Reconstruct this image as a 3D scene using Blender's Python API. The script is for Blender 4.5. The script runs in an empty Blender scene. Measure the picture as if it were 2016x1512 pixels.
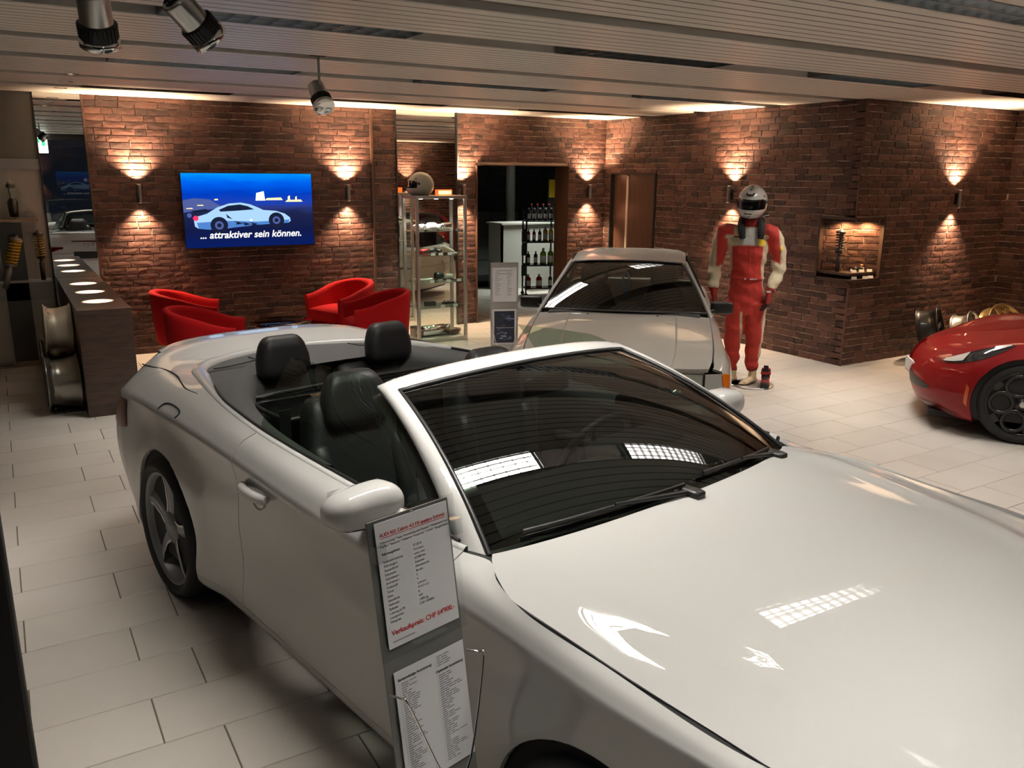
import bpy, bmesh, math, random
from math import sin, cos, pi, radians, sqrt, atan2, hypot, exp
from mathutils import Vector, Matrix, Euler, noise

# ------------------------------------------------------------------ camera
SC = bpy.context.scene
COL = SC.collection
CAM_H = 1.96
_yaw, _pit, _rol = radians(31.22), radians(14.05), radians(0.434)
_f = Vector((sin(_yaw)*cos(_pit), cos(_yaw)*cos(_pit), -sin(_pit)))
_r = Vector((cos(_yaw), -sin(_yaw), 0)); _u = _r.cross(_f)
_r2 = _r*cos(_rol) + _u*sin(_rol); _u2 = -_r*sin(_rol) + _u*cos(_rol)
cam_d = bpy.data.cameras.new('camera'); cam = bpy.data.objects.new('camera', cam_d); COL.objects.link(cam)
cam_d.sensor_fit = 'HORIZONTAL'; cam_d.sensor_width = 36.0; cam_d.lens = 1645.0/2016.0*36.0
cam_d.clip_start = 0.02
cam.matrix_world = Matrix(((_r2.x, _u2.x, -_f.x, 0), (_r2.y, _u2.y, -_f.y, 0), (_r2.z, _u2.z, -_f.z, CAM_H), (0, 0, 0, 1)))
SC.camera = cam
# ------------------------------------------------------------------ world: night outside
W = bpy.data.worlds.new('night'); SC.world = W; W.use_nodes = True
W.node_tree.nodes['Background'].inputs[0].default_value = (0.010, 0.012, 0.018, 1)
W.node_tree.nodes['Background'].inputs[1].default_value = 0.6
# ------------------------------------------------------------------ exposure
vs = SC.view_settings
SC.display_settings.display_device = 'sRGB'
vs.view_transform = 'Standard'; vs.look = 'None'; vs.exposure = 0.55; vs.gamma = 1.0; vs.use_curve_mapping = False
SC.cycles.max_bounces = 10; SC.cycles.transparent_max_bounces = 24; SC.cycles.glossy_bounces = 5
SC.cycles.caustics_reflective = False; SC.cycles.caustics_refractive = False
SC.cycles.sample_clamp_indirect = 6.0
TUBE_POWER = 0.6        # emission of a lit fluorescent tube
FIT_POWER = 21.5         # watts of one lit ceiling fitting
SCONCE_POWER = 230.0      # watts of one wall lamp bulb
WARM = (1.0, 0.69, 0.44)
# room constants (metres)
YB, XR, YN, ZC = 9.89, 7.53, 5.65, 2.72      # back wall, right wall, niche wall, ceiling
XE, YF, XL = 10.25, -0.75, -4.5              # far right wall, front window, far left

random.seed(7)
R = random.Random(11)
# ------------------------------------------------------------------ helpers
class MB:
    """collects geometry; build() links it as one mesh object"""
    def __init__(s): s.v = []; s.f = []; s.m = []; s.sm = []
    def add(s, vs_, fs, mat=0, smooth=False):
        o = len(s.v); s.v += [tuple(p) for p in vs_]
        for f in fs: s.f.append(tuple(o+i for i in f)); s.m.append(mat); s.sm.append(smooth)
        return s
    def box(s, a, b, mat=0, ch=0.0):
        (x0, y0, z0), (x1, y1, z1) = [min(p, q) for p, q in zip(a, b)], [max(p, q) for p, q in zip(a, b)]
        c = min(ch, (x1-x0)*.45, (y1-y0)*.45, (z1-z0)*.45)
        if c <= 0:
            vv = [(x, y, z) for z in (z0, z1) for y in (y0, y1) for x in (x0, x1)]
            return s.add(vv, [(0, 2, 3, 1), (4, 5, 7, 6), (0, 1, 5, 4), (2, 6, 7, 3), (0, 4, 6, 2), (1, 3, 7, 5)], mat)
        bm = bmesh.new(); bmesh.ops.create_cube(bm, size=1)
        for v in bm.verts: v.co = Vector(((x0+x1)/2+v.co.x*(x1-x0), (y0+y1)/2+v.co.y*(y1-y0), (z0+z1)/2+v.co.z*(z1-z0)))
        bmesh.ops.bevel(bm, geom=list(bm.edges), offset=c, segments=2, profile=.5, affect='EDGES')
        s.bm(bm, mat); return s
    def bm(s, bm, mat=0, smooth=False, M=None):
        bm.verts.ensure_lookup_table(); bm.verts.index_update()
        vv = [(M @ v.co if M else v.co) for v in bm.verts]
        s.add(vv, [[v.index for v in f.verts] for f in bm.faces], mat, smooth); bm.free(); return s
    def obox(s, c, ax, ay, az, hx, hy, hz, mat=0):
        c, ax, ay, az = Vector(c), Vector(ax), Vector(ay), Vector(az)
        vv = [c+ax*(i*hx)+ay*(j*hy)+az*(k*hz) for k in (-1, 1) for j in (-1, 1) for i in (-1, 1)]
        return s.add(vv, [(0, 2, 3, 1), (4, 5, 7, 6), (0, 1, 5, 4), (2, 6, 7, 3), (0, 4, 6, 2), (1, 3, 7, 5)], mat)
    def grid(s, rows, mat=0, smooth=True, closed=False, flip=False):
        n = len(rows[0]); vv = [p for r in rows for p in r]; ff = []
        for i in range(len(rows)-1):
            for j in range(n if closed else n-1):
                a, b = i*n+j, i*n+(j+1) % n
                q = (a, b, b+n, a+n); ff.append(q[::-1] if flip else q)
        return s.add(vv, ff, mat, smooth)
    def tube(s, pts, r, n=8, mat=0, cap=True, smooth=True, closed=False):
        pts = [Vector(p) for p in pts]; m = len(pts); rr = r if isinstance(r, (list, tuple)) else [r]*m
        rows = []; prev = None
        for i, p in enumerate(pts):
            a = pts[i-1] if (i or closed) else p; b = pts[(i+1) % m] if (i < m-1 or closed) else p
            t = (b-a).normalized()
            if prev is None:
                prev = t.orthogonal().normalized()
            prev = (prev-t*prev.dot(t)); prev = prev.normalized() if prev.length > 1e-6 else t.orthogonal().normalized()
            q = t.cross(prev)
            rows.append([p+(prev*cos(2*pi*k/n)+q*sin(2*pi*k/n))*rr[i] for k in range(n)])
        if closed: rows.append(rows[0])
        s.grid(rows, mat, smooth, closed=True)
        if cap and not closed:
            s.add(rows[0], [tuple(range(n))[::-1]], mat); s.add(rows[-1], [tuple(range(n))], mat)
        return s
    def cyl(s, a, b, r, n=16, mat=0, r2=None, cap=True, smooth=True):
        return s.tube([a, b], [r, r if r2 is None else r2], n, mat, cap, smooth)
    def lathe(s, prof, c=(0, 0, 0), ax=(0, 0, 1), n=32, mat=0, smooth=True, a0=0, a1=2*pi):
        """prof: (radius, height) pairs round axis ax through c"""
        c, az = Vector(c), Vector(ax).normalized(); x = az.orthogonal().normalized(); y = az.cross(x)
        full = abs(a1-a0-2*pi) < 1e-6; k = n if full else n+1
        rows = [[c+az*h+(x*cos(a0+(a1-a0)*i/n)+y*sin(a0+(a1-a0)*i/n))*r for i in range(k)] for r, h in prof]
        return s.grid(rows, mat, smooth, closed=full)
    def prism(s, poly, h, M=None, mat=0):
        """poly: xy points extruded along z from 0 to h, then M"""
        n = len(poly); vv = [Vector((x, y, z)) for z in (0, h) for x, y in poly]
        if M: vv = [M @ v for v in vv]
        return s.add(vv, [tuple(range(n))[::-1], tuple(range(n, 2*n))]+[(i, (i+1) % n, (i+1) % n+n, i+n) for i in range(n)], mat)
    def rbox(s, size, r=.03, seg=6, fn=None, mat=0, M=None, pw=None):
        """rounded box (superellipsoid-like) centred at 0, shaped by fn(Vector)->Vector"""
        bm = bmesh.new(); bmesh.ops.create_cube(bm, size=2)
        bmesh.ops.subdivide_edges(bm, edges=list(bm.edges), cuts=seg, use_grid_fill=True)
        h = Vector(size)/2
        for v in bm.verts:
            p = v.co; q = Vector((p.x*h.x, p.y*h.y, p.z*h.z))
            inn = Vector([max(-(hh-min(r, hh)), min(hh-min(r, hh), c_)) for hh, c_ in zip(h, q)])
            # push face samples toward corners so rounding has vertices
            d = q-inn
            if d.length > 1e-9: q = inn+d.normalized()*min(r, h.x, h.y, h.z) if d.length > 0 else q
            v.co = fn(q) if fn else q
        return s.bm(bm, mat, True, M)
    def xf(s, M):
        s.v = [tuple(M @ Vector(p)) for p in s.v]; return s
    def mesh(s, name, mats):
        me = bpy.data.meshes.new(name); me.from_pydata(s.v, [], s.f)
        for m in (mats if isinstance(mats, (list, tuple)) else [mats]): me.materials.append(M_(m))
        me.polygons.foreach_set('material_index', s.m); me.polygons.foreach_set('use_smooth', s.sm)
        me.update(); return me
    def build(s, name, mats, parent=None, fix=True, **tags):
        me = s.mesh(name, mats)
        if fix:
            bm = bmesh.new(); bm.from_mesh(me); bmesh.ops.recalc_face_normals(bm, faces=list(bm.faces)); bm.to_mesh(me); bm.free()
        return link(name, me, parent, **tags)
def link(name, me, parent=None, loc=None, **tags):
    o = bpy.data.objects.new(name, me); COL.objects.link(o)
    if parent: o.parent = parent
    if loc is not None: o.location = loc
    for k, v in tags.items():
        if v is not None: o[k] = v
    return o
def empty(name, label, category, loc=(0, 0, 0), rz=0.0, group=None, parent=None):
    o = bpy.data.objects.new(name, None); COL.objects.link(o); o.location = loc; o.rotation_euler = (0, 0, rz)
    o.empty_display_size = .1
    o['label'] = label; o['category'] = category
    if group: o['group'] = group
    if parent: o.parent = parent
    return o
def struct(mb, name, mats, label=None, fix=True):
    return mb.build(name, mats, None, fix, kind='structure', label=label)
def dup(root, loc, rz, label, group=None):
    r_ = root.copy(); COL.objects.link(r_); r_.location = loc; r_.rotation_euler = (0, 0, rz); r_['label'] = label
    if group: r_['group'] = group
    for ch in list(root.children):
        c = ch.copy(); COL.objects.link(c); c.parent = r_
        for g in list(ch.children):
            d = g.copy(); COL.objects.link(d); d.parent = c
    return r_
def smooth_by_angle(o, deg=35):
    me = o.data; bm = bmesh.new(); bm.from_mesh(me); a = radians(deg)
    for e in bm.edges: e.smooth = not (len(e.link_faces) == 2 and e.calc_face_angle(0) > a)
    for f in bm.faces: f.smooth = True
    bm.to_mesh(me); bm.free(); return o
def lerp(a, b, t): return a+(b-a)*t
def sstep(a, b, x):
    t = max(0., min(1., (x-a)/(b-a))); return t*t*(3-2*t)
def interp(x, pts):
    """smooth monotone-ish piecewise cubic through (x, y) pairs"""
    n = len(pts)
    if x <= pts[0][0]: return pts[0][1]
    if x >= pts[-1][0]: return pts[-1][1]
    def slope(i):
        if i == 0 or i == n-1:
            j = min(max(i, 1), n-1); return (pts[j][1]-pts[j-1][1])/(pts[j][0]-pts[j-1][0])
        d0 = (pts[i][1]-pts[i-1][1])/(pts[i][0]-pts[i-1][0]); d1 = (pts[i+1][1]-pts[i][1])/(pts[i+1][0]-pts[i][0])
        if d0*d1 <= 0: return 0.
        h0 = pts[i][0]-pts[i-1][0]; h1 = pts[i+1][0]-pts[i][0]
        w1, w2 = 2*h1+h0, h1+2*h0
        return (w1+w2)/(w1/d0+w2/d1)
    for i in range(n-1):
        if x <= pts[i+1][0]:
            h = pts[i+1][0]-pts[i][0]; t = (x-pts[i][0])/h
            m0, m1 = slope(i)*h, slope(i+1)*h
            return (2*t**3-3*t**2+1)*pts[i][1]+(t**3-2*t*t+t)*m0+(-2*t**3+3*t*t)*pts[i+1][1]+(t**3-t*t)*m1
def crv(pts, n, closed=False):
    """Catmull-Rom (centripetal-ish) resample of 3-D points, n per span"""
    P = [Vector(p) for p in pts]; m = len(P); out = []
    for i in range(m if closed else m-1):
        p1, p2 = P[i], P[(i+1) % m]
        p0 = P[i-1] if (i or closed) else p1*2-p2
        p3 = P[(i+2) % m] if (i < m-2 or closed) else p2*2-p1
        for k in range(n):
            t = k/n
            out.append(.5*((2*p1)+(p2-p0)*t+(2*p0-5*p1+4*p2-p3)*t*t+(3*p1-p0-3*p2+p3)*t**3))
    if not closed: out.append(P[-1])
    return out
# ------------------------------------------------------------------ materials
MATS = {}
def M_(m): return MATS[m] if isinstance(m, str) else m
def nt(name):
    m = bpy.data.materials.new(name); m.use_nodes = True; MATS[name] = m
    t = m.node_tree; return m, t, t.nodes['Principled BSDF']
def mat(name, col, rough=.5, metal=0., spec=.5, coat=0., emit=None, es=0., var=0., vscale=8., bump=0., bscale=60., alpha=1., coatr=.03, sheen=0.):
    m, t, b = nt(name); N, L = t.nodes, t.links
    b.inputs['Base Color'].default_value = (*col, 1); b.inputs['Roughness'].default_value = rough
    b.inputs['Metallic'].default_value = metal; b.inputs['Specular IOR Level'].default_value = spec
    b.inputs['Coat Weight'].default_value = coat; b.inputs['Coat Roughness'].default_value = coatr
    b.inputs['Alpha'].default_value = alpha; b.inputs['Sheen Weight'].default_value = sheen
    if emit: b.inputs['Emission Color'].default_value = (*emit, 1); b.inputs['Emission Strength'].default_value = es
    if var or bump:
        tc = N.new('ShaderNodeTexCoord')
    if var:
        nz = N.new('ShaderNodeTexNoise'); nz.inputs['Scale'].default_value = vscale; nz.inputs['Detail'].default_value = 4
        mx = N.new('ShaderNodeMix'); mx.data_type = 'RGBA'
        mx.inputs[6].default_value = (*[c*(1-var) for c in col], 1); mx.inputs[7].default_value = (*[min(1, c*(1+var)) for c in col], 1)
        L.new(tc.outputs['Object'], nz.inputs['Vector']); L.new(nz.outputs['Fac'], mx.inputs[0]); L.new(mx.outputs[2], b.inputs['Base Color'])
    if bump:
        nb = N.new('ShaderNodeTexNoise'); nb.inputs['Scale'].default_value = bscale; nb.inputs['Detail'].default_value = 5
        bp = N.new('ShaderNodeBump'); bp.inputs['Strength'].default_value = bump; bp.inputs['Distance'].default_value = .01
        L.new(tc.outputs['Object'], nb.inputs['Vector']); L.new(nb.outputs['Fac'], bp.inputs['Height']); L.new(bp.outputs[0], b.inputs['Normal'])
    return m
def glass(name, tint=(.9, .95, .92), ior=1.5, rough=0.0, refl=1.0):
    """thin sheet glass: fresnel mirror over a tinted see-through body"""
    m = bpy.data.materials.new(name); m.use_nodes = True; MATS[name] = m
    t = m.node_tree; t.nodes.clear(); N, L = t.nodes, t.links
    o = N.new('ShaderNodeOutputMaterial'); mx = N.new('ShaderNodeMixShader'); tr = N.new('ShaderNodeBsdfTransparent')
    gl = N.new('ShaderNodeBsdfGlossy'); fr = N.new('ShaderNodeFresnel'); mu = N.new('ShaderNodeMath'); mu.operation = 'MULTIPLY'
    ge = N.new('ShaderNodeNewGeometry'); sg = N.new('ShaderNodeMix'); sg.data_type = 'FLOAT'
    # the back face of a thin sheet must not go into total reflection
    sg.inputs[2].default_value = ior; sg.inputs[3].default_value = 1/ior
    L.new(ge.outputs['Backfacing'], sg.inputs[0]); L.new(sg.outputs[0], fr.inputs['IOR'])
    tr.inputs[0].default_value = (*tint, 1); gl.inputs['Roughness'].default_value = rough; gl.inputs['Color'].default_value = (1, 1, 1, 1)
    mu.inputs[1].default_value = refl
    fr.inputs['IOR'].default_value = ior
    L.new(fr.outputs[0], mu.inputs[0]); L.new(mu.outputs[0], mx.inputs[0]); L.new(tr.outputs[0], mx.inputs[1]); L.new(gl.outputs[0], mx.inputs[2]); L.new(mx.outputs[0], o.inputs[0])
    return m
def wood(name, c1, c2, scale=(1, 1, 12), rough=.45, coat=.1):
    m, t, b = nt(name); N, L = t.nodes, t.links
    tc = N.new('ShaderNodeTexCoord'); mp = N.new('ShaderNodeMapping'); mp.inputs['Scale'].default_value = scale
    nz = N.new('ShaderNodeTexNoise'); nz.inputs['Scale'].default_value = 3; nz.inputs['Detail'].default_value = 8; nz.inputs['Distortion'].default_value = .6
    cr = N.new('ShaderNodeValToRGB'); cr.color_ramp.elements[0].position = .3; cr.color_ramp.elements[1].position = .7
    cr.color_ramp.elements[0].color = (*c1, 1); cr.color_ramp.elements[1].color = (*c2, 1)
    L.new(tc.outputs['Object'], mp.inputs[0]); L.new(mp.outputs[0], nz.inputs['Vector']); L.new(nz.outputs['Fac'], cr.inputs[0]); L.new(cr.outputs[0], b.inputs['Base Color'])
    b.inputs['Roughness'].default_value = rough; b.inputs['Coat Weight'].default_value = coat
    return m
def emis(name, col, s):
    m = bpy.data.materials.new(name); m.use_nodes = True; MATS[name] = m
    t = m.node_tree; t.nodes.clear(); o = t.nodes.new('ShaderNodeOutputMaterial'); e = t.nodes.new('ShaderNodeEmission')
    e.inputs[0].default_value = (*col, 1); e.inputs[1].default_value = s; t.links.new(e.outputs[0], o.inputs[0]); return m
def brick_mat(name, per_object):
    m, t, b = nt(name); N, L = t.nodes, t.links
    if per_object: src = N.new('ShaderNodeObjectInfo').outputs['Random']
    else: src = N.new('ShaderNodeNewGeometry').outputs['Random Per Island']
    cr = N.new('ShaderNodeValToRGB'); E = cr.color_ramp.elements
    E[0].position = 0; E[0].color = (.046, .025, .020, 1); E[1].position = 1; E[1].color = (.158, .076, .056, 1)
    for p, c in ((.2, (.070, .034, .026)), (.5, (.102, .048, .036)), (.8, (.132, .062, .045))):
        e = E.new(p); e.color = (*c, 1)
    ge = N.new('ShaderNodeNewGeometry'); nz = N.new('ShaderNodeTexNoise'); nz.inputs['Scale'].default_value = 28; nz.inputs['Detail'].default_value = 6
    L.new(ge.outputs['Position'], nz.inputs['Vector'])
    mx = N.new('ShaderNodeMix'); mx.data_type = 'RGBA'; mx.blend_type = 'MULTIPLY'; mx.inputs[0].default_value = .65
    r2 = N.new('ShaderNodeValToRGB'); r2.color_ramp.elements[0].position = .32; r2.color_ramp.elements[0].color = (.42, .36, .34, 1); r2.color_ramp.elements[1].position = .62
    L.new(nz.outputs['Fac'], r2.inputs[0]); L.new(src, cr.inputs[0]); L.new(cr.outputs[0], mx.inputs[6]); L.new(r2.outputs[0], mx.inputs[7]); L.new(mx.outputs[2], b.inputs['Base Color'])
    bp = N.new('ShaderNodeBump'); bp.inputs['Strength'].default_value = .7; bp.inputs['Distance'].default_value = .006
    L.new(nz.outputs['Fac'], bp.inputs['Height']); L.new(bp.outputs[0], b.inputs['Normal'])
    b.inputs['Roughness'].default_value = .62; b.inputs['Specular IOR Level'].default_value = .35
    return m
def tile_mat(name, per_object):
    m, t, b = nt(name); N, L = t.nodes, t.links
    src = N.new('ShaderNodeObjectInfo').outputs['Random'] if per_object else N.new('ShaderNodeNewGeometry').outputs['Random Per Island']
    cr = N.new('ShaderNodeValToRGB'); E = cr.color_ramp.elements
    E[0].color = (.595, .555, .505, 1); E[1].color = (.64, .60, .55, 1)
    ge = N.new('ShaderNodeNewGeometry'); nz = N.new('ShaderNodeTexNoise'); nz.inputs['Scale'].default_value = 2.2; nz.inputs['Detail'].default_value = 5
    mx = N.new('ShaderNodeMix'); mx.data_type = 'RGBA'; mx.blend_type = 'MULTIPLY'; mx.inputs[0].default_value = .5
    r2 = N.new('ShaderNodeValToRGB'); r2.color_ramp.elements[0].position = .3; r2.color_ramp.elements[0].color = (.82, .80, .77, 1); r2.color_ramp.elements[1].position = .7
    L.new(ge.outputs['Position'], nz.inputs['Vector']); L.new(nz.outputs['Fac'], r2.inputs[0])
    L.new(src, cr.inputs[0]); L.new(cr.outputs[0], mx.inputs[6]); L.new(r2.outputs[0], mx.inputs[7]); L.new(mx.outputs[2], b.inputs['Base Color'])
    b.inputs['Roughness'].default_value = .38; b.inputs['Specular IOR Level'].default_value = .4
    return m
brick_mat('brick_each', True); brick_mat('brick_mass', False)
tile_mat('tile_each', True); tile_mat('tile_mass', False)
mat('mortar', (.50, .385, .30), .9, var=.2, vscale=20, bump=.5, bscale=90)
mat('corner_brick', (.11, .055, .04), .8, var=.5, vscale=14)
mat('grout', (.16, .13, .10), .9)
mat('slat_paint', (.82, .775, .70), .36, spec=.28)
mat('dark_recess', (.085, .075, .055), .6)
mat('mirror', (.86, .87, .84), .0, metal=1.)
mat('mirror_strip', (.80, .78, .74), .04, metal=1.)
mat('chrome', (.82, .82, .80), .08, metal=1.)
mat('brushed', (.56, .56, .54), .28, metal=1.)
mat('alu', (.60, .60, .58), .38, metal=.9)
mat('louver_metal', (.20, .20, .195), .25, metal=1.)
mat('alu_dull', (.42, .42, .41), .5, metal=.6)
mat('black_plastic', (.012, .012, .012), .42)
mat('black_gloss', (.006, .006, .007), .08, coat=.6)
mat('black_matte', (.015, .015, .015), .8)
mat('rubber', (.012, .012, .012), .72)
mat('leather', (.016, .016, .017), .48, bump=.12, bscale=220)
mat('leather_seam', (.05, .05, .05), .5)
mat('soft_top', (.075, .077, .078), .75, var=.12, vscale=40)
mat('dash', (.02, .02, .021), .65, bump=.1, bscale=200)
mat('audi_paint', (.50, .50, .485), .55, spec=.25, coat=1., coatr=.015, var=.01, vscale=3)
mat('toyota_paint', (.45, .432, .39), .5, spec=.25, coat=.8, coatr=.03)
mat('alfa_paint', (.24, .003, .005), .5, spec=.15, coat=.45, coatr=.015)
mat('white_paint', (.62, .62, .60), .25, coat=.8)
glass('windscreen_glass', (.30, .34, .31), 1.56)
glass('side_glass', (.55, .66, .58), 1.5)
glass('dark_glass', (.05, .055, .055), 1.5)
glass('clear_glass', (.93, .97, .95), 1.45)
glass('acrylic', (.94, .95, .95), 1.4)
glass('night_glass', (.55, .58, .58), 1.5)
mat('wheel_grey', (.22, .222, .225), .4, metal=.3)
mat('wheel_edge', (.42, .42, .42), .25, metal=1.)
mat('wheel_silver', (.55, .55, .53), .3, metal=.9)
mat('wheel_dark', (.02, .02, .02), .35, metal=.4, coat=.3)
mat('wheel_gold', (.50, .36, .16), .35, metal=.8)
mat('wheel_cream', (.55, .48, .36), .4, metal=.4)
mat('red_fabric', (.37, .004, .006), .9, spec=.2, sheen=0., bump=.1, bscale=400)
wood('counter_wood', (.038, .020, .014), (.075, .043, .030), (2, 2, 14), .4, .2)
wood('dark_wood', (.070, .034, .022), (.115, .060, .040), (14, 14, 1.2), .4, .15)
wood('table_wood', (.22, .11, .04), (.34, .18, .07), (3, 3, 14), .4, .2)
wood('shelf_wood', (.30, .24, .16), (.40, .32, .22), (3, 10, 3), .5, 0)
mat('white_wall', (.55, .54, .50), .7)
mat('grey_wall', (.16, .16, .145), .7)
mat('paper', (.82, .82, .84), .7)
mat('ink', (.05, .05, .06), .8); mat('red_ink', (.60, .03, .03), .7); mat('grey_ink', (.25, .25, .28), .8)
emis('tube_lit', (1.0, .97, .90), TUBE_POWER)
emis('bulb_glow', WARM, 30.)
# ------------------------------------------------------------------ projection used only to rank pieces by how large they show
def px(p):
    q = Vector(p)-Vector((0, 0, CAM_H)); z = q.dot(_f)
    if z <= .05: return None
    return 1008+1645*q.dot(_r2)/z, 756-1645*q.dot(_u2)/z, z
def shown(p, area):
    s = px(p)
    if not s or not (-30 < s[0] < 2046 and -30 < s[1] < 1542): return 0.
    return area/s[2]**2
# ------------------------------------------------------------------ floor tiles
TX, TY = .6055, .3018
floor = MB().box((XL, YF-.02, -.12), (XE+.1, 13.2, -.006)).build('floor', 'grout', kind='structure')
_cars = [((1.402, 4.112), 10.2, -1.0, 3.4, .85), ((4.2, 5.1), -41, -3.2, 1.0, .7)]
def under_car(x, y):
    a = radians(10.175); dx, dy = x-1.402, y-4.112
    u, v = dx*sin(a)-dy*cos(a), dx*cos(a)+dy*sin(a)
    return -.6 < u < 3.2 and -.45 < v < 1.6
tiles = []
j0 = int((YF-3.425)/TY)-1
for j in range(j0, j0+48):
    y0 = 3.425+j*TY
    if y0 > 13.0: break
    off = .283 if j % 2 == 0 else .487
    for i in range(-9, 18):
        x0 = off+i*TX; x1 = x0+TX; ya, yb = max(y0, YF), min(y0+TY, 13.1)
        if x1 < XL or x0 > XE or yb-ya < .05: continue
        x0 = max(x0, XL); x1 = min(x1, XE)
        if x1-x0 < .04: continue
        if x0 > XR+.1 and y0 > YN+.1: continue
        c = ((x0+x1)/2, (ya+yb)/2, 0)
        a = shown(c, (x1-x0)*(yb-ya)*CAM_H/max(1., Vector(c).length)) if not under_car(c[0], c[1]) else 0
        tiles.append((a, x0, x1, ya, yb))
tiles.sort(key=lambda t: -t[0])
def tile_geo(mb, x0, x1, y0, y1, g=.0028, z=-.02):
    x0 += g; x1 -= g; y0 += g*.7; y1 -= g*.7; c = .0022
    vv = [(x0, y0, z), (x1, y0, z), (x1, y1, z), (x0, y1, z), (x0, y0, -c), (x1, y0, -c), (x1, y1, -c), (x0, y1, -c),
          (x0+c, y0+c, 0), (x1-c, y0+c, 0), (x1-c, y1-c, 0), (x0+c, y1-c, 0)]
    mb.add(vv, [(0, 1, 5, 4), (1, 2, 6, 5), (2, 3, 7, 6), (3, 0, 4, 7), (4, 5, 9, 8), (5, 6, 10, 9), (6, 7, 11, 10), (7, 4, 8, 11), (8, 9, 10, 11)])
_tm = {}
rest = MB()
for k, (a, x0, x1, y0, y1) in enumerate(tiles):
    if k < 300 and a > 0:
        key = (round(x1-x0, 3), round(y1-y0, 3))
        if key not in _tm:
            q = MB(); tile_geo(q, -key[0]/2, key[0]/2, -key[1]/2, key[1]/2); _tm[key] = q.mesh('floor_tile', 'tile_each')
        link('floor_tile', _tm[key], floor, ((x0+x1)/2, (y0+y1)/2, R.uniform(-.0006, 0)))
    else: tile_geo(rest, x0, x1, y0, y1)
rest.build('floor_tile_field', 'tile_mass', floor, False, kind='stuff')
# ------------------------------------------------------------------ brick walls
BR = .0685
def brick_unit(seed, mat_):
    """unit brick: x,z in -.5..+.5, front face at y=-1 (towards the room), back at 0"""
    q = MB(); geo = brick_geo(random.Random(seed)); q.add(*geo, smooth=False); return q.mesh('brick', mat_)
def brick_geo(r):
    nx, nz = 4, 3; vv = []; ff = []
    for k in range(nz):
        for i in range(nx):
            x = -.5+i/(nx-1); z = -.5+k/(nz-1)
            ed = i in (0, nx-1) or k in (0, nz-1)
            jx = r.uniform(-.018, .018); jz = r.uniform(-.06, .06)
            if ed: x *= .945; z *= .80
            y = -r.uniform(.74, .84) if ed else -r.uniform(.9, 1.05)
            vv.append((x+jx, y, z+jz))
    for k in range(nz-1):
        for i in range(nx-1):
            a = k*nx+i; ff.append((a, a+1, a+nx+1, a+nx))
    ring = [i for i in range(nx)]+[k*nx+nx-1 for k in range(1, nz)]+[(nz-1)*nx+i for i in range(nx-2, -1, -1)]+[k*nx for k in range(nz-2, 0, -1)]
    o = len(vv)
    for i in ring:
        x, y, z = vv[i]; vv.append((max(-.5, min(.5, x*1.05)), 0, max(-.5, min(.5, z*1.1))))
    m = len(ring)
    for i in range(m): ff.append((ring[i], o+i, o+(i+1) % m, ring[(i+1) % m]))
    return vv, ff
BU = [brick_unit(s, 'brick_each') for s in range(14)]
BG = [brick_geo(random.Random(s)) for s in range(14)]
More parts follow.
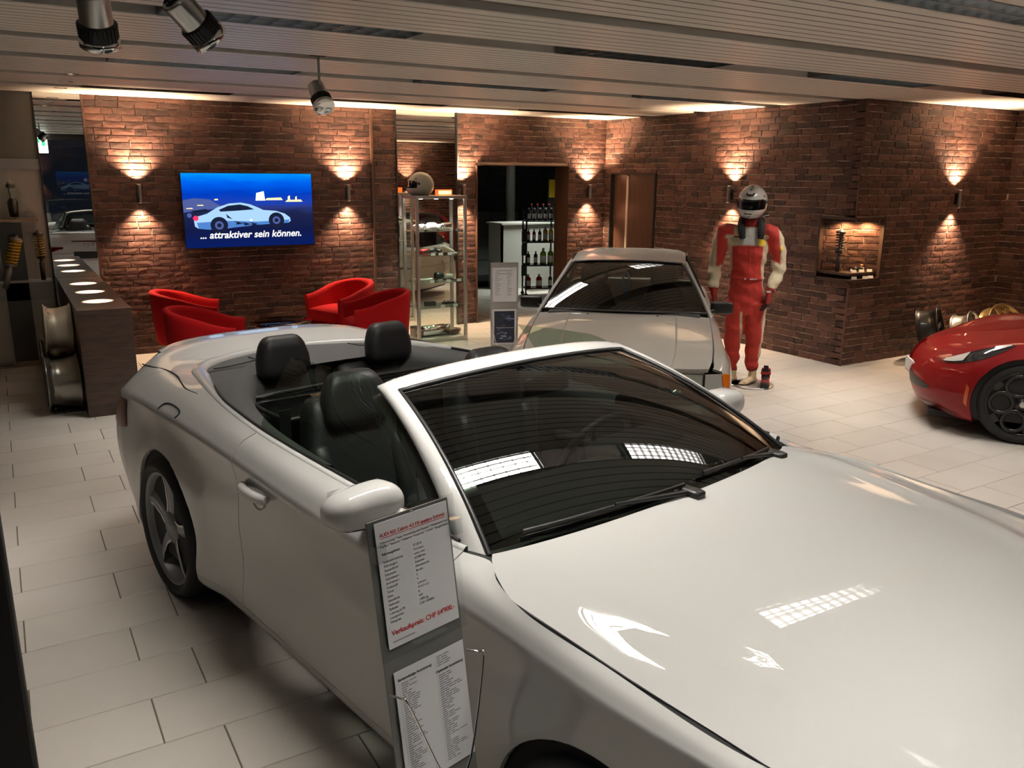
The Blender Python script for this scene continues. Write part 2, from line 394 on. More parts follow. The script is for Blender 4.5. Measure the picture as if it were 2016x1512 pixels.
def brick_wall(name, org, u, length, holes=(), seed=1, z0=0., z1=ZC, maxobj=300, depth=.010, thick=.12, parent=None, mname=None, scale=1.0):
    """wall face through org along unit vector u; the room side is to the right of u turned -90 deg (n)"""
    r = random.Random(seed); u = Vector(u); n = Vector((u.y, -u.x, 0)); org = Vector(org); rz = atan2(u.y, u.x)
    w = MB()
    # mortar slab, cut round the holes
    us = sorted({0., length, *[max(0., h[0]) for h in holes], *[min(length, h[1]) for h in holes]}); zs_ = sorted({z0, z1, *[max(z0, h[2]) for h in holes], *[min(z1, h[3]) for h in holes]})
    for a, b in zip(us, us[1:]):
        for c, d in zip(zs_, zs_[1:]):
            mu, mz = (a+b)/2, (c+d)/2
            if any(h[0] < mu < h[1] and h[2] < mz < h[3] for h in holes): continue
            p = org+u*a; q = org+u*b
            w.add([p+Vector((0, 0, c)), q+Vector((0, 0, c)), q+Vector((0, 0, d)), p+Vector((0, 0, d)),
                   p-n*thick+Vector((0, 0, c)), q-n*thick+Vector((0, 0, c)), q-n*thick+Vector((0, 0, d)), p-n*thick+Vector((0, 0, d))],
                  [(0, 1, 2, 3), (5, 4, 7, 6), (4, 5, 1, 0), (3, 2, 6, 7), (4, 0, 3, 7), (1, 5, 6, 2)])
    wall = w.build(name, 'mortar', parent, True, **({} if parent else {'kind': 'structure'}))
    items = []
    zz = z0; row = 0; bh = BR*scale
    while zz < z1-.015:
        h = min(bh, z1-zz); uu = -r.uniform(0, .2)*scale
        while uu < length:
            L = r.choice((.218, .218, .212, .224, .110, .110, .16))*scale*r.uniform(.95, 1.05)
            segs = [(max(0, uu), min(length, uu+L))]
            for hu0, hu1, hz0, hz1 in holes:
                if hz0-.02 < zz+h/2 < hz1+.01:
                    ns = []
                    for a, b in segs:
                        if b <= hu0 or a >= hu1: ns.append((a, b))
                        else:
                            if a < hu0: ns.append((a, hu0))
                            if b > hu1: ns.append((hu1, b))
                    segs = ns
            for a, b in segs:
                if b-a > .025:
                    c = org+u*((a+b)/2)+Vector((0, 0, zz+h/2))
                    items.append((shown(c, (b-a)*h*abs((Vector((0, 0, CAM_H))-c).normalized().dot(n))), c, b-a, h, r.uniform(.8, 1.15), r.randrange(14), r.random() < .5))
            uu += L
        zz += bh; row += 1
    items.sort(key=lambda t: -t[0]); mass = MB()
    for k, (a, c, L, h, d, s, fl) in enumerate(items):
        if k < maxobj and a > 0:
            o = link('brick', BU[s], wall, c); o.rotation_euler = (0, 0, rz); o.scale = (L*(-1 if fl else 1), depth*d, h)
        else:
            vv, ff = BG[s]
            mass.add([c+u*(x*L)+n*(-y*depth*d)+Vector((0, 0, z*h)) for x, y, z in vv], ff)
    if mass.v: mass.build('brick_field', 'brick_mass', wall, False, kind='stuff')
    return wall
DOOR1 = (5.41, 6.88, 2.09)           # doorway in the back wall: x0, x1, height
brick_wall('wall_back_left', (.87, YB, 0), (1, 0, 0), 3.42, (), 1)
brick_wall('wall_back_right', (5.14, YB, 0), (1, 0, 0), XR-5.14, ((DOOR1[0]-5.14, DOOR1[1]-5.14, -1, DOOR1[2]),), 2)
# right wall runs from the back corner towards the niche corner (u = -y, room side is -x)
brick_wall('wall_right', (XR, YB, 0), (0, -1, 0), YB-YN, ((.17, 1.13, -1, 1.99), (3.82, YB-YN+.1, .90, 1.56)), 3)
brick_wall('wall_niche', (XR, YN, 0), (1, 0, 0), XE-XR, ((-.1, .47, .90, 1.56),), 4)
brick_wall('wall_far_right', (XE, YN, 0), (0, -1, 0), YN-.35, (), 5)
# brick edge trims
def trim(name, a, b, m='dark_wood', ch=0): return struct(MB().box(a, b, 0, ch), name, m)
trim('trim_1', (.855, YB-.028, 0), (.872, YB+.12, ZC))
trim('trim_2', (3.955, YB-.03, 0), (3.985, YB-.002, ZC), 'dark_wood')
trim('trim_3', (4.285, YB-.03, 0), (4.297, YB+.02, ZC), 'black_matte')
trim('trim_4', (5.128, YB-.03, 0), (5.142, YB+.02, ZC), 'black_matte')
trim('trim_5', (XR-.011, YN-.011, 0), (XR+.003, YN+.004, .90), 'corner_brick')
trim('trim_6', (XR-.011, YN-.011, 1.56), (XR+.003, YN+.004, ZC), 'corner_brick')
# plain walls round the room and the walls behind the doorway
struct(MB().box((XL-.1, YF, 0), (XL, 13.2, ZC)), 'wall_left', 'grey_wall')
struct(MB().box((7.45, YF, 0), (7.55, .40, ZC)), 'wall_side', 'grey_wall')
struct(MB().box((XL, YB+.02, 0), (.42, YB+.12, 2.0)), 'wall_back_end', 'white_wall'); struct(MB().box((XL, YB+.0, 2.0), (.42, YB+.12, ZC)), 'wall_back_upper', 'grey_wall')  # upper part coloured darker, lower part paler: uneven lighting put into the wall colours
brick_wall('wall_front_right', (XE, .35, 0), (-1, 0, 0), XE-7.55, (), 6)
# mirrors on the back wall (full height, into the ceiling)
m1 = MB().box((.43, YB+.005, 0), (.857, YB+.03, ZC)).build('wall_mirror', 'mirror', label='tall mirror panel between the brick wall edge and the pale display wall', category='mirror')
m2 = MB().box((4.297, YB+.0, 0), (5.128, YB+.03, ZC)).build('wall_mirror', 'mirror', label='tall mirror panel behind the glass display cabinet', category='mirror')
trim('trim_7', (.418, YB-.02, 0), (.43, YB+.03, ZC), 'black_matte')
# ------------------------------------------------------------------ ceiling: slat panels, dark track channels, mirrored light slots
PITCH = 2.18
SLOTS = [2.465+PITCH*k for k in (-1, 0, 1, 2, 3)]     # centre lines of the light slots
BANDS = [3.66+PITCH*k for k in (-2, -1, 0, 1, 2)]
SW, BW = .14, .105                                     # half widths
ceiling = MB().box((XL, YF, ZC+.16), (XE+.1, YB+.1, ZC+.26)).build('ceiling', 'dark_recess', kind='structure')
cuts = sorted([(s-SW, s+SW) for s in SLOTS]+[(b-BW, b+BW) for b in BANDS])
spans = []; y = YF
for a, b in cuts:
    if a > y: spans.append((y, a))
    y = max(y, b)
if y < YB: spans.append((y, YB-.005))
_sl = {}
for a, b in spans:
    n = max(1, round((b-a)/.1)); w = (b-a)/n
    for i in range(n):
        y0 = a+i*w; key = round(w, 4)
        if key not in _sl:
            q = MB(); g = .006; h = w/2-g; c = .003
            prof = [(-h, .03), (-h, c), (-h+c, 0), (h-c, 0), (h, c), (h, .03)]
            rows = [[(x, yy, zz) for yy, zz in prof] for x in (XL, XE)]
            q.grid(rows, 0, False); q.add([(XL, h-.001, .0008), (XE, h-.001, .0008), (XE, h+2*g+.001, .0008), (XL, h+2*g+.001, .0008)], [(0, 1, 2, 3)], 1); _sl[key] = q.mesh('slat', ['slat_paint', 'dark_recess'])
        link('slat', _sl[key], ceiling, (0, y0+w/2, ZC))
    # lips at the two sides of the panel
    q = MB().box((XL, a, ZC+.004), (XE, a+.006, ZC+.15)).box((XL, b-.006, ZC+.004), (XE, b, ZC+.15)); q.build('panel_edge', 'slat_paint', ceiling)
for b in BANDS:
    if b > YF: MB().box((XL, b-BW, ZC+.045), (XE, b+BW, ZC+.055)).box((XL, b-.02, ZC+.02), (XE, b+.02, ZC+.045)).build('track_channel', 'dark_recess', ceiling)
for s in SLOTS:
    MB().box((XL, s-SW, ZC+.075), (XE, s+SW, ZC+.085)).build('mirror_strip', 'mirror_strip', ceiling)
# fluorescent fittings in the slots
mat('tube_off', (.62, .62, .60), .3)
def ceiling_light(x0, x1, s, lit, label, power_mat='tube_lit', power=None, spread=118):
    L = x1-x0; e = empty('ceiling_light', label, 'light', ((x0+x1)/2, s, ZC), 0, 'fluorescent ceiling lights')
    h = SW-.01
    MB().box((-L/2, -h, .068), (L/2, h, .072)).build('reflector', 'brushed', e)
    fr = MB()
    for yy in (-h, 0, h): fr.box((-L/2, yy-.003, .002), (L/2, yy+.003, .05))
    for xx in (-L/2, L/2): fr.box((xx-.003, -h, .002), (xx+.003, h, .05))
    fr.build('frame', 'louver_metal', e)
    n = int(L/.105); lv = MB()
    for i in range(1, n):
        xx = -L/2+i*L/n; lv.box((xx-.0015, -h, .004), (xx+.0015, h, .042))
    lv.build('louver', 'louver_metal', e, False)
    if lit:
        A = bpy.data.lights.new('tube_light', 'AREA'); A.shape = 'RECTANGLE'; A.size = L-.04; A.size_y = 2*h-.03; A.energy = power or FIT_POWER; A.color = (1., .94, .86); A.spread = radians(spread)
        o = bpy.data.objects.new('tube_light', A); COL.objects.link(o); o.parent = e; o.location = (0, 0, .048)
    for yy in (-h/2, h/2):
        MB().tube([(-L/2+.03, yy, .058), (L/2-.03, yy, .058)], .013, 8).build('tube', power_mat if lit else 'tube_off', e)
    return e
LX = [.80+2.40*k for k in range(-2, 4)]
_ord = {4.645: 'third', 6.825: 'second', 9.005: 'first'}
LIGHTS_LIT = []
_where = {0: 'above the street window', 1: 'one slot in from the street window', 2: 'in the middle slot', 3: 'two slots before the back wall', 4: 'in the slot along the back wall'}
_col = {1: 'unseen, over the left floor', 2: 'over the convertible', 3: 'over the older coupe', 4: 'over the mannequin side', 5: 'over the red car'}
for si, s in enumerate(SLOTS):
    for k, x0 in enumerate(LX):
        lit = (si, k) in ((1, 2), (1, 3), (1, 4), (0, 2), (0, 3), (2, 2), (2, 3), (2, 4), (3, 2), (3, 3), (3, 4), (1, 1), (2, 1))  # the lit pair over the left floor is added to brighten that floor
        if (si == 0 and not lit) or k < 1: continue
        ceiling_light(x0, x0+1.35, s, lit, ('lit ' if lit else 'unlit ')+'ceiling light '+_where[si]+', '+_col[k], power=FIT_POWER*{(0, 2): .95, (0, 3): .45, (1, 2): 1.5, (1, 3): 1.0, (1, 1): .10, (2, 1): .26, (1, 4): .9, (2, 2): .45, (2, 3): .2, (2, 4): .85, (3, 2): .8, (3, 3): .6, (3, 4): .8}.get((si, k), 1.), spread=60 if k == 1 else {0: 105, 1: 118}.get(si, 95))
# ------------------------------------------------------------------ up-and-down wall lamps
def sconce(pos, n, label, lamp=True):
    """pos on the wall face, n = unit vector into the room"""
    n = Vector(n); e = empty('wall_lamp', label, 'lamp', pos, 0, 'steel up-and-down wall lamps')
    c = n*.068; h = .095
    MB().tube([c+Vector((0, 0, -h)), c+Vector((0, 0, h))], .0225, 20, cap=False).build('lamp_body', 'brushed', e)
    MB().lathe([(.0227, -.004), (.0255, -.004), (.0255, .004), (.0227, .004)], c+Vector((0, 0, h)), n=20).build('upper_ring', 'chrome', e)
    MB().lathe([(.0227, -.004), (.0255, -.004), (.0255, .004), (.0227, .004)], c-Vector((0, 0, h)), n=20).build('lower_ring', 'chrome', e)
    u = n.cross(Vector((0, 0, 1)))
    MB().obox(n*.030, u, n, (0, 0, 1), .024, .010, .06).obox(n*.040, u, n, (0, 0, 1), .008, .01, .012).build('wall_bracket', 'black_plastic', e)
    for s in (1, -1):
        MB().lathe([(0, 0), (.017, 0), (.019, .004*s), (0, .008*s)], c+Vector((0, 0, s*(h-.012))), n=14).build('bulb', 'bulb_glow', e)
        L = bpy.data.lights.new('bulb_light', 'SPOT'); L.energy = SCONCE_POWER*(1. if s > 0 else .5); L.color = WARM; L.spot_size = radians(112 if s > 0 else 98); L.spot_blend = 1.; L.shadow_soft_size = .02
        o = bpy.data.objects.new('bulb_light', L); COL.objects.link(o); o.parent = e; o.location = c+Vector((0, 0, s*(h+.004)))
        if s > 0: o.rotation_euler = (pi, 0, 0)
    return e
sconce((1.311, YB-.02, 1.735), (0, -1, 0), 'wall lamp on the brick wall beside the television, above the counter')
sconce((3.63, YB-.02, 1.735), (0, -1, 0), 'wall lamp on the brick wall between television and tall mirror')
sconce((5.20, YB-.02, 1.735), (0, -1, 0), 'wall lamp on the narrow brick pier beside the mirror and doorway')
sconce((7.21, YB-.02, 1.735), (0, -1, 0), 'wall lamp in the brick corner between open doorway and wooden door')
sconce((XR-.02, 7.36, 1.755), (-1, 0, 0), 'wall lamp behind the racing helmet of the mannequin')
sconce((9.16, YN-.02, 1.735), (0, -1, 0), 'wall lamp on the brick wall above the red car')
sconce((8.70, .37, 1.735), (0, 1, 0), 'wall lamp on the brick wall seen only in the tall mirror')
sconce((XE-.02, 3.6, 1.735), (-1, 0, 0), 'added wall lamp, out of view on the far brick wall, brightening the ceiling')  # unseen lamp added to brighten the ceiling
# ------------------------------------------------------------------ track spotlights
def track_spot(pos, drop, aim, label, lit=False, mt='brushed'):
    """pos: point on the track; drop: rod length; aim: direction the lamp head points"""
    e = empty('track_spotlight', label, 'spotlight', pos, 0, 'ceiling track spotlights')
    MB().box((-.05, -.017, -.012), (.05, .017, .03)).build('track_adapter', 'black_plastic', e)
    MB().tube([(0, 0, 0), (0, 0, -drop)], .009, 10).build('rod', 'alu_dull', e)
    d = Vector(aim).normalized(); c = Vector((0, 0, -drop-.03))-d*.02
    hd = MB().lathe([(0, -.085), (.05, -.085), (.056, -.079), (.058, -.07), (.058, .03)], c, d, 28).build('lamp_head', mt, e)
    for r_, w0, w1 in ((.040, 20, 100), (.040, 140, 220), (.040, 260, 340), (.026, 20, 100), (.026, 140, 220), (.026, 260, 340)):
        x = d.orthogonal().normalized(); y = d.cross(x)
        MB().tube([c-d*.0865+(x*cos(radians(a))+y*sin(radians(a)))*r_ for a in [w0+(w1-w0)*k/8 for k in range(9)]], .0045, 5).build('vent_slot', 'black_matte', hd)
    MB().lathe([(.058, .03), (.066, .036), (.068, .085), (.066, .09)], c, d, 28).build('cooling_collar', 'black_plastic', e)
    fin = MB()
    for k in range(28):
        x = d.orthogonal().normalized(); y = d.cross(x); a = 2*pi*k/28; w = x*cos(a)+y*sin(a); fin.obox(c+d*.06+w*.068, w, d, d.cross(w), .003, .024, .0035)
    fin.build('cooling_fins', 'black_plastic', e, kind='stuff')
    MB().lathe([(.066, .09), (.073, .094), (.074, .118), (.071, .120), (.064, .108), (0, .106)], c, d, 28).build('front_ring', 'chrome', e)
    return e
track_spot((.40, 3.66, ZC+.02), .20, (.10, .50, -.8), 'steel track spotlight pointing straight down, nearest the street corner', )
track_spot((.745, 3.66, ZC+.02), .17, (.62, .30, -.55), 'steel track spotlight tilted towards the convertible on the same track')
track_spot((1.985, 5.84, ZC+.02), .24, (.05, -.62, -.70), 'pale track spotlight with lamp face turned towards the viewer', mt='alu')
# ------------------------------------------------------------------ surfaces for car bodies
def herm(P, breaks, sub):
    """curve through points P (Vectors) with chord-length tangents; breaks = indices with a crease; sub samples per span"""
    n = len(P); d = [max(1e-6, (P[i+1]-P[i]).length) for i in range(n-1)]
    def tan(i, side):
        if i == 0: return (P[1]-P[0])/d[0]
        if i == n-1: return (P[-1]-P[-2])/d[-1]
        a, b = (P[i]-P[i-1])/d[i-1], (P[i+1]-P[i])/d[i]
        if i in breaks: return a if side < 0 else b
        return (a*d[i]+b*d[i-1])/(d[i]+d[i-1])
    out = []
    for i in range(n-1):
        m0, m1 = tan(i, 1)*d[i], tan(i+1, -1)*d[i]; s = sub[i] if isinstance(sub, (list, tuple)) else sub
        for k in range(s):
            t = k/s; out.append(P[i]*(2*t**3-3*t*t+1)+m0*(t**3-2*t*t+t)+P[i+1]*(-2*t**3+3*t*t)+m1*(t**3-t*t))
    out.append(P[-1].copy()); return out
def ribbon(stations, vbreaks, usub, vsub, ubreaks=()):
    """stations: list of lists of points (same count). returns dense grid [u][v] and the u index of each station"""
    nl = len(stations[0]); lines = [herm([Vector(s[l]) for s in stations], ubreaks, usub) for l in range(nl)]
    G = [herm([lines[l][i] for l in range(nl)], vbreaks, vsub) for i in range(len(lines[0]))]
    idx = [0]
    for i in range(len(stations)-1): idx.append(idx[-1]+(usub[i] if isinstance(usub, (list, tuple)) else usub))
    vi = [0]
    for i in range(nl-1): vi.append(vi[-1]+(vsub[i] if isinstance(vsub, (list, tuple)) else vsub))
    return G, idx, vi
def flare(G, wheels, R_, amt, w):
    for row in G:
        for p in row:
            for wx, wz in wheels:
                r_ = hypot(p.x-wx, p.z-wz)
                if p.z > .15: p.y += amt*exp(-((r_-R_)/w)**2)*(1 if r_ > R_*.5 else .6)
def cut_arches(G, wheels, R_):
    """keep[u][v] faces outside the arches; vertices next to a removed face are drawn onto the circle"""
    nu, nv = len(G), len(G[0])
    keep = [[True]*(nv-1) for _ in range(nu-1)]
    for i in range(nu-1):
        for j in range(nv-1):
            c = (G[i][j]+G[i+1][j]+G[i][j+1]+G[i+1][j+1])/4
            for wx, wz in wheels:
                if hypot(c.x-wx, c.z-wz) < R_: keep[i][j] = False
    for i in range(nu):
        for j in range(nv):
            adj = [(a, b) for a in (i-1, i) for b in (j-1, j) if 0 <= a < nu-1 and 0 <= b < nv-1]
            ks = [keep[a][b] for a, b in adj]
            if any(ks) and not all(ks):
                p = G[i][j]
                for wx, wz in wheels:
                    d = hypot(p.x-wx, p.z-wz)
                    if d < R_*1.3 and d > 1e-4 and (p.z > .16):
                        s = R_/d; p.x = wx+(p.x-wx)*s; p.z = wz+(p.z-wz)*s
    return keep
def panel(name, G, keep, i0, i1, j0, j1, matn, parent, side, gap=.002, lip=.018, edges='lrbt', cond=None):
    """sub-grid as one body panel with rolled-in edges. side=+1 left, -1 mirrored to the right"""
    P = {}
    nu, nv = len(G), len(G[0])
    def nrm(i, j):
        a = G[min(i+1, nu-1)][j]-G[max(i-1, 0)][j]; b = G[i][min(j+1, nv-1)]-G[i][max(j-1, 0)]
        n = a.cross(b); return n.normalized() if n.length > 1e-9 else Vector((0, 0, 1))
    q = MB(); idm = {}
    def vid(p):
        q.v.append((p.x, p.y*side, p.z)); return len(q.v)-1
    for i in range(i0, i1+1):
        for j in range(j0, j1+1):
            p = G[i][j].copy()
            if 'l' in edges and i == i0: p += (G[i+1][j]-p).normalized()*gap
            if 'r' in edges and i == i1: p += (G[i-1][j]-p).normalized()*gap
            if 'b' in edges and j == j0: p += (G[i][j+1]-p).normalized()*gap
            if 't' in edges and j == j1: p += (G[i][j-1]-p).normalized()*gap
            idm[i, j] = vid(p)
    fs = []
    for i in range(i0, i1):
        for j in range(j0, j1):
            if keep is None or keep[i][j]:
                if cond and not cond(G[i][j]): continue
                f = (idm[i, j], idm[i+1, j], idm[i+1, j+1], idm[i, j+1]); fs.append(f if side > 0 else f[::-1])
    # lips on every open edge
    cnt = {}
    for f in fs:
        for a, b in zip(f, f[1:]+f[:1]): cnt[(min(a, b), max(a, b))] = cnt.get((min(a, b), max(a, b)), 0)+1
    inv = {v: k for k, v in idm.items()}; low = {}
    def lo(v):
        if v not in low:
            i, j = inv[v]; n = nrm(i, j)
            # inward: towards the car's middle
            c = Vector((G[i][j].x, 0, .6)); d = n if n.dot(c-G[i][j]) > 0 else -n
            p = Vector(q.v[v]); p.y *= side; p = p+d*lip; low[v] = vid(p)
        return low[v]
    cps = {}
    def cp(v):
        if v not in cps: q.v.append(q.v[v]); cps[v] = len(q.v)-1
        return cps[v]
    ls = []
    for f in fs:
        for a, b in zip(f, f[1:]+f[:1]):
            if cnt[(min(a, b), max(a, b))] == 1: ls.append((cp(b), cp(a), lo(a), lo(b)))
    used = sorted({v for f in fs+ls for v in f}); rm = {v: k for k, v in enumerate(used)}
    m = MB(); m.v = [q.v[v] for v in used]
    for f in fs: m.f.append(tuple(rm[v] for v in f)); m.m.append(0); m.sm.append(True)
    for f in ls: m.f.append(tuple(rm[v] for v in f)); m.m.append(0); m.sm.append(False)
    return m.build(name, matn, parent, False)
def arch_liner(parent, wheels, R_, y0, y1, name='wheel_arch', matn='black_matte'):
    for wx, wz in wheels:
        for s in (1, -1):
            q = MB(); rows = []
            for yy in (y0, y1): rows.append([(wx+R_*cos(a), s*yy, wz+R_*sin(a)) for a in [radians(-25+230*k/28) for k in range(29)]])
            q.grid(rows); q.add(rows[0], [tuple(range(29))]); q.build(name, matn, parent)
def wheel_tire(parent, rw, rr, w, side, name='tire'):
    """tire centred at origin of parent, axis y, outer side = side*w/2"""
    h = w/2; pr = [(rr-.004, -h*.82), (rr+.02, -h*.98), ((rr+rw)/2, -h*1.02), (rw-.022, -h*.96), (rw-.006, -h*.8), (rw, -h*.5), (rw, -h*.25), (rw-.006, -h*.22), (rw-.006, -h*.18), (rw, -h*.15),
                   (rw, h*.15), (rw-.006, h*.18), (rw-.006, h*.22), (rw, h*.25), (rw, h*.5), (rw-.006, h*.8), (rw-.022, h*.96), ((rr+rw)/2, h*1.02), (rr+.02, h*.98), (rr-.004, h*.82)]
    return MB().lathe(pr, (0, 0, 0), (0, 1, 0), 56).build(name, 'rubber', parent)
def rim_barrel(mb, r, w, side, mt=0):
    h = w/2; s = side
    pr = [(r+.006, s*h*.86), (r+.004, s*h*.90), (r-.006, s*h*.90), (r-.012, s*h*.78), (r-.024, s*h*.6), (r-.05, s*h*.1), (r-.055, -s*h*.5), (r-.02, -s*h*.85), (r+.004, -s*h*.9)]
    mb.lathe(pr, (0, 0, 0), (0, 1, 0), 56, mt); return mb
def spoke_wheel(parent_car, name, pos, rw, rr, w, side, nsp, shape, mats, rot=0.):
    """a wheel under a car: tire, rim, spokes, hub cap"""
    e = bpy.data.objects.new(name, None); COL.objects.link(e); e.parent = parent_car; e.location = pos; e.empty_display_size = .1
    wheel_tire(e, rw, rr, w, side)
    rim_barrel(MB(), rr, w, side).build('rim', mats[0], e)
    for k in range(nsp):
        a = 2*pi*k/nsp+rot; q = MB(); shape(q, rr, w, side)
        q.xf(Matrix.Rotation(a, 4, 'Y')); q.build('spoke', mats[1:] if len(mats) > 2 else mats[1], e)
    MB().lathe([(0, side*w*.40), (.03, side*w*.40), (.036, side*w*.385), (.075, side*w*.37), (.085, side*w*.30), (.085, side*w*.1)], (0, 0, 0), (0, 1, 0), 24).build('hub', mats[0], e)
    MB().lathe([(0, -side*w*.02), (.17, -side*w*.02), (.175, -side*w*.06), (.0, -side*w*.06)], (0, 0, 0), (0, 1, 0), 36).build('brake_disc', 'alu_dull', e)
    return e
def blade(q, rr, w, side):
    """turbine-style blade of the convertible's wheel: flat wedge with one polished edge"""
    y = side*w*.40; st = [(.06, -.045, .05, .36), (.12, -.035, .040, .37), (.20, -.050, .020, .385), (.26, -.085, -.005, .40), (rr-.012, -.125, -.03, .415)]
    top = []; bot = []
    for r_, a, b, yy in st:
        top.append([(a, side*w*yy, r_), (lerp(a, b, .55), side*w*(yy-.01), r_), (b, side*w*(yy-.06), r_)])
        bot.append([(a, side*w*(yy-.2), r_), (lerp(a, b, .55), side*w*(yy-.22), r_), (b, side*w*(yy-.22), r_)])
    q.grid(top, 0, False); q.grid(bot, 0, False)
    q.grid([[t[0] for t in top], [b[0] for b in bot]], 1, False); q.grid([[t[2] for t in top], [b[2] for b in bot]], 0, False)
    # polished leading facet
    q.grid([[(x-.002, yy+side*.0015, z) for x, yy, z in [t[0] for t in top]], [(lerp(t[0][0], t[1][0], .22), t[0][1]+side*.0015, t[0][2]) for t in top]], 1, False)
# ------------------------------------------------------------------ the white convertible
TH = radians(10.175)
audi = empty('convertible_car', 'silver-white open convertible with black interior in the foreground', 'car', (1.402, 4.112, 0), -(pi/2-TH))
A_W = [(0., .337), (2.751, .337)]; A_R = .378
def st(xs_, ys_, zs_): return [(x, y, z) for x, y, z in zip(xs_, ys_, zs_)]
def side_st(x, w, cz, cy, s7, s8, up=0.):
    """regular side station: w = sill half width; crease (cy, cz); shoulder s7=(y,z); belt s8=(x,y,z)"""
    zl = [.215, .19, .25, .42, .62, cz-.10, cz]
    yl = [w-.12, w-.02, w, w-.010, (w+cy)/2-.008, cy-.020, cy]
    return [(x, yl[k], zl[k]) for k in range(7)]+[(lerp(x, s8[0], .35), s7[0], s7[1]), s8]
A_ST = [
    [(-.80, 0, .22), (-.95, 0, .20), (-.99, 0, .26), (-1.02, 0, .40), (-1.04, 0, .55), (-1.02, 0, .72), (-.99, 0, .85), (-.985, 0, 1.012), (-.62, 0, .998)],
    [(-.80, .35, .22), (-.94, .36, .20), (-.98, .37, .26), (-1.01, .38, .40), (-1.03, .38, .55), (-1.01, .38, .72), (-.98, .37, .85), (-.955, .35, 1.010), (-.585, .27, .998)],
    [(-.78, .58, .22), (-.90, .62, .20), (-.93, .64, .26), (-.96, .66, .40), (-.97, .67, .55), (-.95, .67, .72), (-.925, .65, .85), (-.865, .57, 1.004), (-.50, .45, .998)],
    [(-.70, .70, .22), (-.78, .77, .20), (-.80, .80, .26), (-.82, .83, .40), (-.83, .85, .55), (-.81, .845, .72), (-.785, .815, .855), (-.70, .70, .985), (-.40, .56, 1.000)],
    [(-.58, .74, .22), (-.58, .84, .20), (-.59, .865, .26), (-.60, .885, .40), (-.60, .90, .55), (-.59, .895, .74), (-.57, .872, .876), (-.48, .765, .972), (-.27, .635, 1.003)],
    side_st(-.36, .885, .893, .893, (.795, .968), (-.12, .675, 1.006)),
    side_st(0, .89, .903, .898, (.822, .968), (.12, .725, 1.008)),
    side_st(.36, .89, .900, .898, (.838, .962), (.42, .772, 1.000)),
    side_st(.78, .885, .882, .895, (.851, .947), (.82, .800, .982)),
    side_st(1.3, .885, .855, .895, (.852, .930), (1.3, .803, .966)),
    side_st(1.8, .885, .856, .896, (.853, .925), (1.8, .800, .957)),
    side_st(2.13, .885, .862, .898, (.862, .922), (2.12, .800, .952)),
    side_st(2.21, .885, .862, .899, (.864, .918), (2.20, .768, .943)),
    side_st(2.28, .885, .863, .900, (.870, .912), (2.28, .815, .936)),
    side_st(2.40, .885, .864, .902, (.880, .905), (2.40, .852, .928)),
    side_st(2.75, .885, .858, .906, (.884, .888), (2.72, .851, .902)),
    side_st(3.10, .875, .845, .885, (.862, .862), (3.08, .832, .868)),
    [(3.28, .70, .22), (3.32, .78, .19), (3.34, .80, .25), (3.36, .815, .40), (3.37, .82, .52), (3.35, .815, .70), (3.32, .80, .79), (3.29, .765, .808), (3.25, .73, .815)],
    [(3.40, .52, .22), (3.48, .60, .19), (3.50, .62, .25), (3.53, .635, .40), (3.54, .64, .52), (3.51, .63, .68), (3.46, .61, .755), (3.42, .58, .772), (3.37, .56, .780)],
    [(3.46, .28, .22), (3.56, .32, .19), (3.58, .33, .25), (3.61, .34, .40), (3.62, .34, .52), (3.58, .33, .68), (3.52, .32, .735), (3.47, .31, .752), (3.42, .30, .760)],
    [(3.48, 0, .22), (3.58, 0, .19), (3.60, 0, .25), (3.63, 0, .40), (3.64, 0, .52), (3.60, 0, .68), (3.54, 0, .73), (3.49, 0, .748), (3.44, 0, .757)]]
A_US = [6, 6, 6, 6, 10, 14, 14, 12, 10, 8, 8, 4, 4, 6, 14, 14, 8, 5, 5, 5]
AG, AI, AV = ribbon(A_ST, (6,), A_US, [2, 3, 5, 6, 6, 5, 4, 4])
flare(AG, A_W, A_R, .030, .13)
AK = cut_arches(AG, A_W, A_R)
iT, iQ, iD, iF, iB = AI[2], AI[3], AI[8], AI[11], AI[17]
jS, jC = AV[2], AV[6]
for s in (1, -1):
    panel('rear_bumper', AG, AK, 0, AI[4], 0, AV[5], 'audi_paint', audi, s, edges='rt')
    panel('trunk_lid', AG, AK, 0, AI[4], AV[5], AV[8], 'audi_paint', audi, s, edges='rb')
    panel('rear_fender', AG, AK, AI[4], iD, jS, AV[8], 'audi_paint', audi, s, edges='r')
    panel('door', AG, AK, iD, iF, jS, AV[8], 'audi_paint', audi, s, edges='lrb')
    panel('front_fender', AG, AK, iF, AI[17], jS, AV[8], 'audi_paint', audi, s, edges='lt')
    panel('front_bumper', AG, AK, AI[17], AI[20], 0, AV[8], 'audi_paint', audi, s, edges='lt')
    panel('side_sill', AG, AK, AI[4], AI[17], 0, jS, 'audi_paint', audi, s, edges='t')
# dark shell just inside the gaps
q = MB()
for s in (1, -1):
    rows = [[(p.x, s*(p.y-.022 if abs(p.y) > .03 else p.y), p.z-.006) for p in row[AV[2]:AV[8]+1]] for row in AG[AI[4]:AI[17]+1]]
    for i in range(len(rows)-1):
        for j in range(len(rows[0])-1):
            if AK[AI[4]+i][AV[2]+j]:
                q.add([rows[i][j], rows[i+1][j], rows[i+1][j+1], rows[i][j+1]], [(0, 1, 2, 3)], 0, True)
q.build('inner_shell', 'black_matte', audi)
arch_liner(audi, A_W, A_R-.004, .885, .55)
MB().box((-.9, -.70, .16), (3.4, .70, .20)).build('underbody', 'black_matte', audi)
